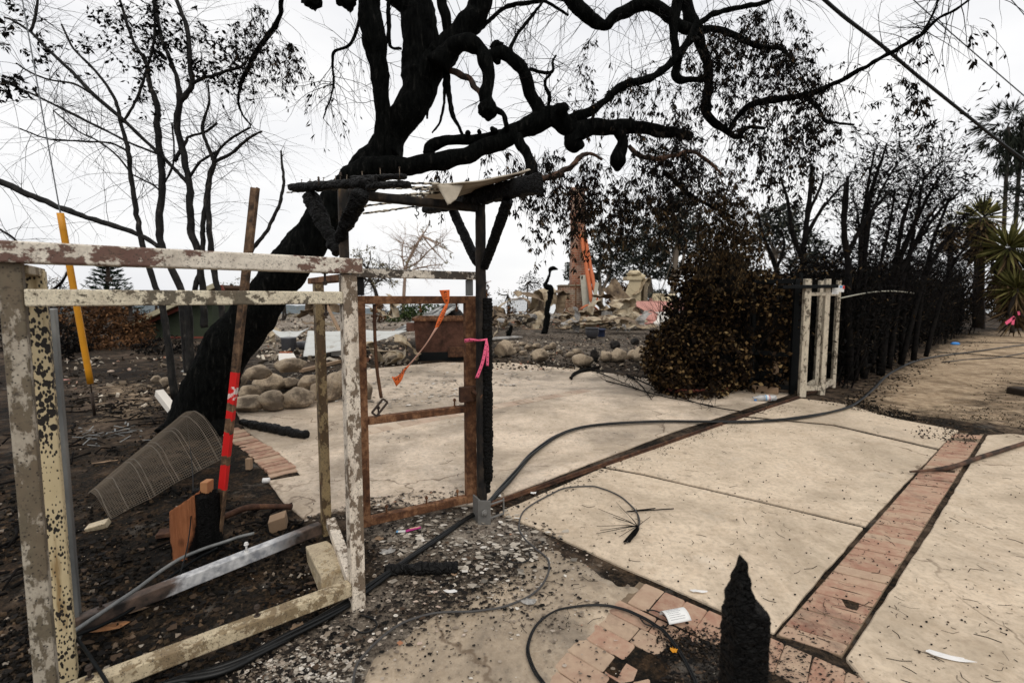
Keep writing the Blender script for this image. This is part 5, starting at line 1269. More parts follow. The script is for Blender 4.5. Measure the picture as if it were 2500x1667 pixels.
gum(1900, 720, 38, [(1895,530,38,30),(1925,520,34,26),(1880,570,30,26),(1950,570,30,30),(1985,600,30,30),(1990,640,30,26),(1900,610,26,24),(1860,540,24,24),(1850,590,20,26),(1960,640,34,26),(1920,560,30,20)], [[(1905,760,0,7),(1900,680,0,6),(1890,620,0,4)], [(1975,740,0,6),(1965,680,0,5),(1960,620,0,4)], [(1895,650,0,4),(1870,600,0,3),(1860,560,0,2)]], 'rounded olive tree behind the great tree and left of the burnt hedge', 520, 'gum_leaf', 'gum_trunk', (0.25,0.5), (0.09,0.18), name='olive_tree')
gum(985, 745, 46, [(1035,560,12,8),(1060,590,10,8),(1005,600,12,8),(1090,640,10,8),(1000,640,10,7),(1085,600,10,7),(1045,545,9,6),(985,655,9,7),(1030,590,10,6),(1105,620,8,6)], [[(984,765,0,4.5),(988,690,0,4),(992,650,0,3.5),(1010,610,0,3),(1030,575,0,2)], [(992,655,0,2.5),(1020,640,0,2),(1050,610,0,1.6),(1080,590,0,1.2)], [(990,670,0,2),(1020,655,0,1.6),(1075,645,0,1.2)], [(988,660,0,2),(982,620,0,1.6),(985,590,0,1.2)]], 'pale thin-leaved tree with slender pinkish trunk above the gate', 140, 'tan_leaf', 'pale_trunk', (0.3,0.5), (0.1,0.2), name='sparse_tree')
gum(925, 760, 40, [(870,620,18,12),(895,640,20,13),(930,650,18,12),(950,660,18,14),(905,610,14,9),(960,690,12,8),(880,665,12,8),(920,690,14,8)], [[(925,765,0,5),(918,715,0,4.5),(905,685,0,4),(895,655,0,3)], [(910,695,0,2.5),(935,680,0,2),(950,660,0,1.5)], [(905,690,0,2.2),(885,675,0,1.6)]], 'low olive-leaved tree with dark crooked trunk above the gate hinge', 260, 'tan_leaf', 'palm_trunk', (0.2,0.4), (0.08,0.16), name='sparse_tree')
gum(1000, 790, 30, [(985,760,30,20),(1015,765,34,20),(1050,755,34,16),(960,780,22,20),(1075,770,18,18)], [[(1000,795,0,3),(1000,770,0,2)]], 'dark green bank of bushes behind the rusty bin', 800, 'green_leaf', l=(0.15,0.3), w=(0.06,0.12), name='bush', cat='bush')
gum(925, 800, 28, [(925,765,18,24),(930,740,12,16)], [[(925,810,0,3),(925,770,0,2)]], 'brown scorched bush left of the green bushes', 700, 'russet_leaf', l=(0.12,0.25), w=(0.05,0.1), name='bush', cat='bush')
for (x, y0, Y, cl, lb, mt) in ((1187,770,34,[(1187,710,9,26),(1188,735,11,24)],'narrow scorched columnar shrub right of the charred post','russet_leaf'),(1288,772,36,[(1288,690,24,20),(1305,700,22,18),(1275,715,20,16),(1300,675,16,14),(1318,690,14,12)],'dark leafy shrub before the iron fence left of the black snag','black_leaf'),(1240,770,38,[(1240,720,18,16),(1228,740,16,14),(1215,715,10,12),(1250,745,14,12)],'faint bare shrub right of the narrow columnar shrub','tan_leaf'),(1243,775,30,[(1243,760,20,11)],'low rounded brown shrub at the foot of the iron fence','russet_leaf')):
    gum(x, y0, Y, cl, [[(x,y0+8,0,2.5),(x,y0-30,0,2),(x,cl[0][1],0,1.5)]], lb, 240 if mt in ('tan_leaf','black_leaf') else 600, mt, 'palm_trunk', (0.14,0.28), (0.05,0.11), 'shrub', 'shrub')
# bare shrubs far left, russet shrub, scrub between trunk and gate
for (x, y0, Y, cl, lb, mt, nl) in ((230,905,15,[(190,780,46,50),(240,790,50,56),(290,790,44,50),(330,800,40,46),(210,850,50,30),(300,850,54,30),(270,745,40,30),(350,840,30,30)],'broad russet scorched shrub behind the yellow guy guard','russet_leaf',700),(380,770,19,[(430,745,44,26),(480,740,40,26),(520,735,36,24),(400,770,40,24)],'tangled dry brush on the roof edge of the green cabin','russet_leaf',180),(50,860,14,[(20,760,60,60),(70,740,50,50),(10,820,50,40),(90,800,40,40)],'black burnt shrub at the left edge behind the fence posts','black_leaf',300),(560,745,30,[(560,705,40,20),(600,690,30,18),(535,720,26,16)],'pale scorched tree top seen left of the leaning trunk','tan_leaf',300),(690,790,30,[(690,770,30,14),(720,760,24,18),(660,785,24,12)],'low dry scrub between the leaning trunk and the fence post','tan_leaf',300)):
    gum(x, y0, Y, cl, [[(x,y0+6,0,3),(x+4,y0-50,0,2.5),(x+8,cl[0][1],0,2)]], lb, nl, mt, 'palm_trunk', (0.07,0.16), (0.025,0.06), 'scorched_shrub', 'shrub')
for (x, y0, Y, cl, lb, mt, nl) in ((400,880,13,[(400,850,60,30),(350,860,50,24),(460,862,50,22),(520,850,40,24)],'low dark scrub at the foot of the green cabin','black_leaf',420),(170,880,12,[(150,830,30,46),(180,850,40,36),(215,860,36,28)],'dark burnt thicket behind the yellow guy guard','black_leaf',520),(120,800,18,[(120,730,50,60),(170,760,40,50),(90,770,40,50)],'dim brown thicket seen between the left fence posts','dead_leaf_brown',420),(640,860,20,[(650,790,40,16),(610,800,40,16)],'brown low scrub right behind the leaning trunk','russet_leaf',260)):
    gum(x, y0, Y, cl, [[(x,y0+6,0,3),(x+4,y0-30,0,2.5),(x+8,cl[0][1],0,2)]], lb, nl, mt, 'palm_trunk', (0.07,0.18), (0.02,0.05), 'scorched_shrub', 'shrub')
# leafless black tree at far left behind the fence
t = thing('bare_tree', PY(40, 880, 11), 'leafless blackened tree at the far left behind the posts', 'tree'); m = MB()
for path in ([(60,900,11,9),(58,820,11,8),(75,760,11,6),(110,720,11,4),(150,690,11,3),(175,640,11,2)], [(58,820,11,6),(30,740,11,5),(10,690,11,4),(-20,640,11,3)], [(110,720,11,3),(150,722,11,2.5),(190,735,11,2)], [(20,620,11,3),(40,590,11,2.5),(0,560,11,2.5)], [(-30,1010,7,12),(40,1045,7,10),(90,1075,7,8)], [(-20,930,8,5),(60,960,8,4),(100,985,8,3)]):
    r = limb(m, path, 7, 0.12); sprout(m, r[0], r[1], 10, (0.3,1.0), 0.008, 1, 0.3, 0.2, grav=0, wob=0.2, kids=3, n=3)
part('trunk', m, MT['burnt_twig'], t)
# norfolk pine
b = PY(262, 800, 42); pine = thing('norfolk_pine', b, 'dark green tiered conifer rising behind the fence between posts', 'tree')
m = MB(); top = PY(262, 635, 42); m.tube([b, top], [0.28, 0.05], 8); part('trunk', m, MT['palm_trunk'], pine)
lf = LF(); H_ = top.z - b.z
for i in range(15):
    t_ = i/14; z = top.z - 0.4 - t_*(H_*0.86); R_ = 0.35 + 2.6*t_**0.8
    for k_ in range(9):
        a = k_*0.698 + i*0.4 + rnd(-.12,.12)
        for s_ in range(26):
            u = random.random(); p = V(top.x + R_*u*math.cos(a), top.y + R_*u*math.sin(a), z + 0.30*u*u - 0.05 + rnd(-.05,.05)) + rdir()*0.10
            lf.add(p, V(math.cos(a)+rnd(-.7,.7), math.sin(a)+rnd(-.7,.7), 0.35), rnd(.25,.5), rnd(.06,.12))
part('crown', lf.mb(), MT['pine_leaf'], pine)
# faint trees seen through the lower fence opening, left
# green cabin
Yh = 17.0
cab = thing('green_cabin', PY(430, 862, Yh), 'green walled cabin with sloping pale eave and red framed windows behind the burnt stems', 'cabin')
def hp(x, y, dy=0.0): return PY(x, y, Yh + dy)
z0 = -0.3
a, b = hp(300, 800), hp(520, 800)
m = MB(); zl, zr = hp(320,800).z, hp(545,700).z
m.add([(a.x, Yh, z0), (b.x, Yh, z0), (b.x, Yh, zr-.1), (a.x, Yh, zl-.15), (a.x, Yh+1.2, z0), (b.x, Yh+1.2, z0), (b.x, Yh+1.2, zr-.1), (a.x, Yh+1.2, zl-.15)], [(0,1,2,3), (5,4,7,6), (4,0,3,7), (1,5,6,2), (3,2,6,7)])
part('wall', m, MT['green_wall'], cab)
m = MB(); e0, e1 = hp(310, 797, -.5), hp(528, 695, -.5); m.bar(e0, e1, 0.12, 0.16); ev = part('eave', m, MT['eave_board'], cab)
m = MB(); q0, q1 = hp(310, 803, -.3), hp(545, 694, -.3); m.add([e0 + V(0,.05,-.1), e1 + V(0,.05,-.1), e1 + V(0,1.7,-.1), e0 + V(0,1.7,-.1), e0 + V(0,.05,.0), e1 + V(0,.05,.0), e1 + V(0,1.7,.0), e0 + V(0,1.7,.0)], [(3,2,1,0), (4,5,6,7), (0,1,5,4), (1,2,6,5), (2,3,7,6), (3,0,4,7)]); part('roof', m, MT['russet_roof'], cab)
m = MB(); q0, q1 = hp(310, 806, -.25), hp(545, 702, -.25); m.bar(q0, q1, 0.05, 0.22); part('fascia', m, MT['red_frame'], cab)
for (x0, x1, y0, y1) in ((418,446,828,856),(480,506,828,858)):
    p, q = hp(x0, y0, -.02), hp(x1, y1, -.02); m = MB(); f = 0.10
    for (c0, c1) in (((p.x-f, p.z+f), (q.x+f, p.z)), ((p.x-f, q.z), (q.x+f, q.z-f)), ((p.x-f, p.z), (p.x, q.z)), ((q.x, p.z), (q.x+f, q.z))): m.box((c0[0], Yh-.08, min(c0[1],c1[1])), (c1[0], Yh-.003, max(c0[1],c1[1])))
    w = part('window', m, MT['red_frame'], cab); m = MB(); m.box((p.x, Yh-.03, q.z), (q.x, Yh-.004, p.z)); part('pane', m, MT['dark_glass'], w)
p, q = hp(447, 815), hp(470, 895); m = MB(); m.box((p.x+.12, Yh-.1, q.z), (q.x, Yh-.004, p.z)); part('corner_board', m, MT['red_frame'], cab)
m = MB(); p, q = hp(418, 868), hp(446, 895); m.box((p.x-.1, Yh-.02, q.z), (q.x+.12, Yh-.002, p.z)); part('sill_panel', m, MT['green_wall'], cab)

# ---- big scorched hedge mound in the middle right
random.seed(41)
hb = thing('scorched_hedge', G(1760, 955), 'large rounded hedge of curled brown scorched leaves right of the courtyard', 'hedge')
lf = LF(); m = MB()
def hed(cx, cy, rx, ry, d, n, dy=0.6, l=(0.045,0.095), w=(0.036,0.066), hol=0.66):
    c = P(cx, cy, d); leafball(lf, c, rx/FPX*d, dy, ry/FPX*d, n, l, w, hol, 0.4)
for a in ((1770,720,110,95,7.7,4200),(1850,760,90,110,7.6,2600),(1700,770,80,90,7.6,2600),(1665,860,75,95,7.4,3000),(1740,880,90,90,7.4,3000),(1830,880,90,90,7.5,1600),(1625,900,45,50,7.3,1300),(1680,940,90,30,7.2,1500),(1620,835,36,30,7.4,700),(1750,645,70,34,7.8,1100),(1680,680,40,40,7.7,700),(1900,720,50,60,7.7,700),(1790,610,60,50,7.9,700),(1720,640,40,40,7.8,600),(1600,870,30,40,7.4,400)): hed(*a)
part('foliage', lf.mb(), MT['hedge_leaf'], hb)
for _ in range(110):
    b = P(rnd(1620,1910), 955, 7.6 + rnd(-.2,.5)); b.z = 0; d = V(rnd(-.5,.5), rnd(-.4,.4), 1).normalized(); grow(m, b, d, rnd(0.9,1.9), 0.012, 2, -0.02, 0.14, 3, None, 4, 0.7)
part('branches', m, MT['burnt_twig'], hb)
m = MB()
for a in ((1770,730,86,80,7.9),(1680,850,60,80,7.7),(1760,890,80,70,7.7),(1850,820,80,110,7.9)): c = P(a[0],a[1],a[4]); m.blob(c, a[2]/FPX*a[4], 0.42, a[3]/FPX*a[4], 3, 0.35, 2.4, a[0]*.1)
part('light_block_core', m, MT['black_leaf'], hb)  # dark core added inside the leaves to block light, standing for dense twigs

# ---- burnt hedge along the path
random.seed(43)
lf3 = LF()
hg = thing('burnt_hedge', G(2200, 890), 'long charred hedge of dense black stems along the dusty path', 'hedge')
m = MB(); tw = MB(); lf = LF(); l2 = LF()
line = [(2052,950),(2090,935),(2140,912),(2190,885),(2240,862),(2290,842),(2340,825),(2390,812)]
gl = spline([tuple(G(x, y))[:2] for x, y in line], 8)
for i in range(340):
    t = (i/340)**1.25; k_ = min(len(gl)-2, int(t*(len(gl)-1))); b = Vector((gl[k_][0] + rnd(-.5,.2), gl[k_][1] + rnd(0.0,1.3), 0)); hgt = rnd(1.3, 2.2)*(1 + 0.45*t)
    d = V(rnd(-.3,.5), rnd(-.3,.3), 1).normalized(); n = 9; pts = [b]; rad = []; r0 = rnd(0.006, 0.021)
    for s_ in range(n): d = (d + V(rnd(-.12,.14), rnd(-.12,.12), 0.02)).normalized(); pts.append(pts[-1] + d*hgt/n)
    rad = [r0*(1 - 0.75*s_/n) for s_ in range(n+1)]; m.tube(pts, rad, 5, 0.15, 12, cap=False)
    for _ in range(4):
        q = pts[random.randrange(2, n+1)]; grow(tw, q, V(rnd(-.5,.7), rnd(-.6,.6), 0.9).normalized(), rnd(.3,.8), 0.006, 1, -0.03, 0.16, 3, None, 3, 0.6)
    for _ in range(64):
        q = pts[random.randrange(1, n+1)] + rdir()*0.25; (lf if random.random() < 0.94 else l2).add(q, rdir() + V(0,0,.2), rnd(.05,.12), rnd(.015,.035))
part('stems', m, MT['burnt_twig'], hg); part('twigs', tw, MT['burnt_twig'], hg); part('dead_leaves', lf.mb(), MT['black_leaf'], hg)
m = MB()     # dense black heart of the hedge: short crossing twigs
for i in range(0, len(gl)-1):
    t = i/len(gl)
    for _ in range(560):
        hh = (1.55 + 1.35*t)*(1.0 + .45*mn.noise(Vector((gl[i][0]*1.3, gl[i][1]*1.3, 4))) + .22*mn.noise(Vector((gl[i][0]*5, gl[i][1]*5, 9))))
        p = V(gl[i][0] + rnd(-.7,.3), gl[i][1] + rnd(.15,2.3), hh*(1 - random.random()**1.3*.97)); 
        if nz(p, 1.3, 2) < -.30: continue
        lf3.add(p, rdir() + V(.1,0,.5), rnd(.10,.34), rnd(.012,.05))
part('dense_twigs', lf3.mb(), MT['black_leaf'], hg)
m = MB()
for i in range(0, len(gl)-1, 2):
    t = i/len(gl); c = V(gl[i][0] + 0.1, gl[i][1] + 1.5, 0.7); m.blob(c, 0.6, 0.5, 0.75*(1 + 0.7*t), 3, 0.6, 2.6, i*1.3)
part('dense_growth', m, MT['black_leaf'], hg)
m = MB()
for i in range(0, len(gl)-1):
    for _ in range(70): l2.add(V(gl[i][0] + rnd(-.6,.3), gl[i][1] + rnd(.3,2.2), rnd(0.6,2.3)), rdir(), rnd(.05,.12), rnd(.02,.04))
part('scorched_leaves', l2.mb(), MT['dead_leaf_brown'], hg)
# rails of the fence swallowed by the hedge
m = MB(); a, b = G(2062, 935) + V(-.5,.9,0), G(2440, 795) + V(-.6,.9,0); a.z = b.z = 0
for za, zb, r in ((1.62, 1.60, 0.022), (0.62, 0.75, 0.02)): m.bar(V(a.x, a.y, za), V(b.x, b.y, zb), r*2, r*2)
for k_ in (0.0, 0.10, 0.24, 0.42, 0.62, 0.85): p = a + (b-a)*k_; m.bar(V(p.x, p.y, 0), V(p.x, p.y, 1.66), .05, .05, (0,1,0))
o = part('hedge_fence', m, MT['black_iron'], None); tag(o, 'thin rusty rail fence swallowed by the charred hedge', 'fence')
m = MB(); a, b = P(2052, 728, 6.9), P(2230, 716, 8.8); q = [a + (b-a)*t + V(0,0,0.07*math.sin(t*3.1)) for t in np.linspace(0, 1, 14)]; m.tube(q, 0.011, 7, 0.1); o = part('pale_rail', m, MT['grey_board'], None); tag(o, 'pale thin wooden rail leading from the white pillar into the hedge', 'rail')
# taller burnt trees rising out of it
def rising(label, stems, tw_n, leaf_n, name='burnt_sapling', up=0.5, lr=(0.4,1.2)):
    t = thing(name, G(stems[0][0][0], max(800, stems[0][0][1])), label, 'tree'); m = MB(); tw = MB(); lf = LF()
    for s_ in stems:
        r = limb(m, s_, 7, 0.1); lk = dict(lf=lf, dens=leaf_n, l=(0.06,0.14), w=(0.02,0.045), droop=0.1, scat=0.9, lev=1)
        sprout(tw, r[0], r[1], tw_n, lr, 0.006, 1, 0.35, up, grav=-0.02, wob=0.12, kids=3, n=3, leaf=lk if leaf_n else None)
    part('stem', m, MT['burnt_twig'], t); part('twigs', tw, MT['burnt_twig'], t)
    if leaf_n: part('dead_leaves', lf.mb(), MT['black_leaf'], t)
rising('bare forked burnt sapling at the near end of the hedge', [[(2075,930,7.6,9),(2072,740,7.7,8),(2070,640,7.8,7),(2060,560,7.8,6),(2066,500,7.8,5),(2070,430,7.8,3)], [(2070,620,7.8,5),(2095,570,7.8,4.5),(2125,520,7.8,4),(2170,470,7.8,3)], [(2064,600,7.8,4),(2058,540,7.8,3.5),(2063,450,7.8,3)]], 14, 0)
rising('tall burnt sapling with several upright stems above the hedge', [[(2110,925,8.2,8),(2108,760,8.3,7),(2112,600,8.4,6),(2125,480,8.4,5),(2150,400,8.4,3),(2165,350,8.4,2)], [(2108,700,8.3,5),(2120,560,8.4,4),(2150,470,8.4,3),(2190,400,8.4,2)], [(2100,700,8.3,5),(2104,560,8.4,4),(2120,450,8.4,3),(2135,370,8.4,2)]], 34, 5)
rising('feathery burnt shrub fanning up out of the middle of the hedge', [[(2170,900,9,6),(2200,700,9.2,5),(2240,580,9.4,4),(2290,500,9.5,2)], [(2200,890,9.6,6),(2250,700,9.7,5),(2300,600,9.8,4),(2350,545,9.9,2)], [(2130,910,8.6,5),(2140,700,8.7,4),(2170,560,8.8,3),(2185,470,8.8,2)], [(2260,870,10.5,5),(2300,720,10.6,4),(2330,640,10.6,3),(2370,590,10.6,2)], [(2090,930,8,5),(2095,720,8.1,4),(2100,620,8.1,3),(2095,520,8.1,2)]], 46, 6, up=0.9, lr=(.35,.95))
rising('bushy burnt sapling leaning right with dense black twigs', [[(2150,915,8.8,9),(2170,740,8.9,8),(2210,600,9.0,6),(2255,500,9.1,4),(2300,420,9.2,2)], [(2170,740,8.9,6),(2190,620,9.0,5),(2210,520,9.1,4),(2240,440,9.1,2)], [(2190,680,8.9,5),(2240,590,9.0,4),(2290,520,9.1,3),(2330,480,9.1,2)], [(2215,590,9.0,4),(2240,520,9.0,3),(2255,440,9.0,2),(2300,395,9,2)]], 60, 4)
rising('thin burnt sapling at the far end of the hedge before the yuccas', [[(2230,880,10,6),(2250,720,10,5),(2275,600,10,4),(2300,530,10,3),(2320,480,10,2)], [(2200,890,10,6),(2210,700,10,5),(2225,600,10,4),(2235,560,10,2)]], 16, 0)
rising('leafless dark tree standing behind the hedge mound', [[(1965,900,12,8),(1962,700,12,8),(1962,620,12,7),(1970,540,12,6),(1978,470,12,5),(1982,400,12,3)], [(1962,640,12,6),(1935,570,12,5),(1925,500,12,4),(1905,430,12,2)], [(1966,580,12,5),(2000,520,12,4),(2040,470,12,3),(2070,440,12,2)], [(1975,520,12,4),(2005,450,12,3),(2010,420,12,2)]], 16, 0, 'bare_tree')
rising('leafless crooked tree behind the hedge mound, nearer its left side', [[(1920,880,13,7),(1905,720,13,6),(1890,640,13,5),(1865,580,13,4),(1850,520,13,3)], [(1895,660,13,4),(1915,600,13,3),(1905,560,13,2)]], 14, 0, 'bare_tree')

# ---- yuccas and palms at right
random.seed(47)
def yucca(label, base, heads, trunk_r=0.12, dead=1.0):
    t = thing('yucca', base, label, 'yucca'); m = MB()
    for h in heads:
        c = h[0]; q = spline([tuple(base), tuple((base + c)/2 + V(rnd(-.2,.2), 0, 0)), tuple(c)], 5); m.tube([Vector(v) for v in q], [trunk_r*(1 - 0.3*i/len(q)) for i in range(len(q))], 8, 0.2, 4)
    part('trunk', m, MT['palm_trunk'], t)
    lf = LF(); ld = LF()
    for c, R_, n in heads:
        for _ in range(n):
            d = rdir(); d.z = d.z*0.9 + 0.25; d.normalize(); lf.add(c + d*0.05, d, R_*rnd(.75,1.1), R_*0.075)
        for _ in range(int(n*dead)):
            d = V(rnd(-1,1), rnd(-1,1), rnd(-1.6,-.35)).normalized(); s_ = c - V(0,0,rnd(0, R_*1.3)); ld.add(s_ + V(d.x, d.y, 0)*0.1, d, R_*rnd(.6,1.0), R_*0.07)
    part('crown', lf.mb(), MT['yucca_leaf'], t); part('dead_skirt', ld.mb(), MT['yucca_dead'], t)
yucca('tall yucca with a heavy dead skirt, second from the left of its row', PY(2388,800,19), [(PY(2400,530,19),1.05,110)], 0.2, 5.0)
yucca('slim drooping yucca leftmost of its row against the sky', PY(2320,800,19), [(PY(2322,545,19),0.7,34)], 0.12, 9.0)
yucca('bushy green yucca at the right edge with several heads', PY(2480,800,18), [(PY(2462,605,18),1.25,170),(PY(2500,660,18),1.1,120),(PY(2430,640,18.5),0.8,60)], 0.2, 0.6)
yucca('small bright yucca on a thin trunk with a pink ribbon by the path end', PY(2472,812,17.5), [(PY(2484,705,17.5),1.0,150)], 0.07, 0.6)
m = MB(); c = PY(2470,782,17.2); m.bar(c + V(-.22,0,-.12), c + V(.1,0,.12), 0.01, 0.12, (0,0,1)); m.bar(c + V(.05,0,-.16), c + V(.07,0,.12), 0.01, 0.1, (1,0,0)); m.bar(c + V(.26,0,.2), c + V(.22,0,.34), .01, .08, (1,0,0)); o = part('pink_flag', m, MT['tape_pink'], None); tag(o, 'bright pink ribbon tied on the far yucca trunk', 'ribbon')
def palm(label, bx, Yp, top, R_, lean=0.0):
    b = PY(bx, 800, Yp); c = PY(*top, Yp); t = thing('fan_palm', b, label, 'palm'); m = MB(); q = spline([tuple(b), tuple((b+c)/2 + V(lean,0,0)), tuple(c)], 8); m.tube([Vector(v) for v in q], [0.17*(1-0.3*i/len(q))*Yp/40 for i in range(len(q))], 8, 0.05); part('trunk', m, MT['palm_trunk'], t)
    lf = LF()
    for k_ in range(34):
        a = rnd(0, 6.28); el = rnd(-0.9, 0.9); d = V(math.cos(a)*math.cos(el), math.sin(a)*math.cos(el), math.sin(el)); h = c + d*R_*rnd(.5,.8)
        for _ in range(20): e = (d + rdir()*0.65 + V(0,0,-.45)).normalized(); lf.add(h, e, R_*rnd(.3,.55), 0.05*Yp/40*1.6)
    for _ in range(420): d = V(rnd(-1,1), rnd(-1,1), -2.2).normalized(); lf.add(c + V(rnd(-.4,.4)*R_*0.6, rnd(-.3,.3), -rnd(0, R_*1.5)), d, R_*rnd(.25,.45), 0.09)
    part('crown', lf.mb(), MT['palm_leaf'], t)
palm('tall thin fan palm, left trunk of the pair at the right edge', 2440, 40, (2462, 310), 2.4)
palm('tall thin fan palm just right of its twin, partly out of frame', 2462, 42, (2496, 300), 2.6)
gum(2540, 800, 30, [(2500,450,34,20),(2470,470,26,12),(2520,520,40,16),(2480,500,26,10)], [[(2560,800,0,7),(2550,600,0,6),(2530,480,0,4)]], 'dark pine-like branches crossing the palm trunks at the right edge', 420, 'palm_leaf', 'palm_trunk', (0.25,0.5), (0.05,0.1), name='dark_tree')
gum(2420, 805, 22, [(2400,740,50,30),(2350,750,40,34),(2440,730,50,30),(2480,760,40,24),(2310,720,34,40),(2360,690,40,30)], [[(2400,805,0,4),(2400,760,0,3)]], 'dark tangled brush below the yuccas at the path end', 600, 'dead_leaf_brown', 'palm_trunk', (0.15,0.35), (0.03,0.07), name='brush', cat='brush')
# ------------------------------------------------------------------ boulders
random.seed(53)
def rock(px, py, w, h, label=None, group=None, lift=0.0, seed=None, mat='rock', name='boulder', depth_k=0.85, cat='boulder', rot=0.0):
    """px,py = bottom middle in pixels; w,h = size in pixels"""
    b = G(px, py); d = b.y; s_ = 1/FPX*d*1.0; rx, rz = w*s_/2*.92, h*s_/2*.95
    m = MB(); m.blob(b + V(0, rx*depth_k*0.8, rz*0.86 + lift), rx, rx*depth_k, rz, 4, 0.15, 1.25, seed if seed is not None else px*0.37, 0, 0.72, rot, True, 7)
    o = part(name, m, MT[mat]); tag(o, label, cat, group); return o
gp = 'boulders heaped in the pile left of the gate'
for a in ((650,1008,84,58,'low boulder at the front left foot of the pile, tucked behind the trunk',0),(712,1000,96,56,'broad smooth boulder at the front middle of the pile',0),(655,1005,60,40,'small rounded boulder at the very front of the pile',0),
          (790,985,90,70,'largest pale boulder of the pile, split behind the scorched back post',0),(840,975,80,84,'upright boulder just behind the white fence post',0),(880,985,60,72,'boulder showing between the gate hinge stile and the drop rod',0),
          (600,985,60,50,'dark underside boulder half hidden by the painted pole',0),(585,1010,110,44,'flat lower boulder right against the trunk foot',0),
          (645,962,90,56,'brown faced boulder in the second row of the pile',0),(755,962,70,52,'slanting boulder in the second row right of the brown faced one',0),(700,955,60,36,'small dark boulder wedged in the second row',0),
          (620,935,66,50,'square shouldered boulder in the back row beside the trunk',0),(810,950,60,46,'pale round boulder in the back row behind the scorched post',0)):
    rock(a[0], a[1], a[2], a[3], a[4], gp, a[5])
rock(698, 985, 84, 46, 'big flat-topped boulder perched on top of the heap', gp, 0.42)
rock(622, 985, 70, 40, 'pale flat boulder resting high on the left of the heap', gp, 0.32)
rock(575, 960, 46, 40, 'small tan boulder by the trunk at the far left of the heap', gp, 0.1)
gm = 'boulders edging the courtyard'
for a in ((1232,873,62,46,'squat brown boulder edging the courtyard, nearest the charred post'),(1320,885,46,36,'boulder with a dark burnt front edging the courtyard'),(1425,898,60,38,'large smooth tan boulder in front of the others by the courtyard'),(1512,885,52,38,'golden boulder with a blackened right end'),(1480,885,36,32,'pale boulder leaning on the golden boulder'),(1568,885,50,46,'grey boulder at the hedge foot'),(1545,880,30,28,'small grey boulder between the golden one and the hedge')):
    rock(a[0], a[1], a[2]*1.0, a[3]*1.05, a[4], gm)
for i, (x, y, w, h) in enumerate(((1262,862,26,16),(1278,868,22,14),(1292,856,30,18),(1310,852,30,16),(1335,858,24,18),(1350,855,22,22),(1366,862,18,10),(1392,874,24,18),(1412,868,30,20),(1300,872,16,10),(1340,870,22,10),(1352,868,14,8),(1255,850,30,14),(1277,845,30,12),(1600,900,20,18),(1590,888,24,20),(1620,905,22,16),(1575,902,18,12),(1228,850,30,14),(1250,842,24,10))):
    rock(x, y, w, h, 'small rock scattered among the big boulders behind the courtyard', 'small rocks behind the courtyard', name='rock', cat='rock')
for i, (x, y, w, h) in enumerate(((398,948,34,30),(415,958,26,18),(375,935,26,20))):
    rock(x, y, w, h, ('pale rounded rock just left of the slender stems','grey small rock under the slender stems','tan flat rock furthest left of the stems')[i], name='rock', cat='rock')
rock(1503, 853, 30, 24, 'round black burnt clump, left of two beyond the golden boulder', mat='coal_lump', name='burnt_clump', cat='burnt clump')
rock(1552, 843, 24, 20, 'round black burnt clump nearer the hedge, smaller of two', mat='coal_lump', name='burnt_clump', cat='burnt clump')
m = MB(); c = G(1452, 885); m.blob(c + V(0,.05,.14), .10, .06, .17, 3, .35, 2, 3); o = part('charred_chunk', m, MT['coal_lump']); tag(o, 'black charred chunk leaning on the large smooth tan boulder', 'charcoal')

# ------------------------------------------------------------------ rusty bin
c0, c1 = G(1018, 880), G(1188, 877); w = (c1 - c0); u = w.normalized(); n_ = V(-u.y, u.x, 0); h = 0.98; dp = 1.2
bn = thing('rusty_bin', (c0 + c1)/2, 'rusty steel rubbish bin with a scorched base behind the gate', 'bin'); Lb = w.length
def bp(a, b, z): return c0 + u*a + n_*b + V(0, 0, z)
m = MB(); f = -0.13
m.add([bp(0,0,.04), bp(Lb,0,.04), bp(Lb,dp,.04), bp(0,dp,.04), bp(f*.3,f,h), bp(Lb-f*.3,f,h), bp(Lb-f*.3,dp,h), bp(f*.3,dp,h)], [(3,2,1,0), (0,1,5,4), (1,2,6,5), (2,3,7,6), (3,0,4,7)])
part('body', m, MT['rust_bin'], bn, solid=0.02)
m = MB(); a = bp(f*.3-.02,f-.02,h+.01); b = bp(Lb-f*.3+.02,f-.02,h+.01); m.bar(a, b, .07, .07); m.bar(bp(f*.3,dp,h+.01), bp(Lb,dp,h+.01), .07, .07); m.bar(a + n_*.036, bp(f*.3-.02,dp,h+.01) - n_*.036, .07, .07); part('rim', m, MT['rust'], bn, bevel=.006)
m = MB(); q = bp(-.12,-.16,.82); m.obox(q, u*.09, n_*.13, (0,0,.10)); part('lifting_pocket', m, MT['rust_bin'], bn, bevel=.008)
m = MB(); m.obox(bp(Lb*.62,-.075,.20), u*.30, n_*.02, (0,0,.13)); part('stain_plate', m, MT['rust_dark'], bn, bevel=.02)
m = MB(); m.obox(bp(Lb/2,-.03,.10), u*(Lb/2+.02), n_*.03, (0,0,.10)); part('base_skirt', m, MT['black_iron'], bn, bevel=.005)

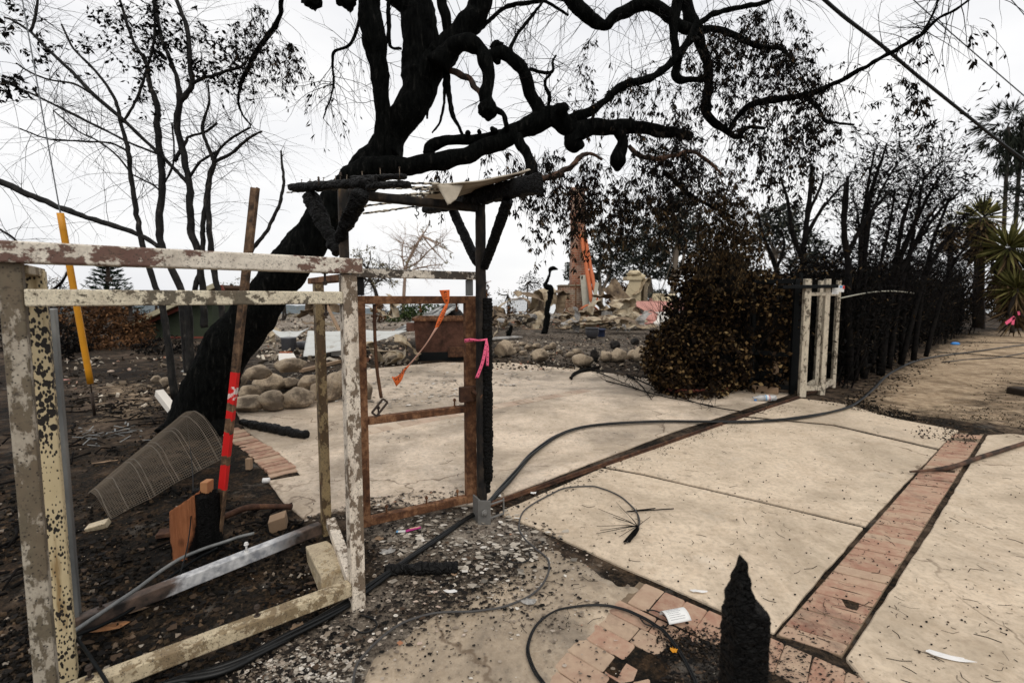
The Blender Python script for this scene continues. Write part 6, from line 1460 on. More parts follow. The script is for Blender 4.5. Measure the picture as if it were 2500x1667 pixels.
# ------------------------------------------------------------------ crumpled sheets and ruins
def plankthing(name, a, b, w, h, label, mat='plank', cat='board', up=(0,0,1)):
    m = MB(); m.bar(a, b, w, h, up); o = part(name, m, MT[mat], bevel=.006); tag(o, label, cat); return o
def crumple(px, py, w, h, d, mat, seed, fold=0.35, tilt=0.5, yaw=0.0, name='crumpled_sheet', label=None, group=None, nu=9, nv=5, roll=0.0, lift=0.0, cat='metal sheet', thick=0.008, slab_=False):
    """bent sheet at depth d, (px,py) its lower middle, w,h in pixels: a strip that curls along its length, creased and torn"""
    W, H = w/FPX*d, h/FPX*d; b = P(px, py, d); b.z = max(b.z, 0.0) + lift; rr = random.Random(seed)
    if slab_:
        Mx = Matrix.Rotation(yaw, 3, 'Z') @ Matrix.Rotation(roll, 3, 'Y')
        def fn(u_, v_):
            x, z = (u_ - .5)*W, v_*H*math.cos(tilt); y = v_*H*math.sin(tilt); k_ = .2*nz((u_*2.2, v_*2.2, seed+40), 1.0)
            return b + Mx @ V(x*(1 + .3*nz((v_*3, seed, 1), 1.0)) + W*k_*.4, y + fold*min(W,H)*nz((u_*2.5, v_*2.5, seed), 1.0), max(-.02, z + H*k_*.8))
    else:
        ph = rr.uniform(-.2, .9)*(1.2 - tilt*.8); seg = []; x = z = 0.0
        for k_ in range(nu + 1):
            seg.append((x, z)); x += math.cos(ph); z += math.sin(ph); ph += rr.uniform(-.55, .55)*(1 + fold) + (rr.choice((-1, 1))*rr.uniform(.6, 1.5) if rr.random() < .28 else 0)
        xs_, zs_ = [q[0] for q in seg], [q[1] for q in seg]; x0, x1, z0, z1 = min(xs_), max(xs_), min(zs_), max(zs_)
        sx, sz = W/max(.5, x1 - x0), H/max(.5, z1 - z0); cu = V(math.cos(yaw), math.sin(yaw), 0); cw = V(-math.sin(yaw), math.cos(yaw), rr.uniform(-.25,.5)).normalized()
        wd = min(W, H*1.6)*rr.uniform(.55, .95); sk = rr.uniform(-.5, .5)
        def fn(u_, v_):
            k_ = min(nu, int(round(u_*nu))); q = seg[k_]; vv = v_ - .5
            hw = wd*(1 - .35*abs(u_ - .5)*2*rr_a) * (1 + .22*nz((u_*4, (0 if vv < 0 else 9), seed), 1.0))
            p = b + cu*((q[0] - (x0+x1)/2)*sx + sk*vv*wd) + V(0,0,(q[1] - z0)*sz) + cw*(vv*hw)
            return p + V(0, 0, .10*wd*nz((u_*3, v_*3, seed), 1.0))
        rr_a = rr.uniform(.2, 1.2)
    m = MB(); m.grid(fn, nu, nv, 0, False); o = part(name, m, MT[mat], solid=thick)
    if label: tag(o, label, cat, group)
    return o
cr, cb = 'crumpled_cream', 'crumpled_brown'
S_ = [
 (905,888,60,52,10.5,cr,1,.55,.2,.3,'leftmost torn cream sheet curling beside the drop rod'),
 (960,884,70,60,10.6,cr,2,.6,.15,-.2,'tallest peaked cream sheet crumpled in front of the bin'),
 (998,880,56,50,10.5,cr,9,.7,.2,.5,'folded cream sheet tucked against the bin corner'),
 (940,890,80,36,10.3,cr,4,.6,.5,.0,'low cream sheet lying at the front of the crumpled heap'),
 (1290,775,70,60,25,cb,11,.5,.35,.4,'large brown curled sheet left of the black snag'),
 (1318,768,60,64,26,cr,12,.45,.2,-.6,'upright twisted tan sheet rising beside the black snag'),
 (1362,765,44,56,26,cb,13,.25,.35,.7,'flat brown sheet leaning right of the black snag'),
 (1235,758,80,26,27,cr,14,.5,.9,.1,'low pale sheet at the left end of the rubble by the charred post'),
 (1215,772,50,22,24,cb,15,.5,.9,.3,'small brown bent sheet lowest at the left of the rubble'),
 (1270,762,50,34,27,cb,16,.6,.5,-.3,'buckled sheet behind the large brown curl'),
 (1390,790,46,40,22,'grey_sheet',17,.12,.7,.4,'pale grey flat panel lying in the ash before the hearth'),
 (1440,770,70,36,24,cr,18,.6,.6,.2,'looped tan sheet behind the terracotta bowl'),
 (1480,762,60,40,25,cb,19,.6,.4,-.3,'dark arched sheet behind the looped tan sheet'),
 (1520,772,44,44,23,cr,20,.5,.3,.5,'cream sheet standing on edge right of the bowl'),
 (1498,775,50,36,22.5,cr,21,.5,.5,-.4,'curved cream sheet just right of the bowl'),
 (1540,798,120,22,19,cb,22,.35,1.0,-.15,'long rusty brown gutter-like sheet lying before the ruined wall'),
 (1410,800,90,16,20,cr,23,.3,1.1,.1,'thin cream strip lying flat beneath the bowl'),
 (1350,800,60,20,20,cb,24,.4,1.0,.2,'burnt strip lying at the foot of the black snag'),
 (1465,748,50,40,28,cr,25,.6,.3,.3,'tan sheet at the chimney foot under the leaning pipes'),
 (1265,785,40,18,21,cr,26,.5,.9,0,'pinkish scrap of sheet lying left of the snag foot'),
 (750,775,50,28,17,cb,27,.5,.6,.2,'brown sheet stacked behind the white winged sheet'),
 (800,775,70,44,17,cb,28,.5,.4,-.2,'tan folded sheet seen between the scorched post and white post'),
 (760,815,40,30,14.5,cb,29,.3,.3,.1,'tan box-like scrap just right of the black tub'),
 (895,765,60,22,16,cr,30,.4,.7,.1,'cream sheet edge beyond the gate hinge stile'),
 (940,770,34,52,15.5,cr,31,.35,.1,.2,'tall pointed cream sheet standing behind the gate opening'),
 (960,775,28,36,15.5,cr,32,.4,.2,-.3,'short pointed cream sheet right of the tall pointed one'),
 (1205,830,26,44,12.5,cr,33,.45,.2,.4,'torn pale sheet showing right beside the charred post'),
 (1560,720,40,40,30,cr,34,.5,.3,.2,'tan torn panel at the foot of the cream ruined wall'),
]
for s_ in S_: crumple(s_[0], s_[1], s_[2], s_[3], s_[4], s_[5], s_[6], s_[7], s_[8], s_[9], label=s_[10])
random.seed(57)
for i in range(70):
    x = rnd(1190,1580); dd = rnd(19,31); y = 727 + 1.45*FPX/dd*rnd(.9,1.02); crumple(x, y, rnd(24,64), rnd(10,34), dd, random.choice((cr,cr,cb,'grey_sheet')), 100+i, rnd(.2,.9), rnd(.2,1.2), rnd(-1.2,1.2), label='bent sheet of burnt cladding lying in the rubble heap', group='bent sheets in the rubble')
for i in range(12):
    x = rnd(640,930); dd = rnd(13,18); y = 727 + 1.45*FPX/dd; crumple(x, y, rnd(30,70), rnd(14,34), dd, random.choice((cr,cb)), 160+i, rnd(.2,.9), rnd(.2,1.2), rnd(-1.2,1.2), label='bent sheet of burnt cladding lying behind the boulder heap', group='bent sheets behind the boulder heap')
for i in range(14):
    x = rnd(1200,1560); dd = rnd(19,28); a = P(x, 727 + 1.3*FPX/dd, dd); a.z = rnd(.0,.3); q = a + V(rnd(-1.4,1.4), rnd(-1,1), rnd(-.1,.5)); plankthing('burnt_lath', a, q, rnd(.04,.10), rnd(.03,.06), 'charred lath lying in the rubble heap', random.choice(('char','plank','char')), 'lath')['group'] = 'charred laths in the rubble'
crumple(1560,800,46,120,27,'crumpled_brown',41,.10,.2,.2,slab_=True, name='tilted_sheet',label='tall scorched grey panel tilted left against the ruined wall', roll=-.62, cat='panel')
# white winged sheet on a tub, and the white roof sheets
m = MB()
def wing(sgn):
    a, b = P(706, 808, 13.5), P(706, 826, 13.2); tip0 = P(706 + sgn*48, 800, 13.8); tip1 = P(706 + sgn*30, 818 if sgn < 0 else 812, 13.2)
    m.grid(lambda u_, v_: (a*(1-v_) + b*v_)*(1-u_) + (tip0*(1-v_) + tip1*v_)*u_ + V(0,0,-0.06*math.sin(u_*math.pi)), 10, 6)
wing(-1); wing(1); o = part('winged_sheet', m, MT['white_sheet'], solid=.01); tag(o, 'white bent sheet spread like wings on a black tub', 'metal sheet')
c = G(706, 858); m = MB(); m.lathe((c.x, c.y, 0), [(.17,0),(.19,.05),(.20,.36),(.205,.40),(.18,.40)], 20); o = part('black_tub', m, MT['dark_glaze']); tag(o, 'dark round tub under the white winged sheet', 'tub')
m = MB(); c = G(744, 852); m.lathe((c.x, c.y, 0), [(.16,0),(.20,.04),(.22,.2),(.20,.22)], 16); o = part('dark_basin', m, MT['dark_glaze']); tag(o, 'low dark basin right of the black tub', 'basin')
def corr(name, cs, label, mat='white_sheet', waves=5, amp=.03, cat='roof sheet', nu=40, nv=12):
    a, b, c, d = [P(*q) for q in cs]; nn = (b - a).cross(d - a).normalized()
    m = MB(); m.grid(lambda u_, v_: (a*(1-u_) + b*u_)*(1-v_) + (d*(1-u_) + c*u_)*v_ + nn*amp*(max(0, math.cos(v_*waves*2*math.pi))**6) + V(0,0,0.05*nz((u_*3,v_*2,waves))), nu, nv*6); o = part(name, m, MT[mat], solid=.008); tag(o, label, cat); return o
corr('white_roof_sheet', [(752,806,12.6),(1003,806,12.8),(880,846,11.6),(740,868,11.2)], 'long white ribbed roof sheet sloping down left of the bin', waves=4, amp=.03)
corr('slate_roof_piece', [(930,822,14.5),(1090,738,16),(1122,745,14.5),(1040,800,13.4)], 'fallen slope of grey tiled roof rising behind the bin', 'slate_roof', 8, .02)
m = MB(); m.blob(P(1100, 776, 15.2), .45, .4, .42, 3, .3, 2, 3); o = part('charred_heap', m, MT['coal_lump']); tag(o, 'black charred heap under the fallen tiled roof', 'charred heap')
m = MB(); a, b = P(812,868,11.8), P(842,850,11.8)
m.box((a.x, a.y-.1, max(.0,a.z)), (b.x+.2, a.y, b.z)); o = part('white_box', m, MT['white_plaster'], bevel=.01); tag(o, 'small white box panel under the white roof sheet', 'panel')
m = MB(); a, b, c, d = G(682,900), G(728,896), G(718,876), G(680,876); z = .10
m.prism([(q.x, q.y) for q in (a,b,c,d)], .02, .14); o = part('white_carton', m, MT['white_plaster'], bevel=.01); tag(o, 'flat white slab lying above the boulder heap', 'slab')
m = MB(); c = G(698, 870)
for dx in (-.12, .12):
    for dy in (-.08, .08): m.bar(c + V(dx,dy,0), c + V(dx,dy,.11), .015, .015, (0,1,0))
m.bar(c + V(-.12,-.08,.11), c + V(.12,-.08,.11), .015, .015); m.bar(c + V(-.12,.08,.11), c + V(.12,.08,.11), .015, .015); m.bar(c + V(-.12,-.06,.112), c + V(-.12,.06,.112), .015, .015); m.bar(c + V(.12,-.06,.112), c + V(.12,.06,.112), .015, .015)
o = part('orange_trivet', m, MT['orange_pipe']); tag(o, 'small rusty orange wire stand in front of the black tub', 'stand')
def plankthing(name, a, b, w, h, label, mat='plank', cat='board', up=(0,0,1)):
    m = MB(); m.bar(a, b, w, h, up); o = part(name, m, MT[mat], bevel=.006); tag(o, label, cat); return o
plankthing('board', G(735,905,.05), G(830,882,.05), .09, .07, 'pale board lying behind the boulder heap')
plankthing('board', P(775,700,13.5), P(832,815,13), .10, .04, 'pale curved board standing in the gap beside the scorched back post')
plankthing('fallen_gutter', P(390,940,9.8), P(462,905,9.4), .14, .10, 'white fallen gutter lying between the slender stems', 'white_sheet', 'gutter')
plankthing('fallen_gutter', P(330,930,11), P(470,890,10.6), .22, .08, 'long pale plank with an orange edge behind the slender stems', 'grey_board', 'plank')
plankthing('white_pipe', G(388,958,.28), G(424,1004,.08), .09, .09, 'short white round pipe propped at the trunk foot', 'white_plaster', 'pipe')
plankthing('flat_plank', G(1190,828,.05), G(1265,822,.05), .5, .05, 'grey sheet lying flat behind the squat brown boulder', 'grey_sheet', 'sheet')
plankthing('post', P(440,720,9.2), P(458,950,9.2), .08, .08, 'grey steel post standing among the slender stems', 'slim_stem', 'post')

# chimney
Yc = 32.0
ch = thing('brick_chimney', PY(1415, 778, Yc), 'tall lone brick chimney with a broad square hearth at its foot', 'chimney')
def cbox(x0, x1, y0, y1, d0, d1): 
    a, b = PY(x0, y0, Yc + d0), PY(x1, y1, Yc + d0); return (a.x, Yc + d0, min(a.z, b.z)), (b.x, Yc + d1, max(a.z, b.z))
m = MB(); n = 10
A_ = [PY(1396, 458, Yc), PY(1428, 458, Yc), PY(1433, 700, Yc), PY(1396, 700, Yc)]
rings = []
for (x0, x1, y, dp_) in ((1395,1437,790,1.6),(1396,1436,720,1.6),(1396,1433,660,1.5),(1397,1431,580,1.35),(1397,1429,500,1.25),(1397,1428,470,1.25),(1398,1426,457,1.2)):
    a, b = PY(x0, y, Yc), PY(x1, y, Yc); rings.append([V(a.x, Yc, a.z), V(b.x, Yc, a.z), V(b.x + .05, Yc + dp_, a.z), V(a.x + .02, Yc + dp_, a.z)])
m.rings(rings, True, 0, False); part('shaft', m, MT['chimney_brick'], ch, bevel=.03)
m = MB(); a, b = PY(1396,466,Yc-.1), PY(1429,457,Yc-.1); m.box((a.x-.06, Yc-.12, a.z), (b.x+.08, Yc+1.35, b.z)); part('crown_course', m, MT['chimney_brick'], ch, bevel=.03)
m = MB(); lo, hi = cbox(1366,1424,782,699,-1.6,-.02); m.box((lo[0],lo[1],-.05), hi); part('hearth', m, MT['hearth_brick'], ch, bevel=.02)
m = MB(); lo, hi = cbox(1365,1425,699,695,-1.65,-.02); m.box(lo, hi); part('hearth_cap', m, MT['stucco_edge'], ch, bevel=.02)
m = MB(); a = PY(1405,782,Yc-1.66); b = PY(1406,690,Yc-1.66); m.bar(V(a.x,a.y,.0), b, .06, .06, (0,1,0)); part('iron_strap', m, MT['rust'], ch)
for (a, b, r, nm, mt, lb) in (((1419,575,31.5),(1446,742,29),.13,'clay_pipe','orange_pipe','orange clay pipe leaning on the chimney, left of the pair'),((1428,575,31.5),(1458,742,29),.12,'clay_pipe','orange_pipe','orange clay pipe leaning on the chimney, right of the pair')):
    m = MB(); a, b = P(*a), P(*b); pts = [a + (b-a)*t for t in np.linspace(0,1,14)]; m.tube(pts, [r*(1.18 if i % 4 == 0 else 1.0) for i in range(14)], 12); o = part(nm, m, MT[mt]); tag(o, lb, 'pipe')
for (a, b, w, lb) in (((1424,672,30),(1432,768,29.5),.42,'wide grey board standing between hearth and orange pipes'),((1458,690,29),(1447,752,28.5),.24,'narrow grey board leaning right of the orange pipes'),((1433,700,30),(1437,765,29.6),.2,'thin dark grey board beside the wide grey board')):
    plankthing('leaning_board', P(*a), P(*b), w, .06, lb, 'grey_board', 'board', (0,1,0))
m = MB(); a = P(1440, 756, 27); m.rings([[a + V(-.5+1.0*i/8, y, .28*math.sin(math.pi*i/8)) for i in range(9)] for y in (0, .8)], False, 0, True, False); o = part('roof_tile_piece', m, MT['orange_pipe'], solid=.06); tag(o, 'curved orange clay sheet at the hearth foot', 'clay sheet')

# ruined cream wall, pink plaster
Yw = 30.0
rw = thing('ruined_wall', PY(1545, 775, Yw), 'cream stucco wall fragment with a curved left edge and broken cap', 'wall')
prof = [(1518,775),(1520,735),(1526,715),(1532,700),(1536,685),(1538,672),(1562,668),(1566,680),(1564,700),(1563,775)]
m = MB(); f = [PY(x, y, Yw) for x, y in prof]; g = [q + V(.45,.9,0) for q in f]; n = len(f)
m.add(f + g, [tuple(range(n))[::-1], tuple(range(n, 2*n))] + [(i, (i+1) % n, n + (i+1) % n, n + i) for i in range(n)]); part('wall', m, MT['stucco_cream'], rw, bevel=.02)
m = MB(); a, b = PY(1530,684,Yw-.1), PY(1568,675,Yw-.1); m.box((a.x, Yw-.12, a.z), (b.x, Yw+1.0, b.z)); part('cornice', m, MT['stucco_cream'], rw, bevel=.03)
m = MB(); m.blob(PY(1548,668,Yw+.2), .45, .4, .22, 3, .4, 2, 8); m.blob(PY(1566,676,Yw+.2), .3, .3, .24, 2, .5, 2, 3); part('broken_cap', m, MT['stucco_cream'], rw)
m = MB(); a = PY(1571,780,Yw+.3); b = PY(1571,690,Yw+.3); m.box((a.x-.12, Yw-.06, -.1), (a.x+.14, Yw+.8, b.z)); part('rough_edge', m, MT['stucco_edge'], rw, bevel=.02)
crumple(1640,800,150,76,26,'pink_plaster',51,.28,.75,-.15,slab_=True, name='pink_plaster_slab',label='large slumped slab of pink plaster right of the ruined wall',cat='plaster',nu=22,nv=14, thick=.05)
crumple(1660,798,110,46,24.5,'white_plaster',52,.22,.8,-.2,slab_=True, name='white_plaster_slab',label='white plaster slab lying on the pink plaster',cat='plaster',nu=18,nv=10, thick=.05)
crumple(1590,790,70,30,25,'pink_plaster',53,.4,.7,.3,slab_=True, name='pink_plaster_slab',label='smaller dusty pink slab at the foot of the ruined wall',cat='plaster', thick=.05)
crumple(1625,752,60,36,28,'stucco_cream',54,.4,.3,.1,slab_=True, name='plaster_chunk',label='cream pointed plaster chunk above the pink slab',cat='plaster', thick=.08)
m = MB(); a, b = PY(1590,760,31), PY(1700,728,31); m.box((a.x,31,-.1),(b.x,31.5,b.z)); o = part('low_wall', m, MT['pink_plaster'], bevel=.03); tag(o, 'low dusty pink wall stub behind the pink slabs', 'wall')
m = MB(); a, b = PY(1572,775,30), PY(1578,728,30); m.box((a.x,30.2,-.1),(b.x,30.5,b.z)); o = part('wall_stub', m, MT['stucco_cream'], bevel=.02); tag(o, 'narrow cream wall stub right of the ruined wall', 'wall stub')
# black snags
def snag(label, path, n=9, blobs=()):
    m = MB(); limb(m, path, n, .25, 6, 6); 
    for (x, y, d, r) in blobs: m.blob(P(x,y,d), r/FPX*d, r/FPX*d, r/FPX*d*.8, 3, .6, 2, x)
    o = part('burnt_snag', m, MT['burnt_bark'], None, loc=(P(*path[0][:3]).x, P(*path[0][:3]).y, 0)); tag(o, label, 'burnt snag'); return o
snag('twisted black snag with a hooked top standing in the rubble', [(1329,815,19,8),(1336,782,19,7.5),(1337,750,19,7),(1344,722,19,7),(1342,706,19,8.5),(1333,697,19,6),(1337,682,19,3.5),(1342,668,19,3),(1344,658,19,5),(1352,655,19,5),(1362,658,19,1.5)], 9, ((1347,656,19,6),(1342,714,19,6)))
snag('short forked black snag in front of the pink plaster', [(1648,785,17,9),(1650,765,17,8),(1652,745,17,7),(1650,728,17,7),(1656,733,17,3)], 8, ((1649,735,17,7),))
snag('black stub low in the ash left of the twisted snag', [(1242,820,17,7),(1245,808,17,6),(1250,795,17,3)], 7, ((1241,812,17,6),))
m = MB(); a, b = P(1525,740,24), P(1548,786,23); m.beam(a, b, .22, .22, (0,1,0), 20, 14, .03, 5); o = part('charred_timber', m, MT['char_log']); tag(o, 'black charred timber leaning before the tilted grey panel', 'timber')
# pots
c = G(1445, 826); m = MB(); m.lathe((c.x, c.y, 0), [(.14,0),(.17,.02),(.235,.16),(.25,.30),(.235,.36),(.255,.375),(.255,.40),(.22,.40),(.20,.3)], 28); o = part('dark_pot', m, MT['dark_glaze']); tag(o, 'dark grey round glazed pot below the terracotta bowl', 'pot')
c = G(1468, 822); m = MB(); m.lathe((c.x, c.y, 0), [(.13,0),(.14,.02),(.145,.26),(.165,.265),(.165,.31),(.14,.31),(.13,.2)], 24); o = part('blue_pot', m, MT['blue_glaze']); tag(o, 'small dark blue pot right of the dark grey pot', 'pot')
c = G(1445, 807); m = MB(); m.lathe((c.x, c.y, 0), [(.22,0),(.24,.02),(.34,.25),(.40,.30),(.40,.33),(.36,.33),(.28,.2)], 28); o = part('terracotta_bowl', m, MT['terracotta']); tag(o, 'wide terracotta bowl in front of the rubble', 'bowl')
# iron fence beyond
ifn = thing('iron_fence', PY(1285, 770, 40), 'thin black iron railing far beyond the rubble', 'fence')
a, b = PY(1245, 730, 40), PY(1320, 729, 40); m = MB(); m.bar(a, b, .06, .06); m.bar(V(a.x,40,.3), V(b.x,40,.3), .05, .05); part('rail', m, MT['black_iron'], ifn)
m = MB()
for i in range(28): x = a.x + (b.x-a.x)*i/27; m.bar(V(x,40,-.2), V(x,40,a.z), .03, .03, (0,1,0))
part('balusters', m, MT['black_iron'], ifn)
for x in (a.x, b.x): m = MB(); m.bar(V(x,40,-.3), V(x,40,a.z+.12), .10, .10, (0,1,0)); part('post', m, MT['black_iron'], ifn)
# rubble fragments everywhere behind
random.seed(61)
m = MB()
def frag(p, s_):
    q = Matrix.Rotation(rnd(0,6.28), 3, rdir()); a = q @ V(s_*rnd(.5,1.3),0,0); b = q @ V(0,s_*rnd(.4,1),0); c = q @ V(0,0,s_*rnd(.06,.4)); m.obox(p, a, b, c)
for _ in range(4200):
    x, y = rnd(1180,1720), 742 + 62*random.random()**1.0; g = G(x, y); 
    if g.y > 40: continue
    frag(g + V(0,0,rnd(0,.34 if y < 785 else .05)), rnd(.02,.17)*random.random()**.6*(1 if y < 790 else .45))
for _ in range(900): g = G(rnd(630,1000), rnd(775,890)); frag(g + V(0,0,rnd(0,.06)), rnd(.015,.08))
for _ in range(260): g = G(rnd(150,560), 875 + 120*random.random()**2); frag(g + V(0,0,rnd(0,.03)), rnd(.012,.05))
for _ in range(600): g = G(rnd(1200,1620), rnd(820,905)); frag(g + V(0,0,rnd(0,.02)), rnd(.01,.04))
o = part('rubble', m, MT['rubble_bits'], None, loc=(0,0,0)); stuff(o)

# ------------------------------------------------------------------ foreground things
# yellow guy guard, wire and anchor rod
gy = thing('guy_guard', G(231, 1015), 'yellow plastic guy wire guard leaning behind the left fence posts', 'guy guard')
m = MB(); a, b = P(147, 520, 5.2), P(221, 936, 5.6); m.tube([a + (b-a)*t for t in np.linspace(0,1,12)], 0.033, 12); part('guard', m, MT['yellow_guard'], gy)
m = MB(); e = a + (a - b)*1.6; m.tube([b, a, e], 0.006, 6); part('guy_wire', m, MT['thin_wire'], gy)
m = MB(); g = G(231, 1015); m.tube([b, b + (g-b)*.3], .008, 6); m.tube([b + (g-b)*.28, g], .018, 8); part('anchor_rod', m, MT['bolt_iron'], gy)
# painted pole
m = MB(); a, b = G(525, 1338), P(620, 457, 2.62); d = (b - a); n = 50; pts = [a + d*(i/n) for i in range(n+1)]; s1 = d.normalized().cross(V(0,1,0)).normalized(); s2 = d.normalized().cross(s1)
m.rings([[p + s1*x*.028 + s2*y*.016 for x, y in ((-1,-1),(1,-1),(1,-.6),(-.7,-.6),(-.7,1),(-1,1))] for p in pts], True, 0, False)
o = part('painted_pole', m, MT['painted_pole'], bevel=.003, loc=a); tag(o, 'leaning rusty steel pole sprayed with red bands', 'pole')
# stump
base = G(482, 1345); st = thing('split_stump', base, 'short split tree stump, raw orange wood on one side and charred on the other', 'stump')
def log_(c, r0, hgt, slope, seed, n=48, k=34):
    m = MB(); rings = []
    for k_ in range(k + 1):
        t = k_/k; ring = []
        for j in range(n):
            a = 2*math.pi*j/n; ca, sa = math.cos(a), math.sin(a)
            r = r0*(1 + .10*nz((ca*1.6, sa*1.6, t*.8), 1.0, seed) + .07*nz((ca*7, sa*7, t*.7), 1.0, seed+4) + .03*nz((ca*20, sa*20, t*2), 1.0, seed+8))*(1.10 - .10*t + .12*max(0, .12 - t)*8)
            top = hgt + slope*ca + .02*nz((ca*5, sa*5, 0), 1.0, seed+2); ring.append(c + V(r*ca, r*sa, -.03 + t*(top + .03)))
        rings.append(ring)
    cc = sum((Vector(p) for p in rings[-1]), Vector())/n
    for f in (.7, .35, .05): rings.append([cc + (Vector(p) - cc)*f + V(0, 0, .008*nz(p, 40, seed)) for p in rings[k]])
    m.rings(rings, True, 0, True); return m
part('raw_wood', log_(base + V(-.036, -.02, 0), .078, .315, .055, 3), MT['stump_split'], st)
part('charred_side', log_(base + V(.056, .015, 0), .066, .355, -.02, 9), MT['char'], st)
m = MB(); c = base + V(.055, .03, .36); m.obox(c, (.022,0,0), (0,.03,0), (.004,0,.06)); part('splinter', m, MT['raw_wood'], st, bevel=.004)
# rolled wire mesh leaning on the trunk foot
ms = thing('wire_mesh_roll', G(380, 1220), 'curled roll of rusty wire mesh lying against the trunk foot', 'wire mesh')
A0, A1 = G(212, 1205), P(446, 1010, 4.6); B0, B1 = G(268, 1268), P(560, 1108, 3.85)
def mesh_pt(u_, v_):
    """u along the roll, v around it"""
    p = (A0*(1-v_) + B0*v_)*(1-u_) + (A1*(1-v_) + B1*v_)*u_
    return p + V(0,-.02,.20)*math.sin(v_*math.pi)*(.40 + .45*u_) + V(0,0,.012*nz((u_*5, v_*6, 2), 1.0))
m = MB()
for i in range(46):
    v_ = i/45; pts = [mesh_pt(u_ + rnd(-.004,.004), v_) for u_ in np.linspace(0, 1, 14)]; m.tube(pts, .0024, 3, cap=False)
part('long_wires', m, MT['mesh_wire'], ms)
m = MB()
for c in (.02, .14, .30, .34, .50, .54, .70, .735, .90, .985):
    m.tube([mesh_pt(c + .01*math.sin(v_*5), v_) for v_ in np.linspace(0, 1, 24)], .0036, 4, cap=False)
for i in range(60):
    c = i/59; m.tube([mesh_pt(c, v_) for v_ in np.linspace(0, 1, 14)], .0012, 3, cap=False)
part('cross_wires', m, MT['mesh_wire'], ms)
m = MB()
for i in range(16):
    v_ = i/15; f = lambda u_: mesh_pt(u_, v_*.5) + V(.22, -.32, -.04 - .16*v_)*(1-u_*.4); m.tube([f(u_) for u_ in np.linspace(.0, .8, 10)], .0017, 3, cap=False)
part('loose_layer', m, MT['mesh_wire'], ms)
# charred stake right in front
bs = P(1822, 1450, 1.12); bs.z = 0
m = MB(); rings = []; H_ = .865; NR, NA = 300, 72
def lims(z):
    t = max(0.0, (z - .70)/.165)
    xl = -.0455 + .034*t**1.4 + .002*math.sin(z*130)
    xr = .0455 if z < .738 else (.0455 - (z - .738)/.012*.034 if z < .750 else max(xl + .003, .0115 - .022*(z - .750)/.115 + .002*math.sin(z*170)))
    return xl, xr
for i in range(NR + 1):
    z0 = H_*i/NR; ring = []; xl, xr = lims(z0); tt = max(0.0, (z0 - .742)/.123)
    for j in range(NA):
        a = 2*math.pi*j/NA; ca, sa = math.cos(a), math.sin(a); q = (abs(ca)**6 + abs(sa)**6)**(-1/6)
        x = xl + (xr - xl)*(q*ca*.5 + .5); y = q*sa*.044*(1 - .55*tt); p = bs + V(x, y, z0)
        w1 = nz((x*26, y*26, z0*9), 1.0, 2)
        hk = abs(math.sin(math.pi*(z0/.021 + 1.5*w1 + .5*math.sin(a*3)))); vk = abs(math.sin(a*4.5 + 2.2*nz((0, 0, z0*30), 1.0, 4) + (1.2 if int(z0/.021) % 2 else 0)))
        cr_ = -.0042*(1 - min(1, hk*3.2)) - .0028*(1 - min(1, vk*4.0))
        d_ = V(x - (xl+xr)/2, y, 0); d_ = d_.normalized() if d_.length > 1e-5 else V(1,0,0)
        ring.append(p + d_*(cr_ + .0022*nz(p, 38, 3) + .0016*nz(p, 95, 6)))
    rings.append(ring)
m.rings(rings, True); o = part('charred_stake', m, MT['char_stake'], None, loc=bs); tag(o, 'upright charred square stake with a broken pointed top in the foreground', 'stake')

# ------------------------------------------------------------------ cables
def gpath(px, z=0.012, sub=6): return [Vector(q) for q in spline([tuple(G(x, y, z)) for x, y in px], sub)]
TH = [(300,1720),(430,1668),(560,1631),(700,1562),(850,1478),(950,1402),(1060,1322),(1135,1270),(1182,1238),(1240,1180),(1300,1110),(1360,1066),(1440,1041),(1600,1030),(1740,1031),(1850,1030),(1930,1024),(2000,1013),(2080,990),(2130,952),(2180,908),(2260,876),(2400,856),(2500,842),(2640,826)]
bd = thing('cable_bundle', G(1135, 1270), 'thick black bundle of fallen cables sweeping across the drive', 'cable')
core = gpath(TH, .016, 10)
for k_ in range(4):
    pts = []
    for i, p in enumerate(core):
        t = (core[min(i+1, len(core)-1)] - core[max(i-1, 0)]).normalized(); sd = V(-t.y, t.x, 0); a = i*.16 + k_*1.571 + .5*math.sin(i*.07); spread = .012 + .006*math.sin(i*.05 + k_)
        pts.append(p + sd*math.cos(a)*spread*1.2 + V(0,0,.004 + (math.sin(a)*.5+.5)*spread*.8))
    m = MB(); m.tube(pts, .0095 if k_ else .011, 8); part('strand', m, MT['black_cable'], bd)
def cable(name, px, r, label, mat='black_cable', z=.010, cat='cable', loc=None, extra=None):
    m = MB(); pts = gpath(px, z, 7); pts = [p + V(0,0,.004*nz((i*.2, px[0][0], 1), 1.0)) for i, p in enumerate(pts)]; m.tube(pts, r, 7)
    if extra: extra(m, pts)
    o = part(name, m, MT[mat]); tag(o, label, cat); return o
cable('thin_cable', [(850,1700),(862,1667),(874,1617),(932,1555),(990,1517),(1068,1495),(1164,1491),(1242,1476),(1304,1447),(1336,1405),(1338,1366),(1305,1337),(1277,1309),(1267,1282),(1280,1246),(1327,1215),(1377,1192),(1435,1186),(1470,1192),(1512,1210),(1545,1238),(1561,1267),(1554,1295),(1531,1323)], .0055, 'thin grey cable snaking in an S from the debris to the slab', 'grey_cable')
cable('looped_cable', [(1345,1700),(1323,1667),(1300,1633),(1286,1582),(1304,1532),(1338,1500),(1396,1481),(1474,1478),(1531,1491),(1587,1519),(1629,1552),(1662,1599),(1685,1641),(1697,1667),(1712,1720)], .0042, 'black cable curved in a wide open loop at the bottom edge', 'black_cable', extra=lambda m, pts: m.tube([p + V(.008,.004,.001) for p in pts], .0042, 7))
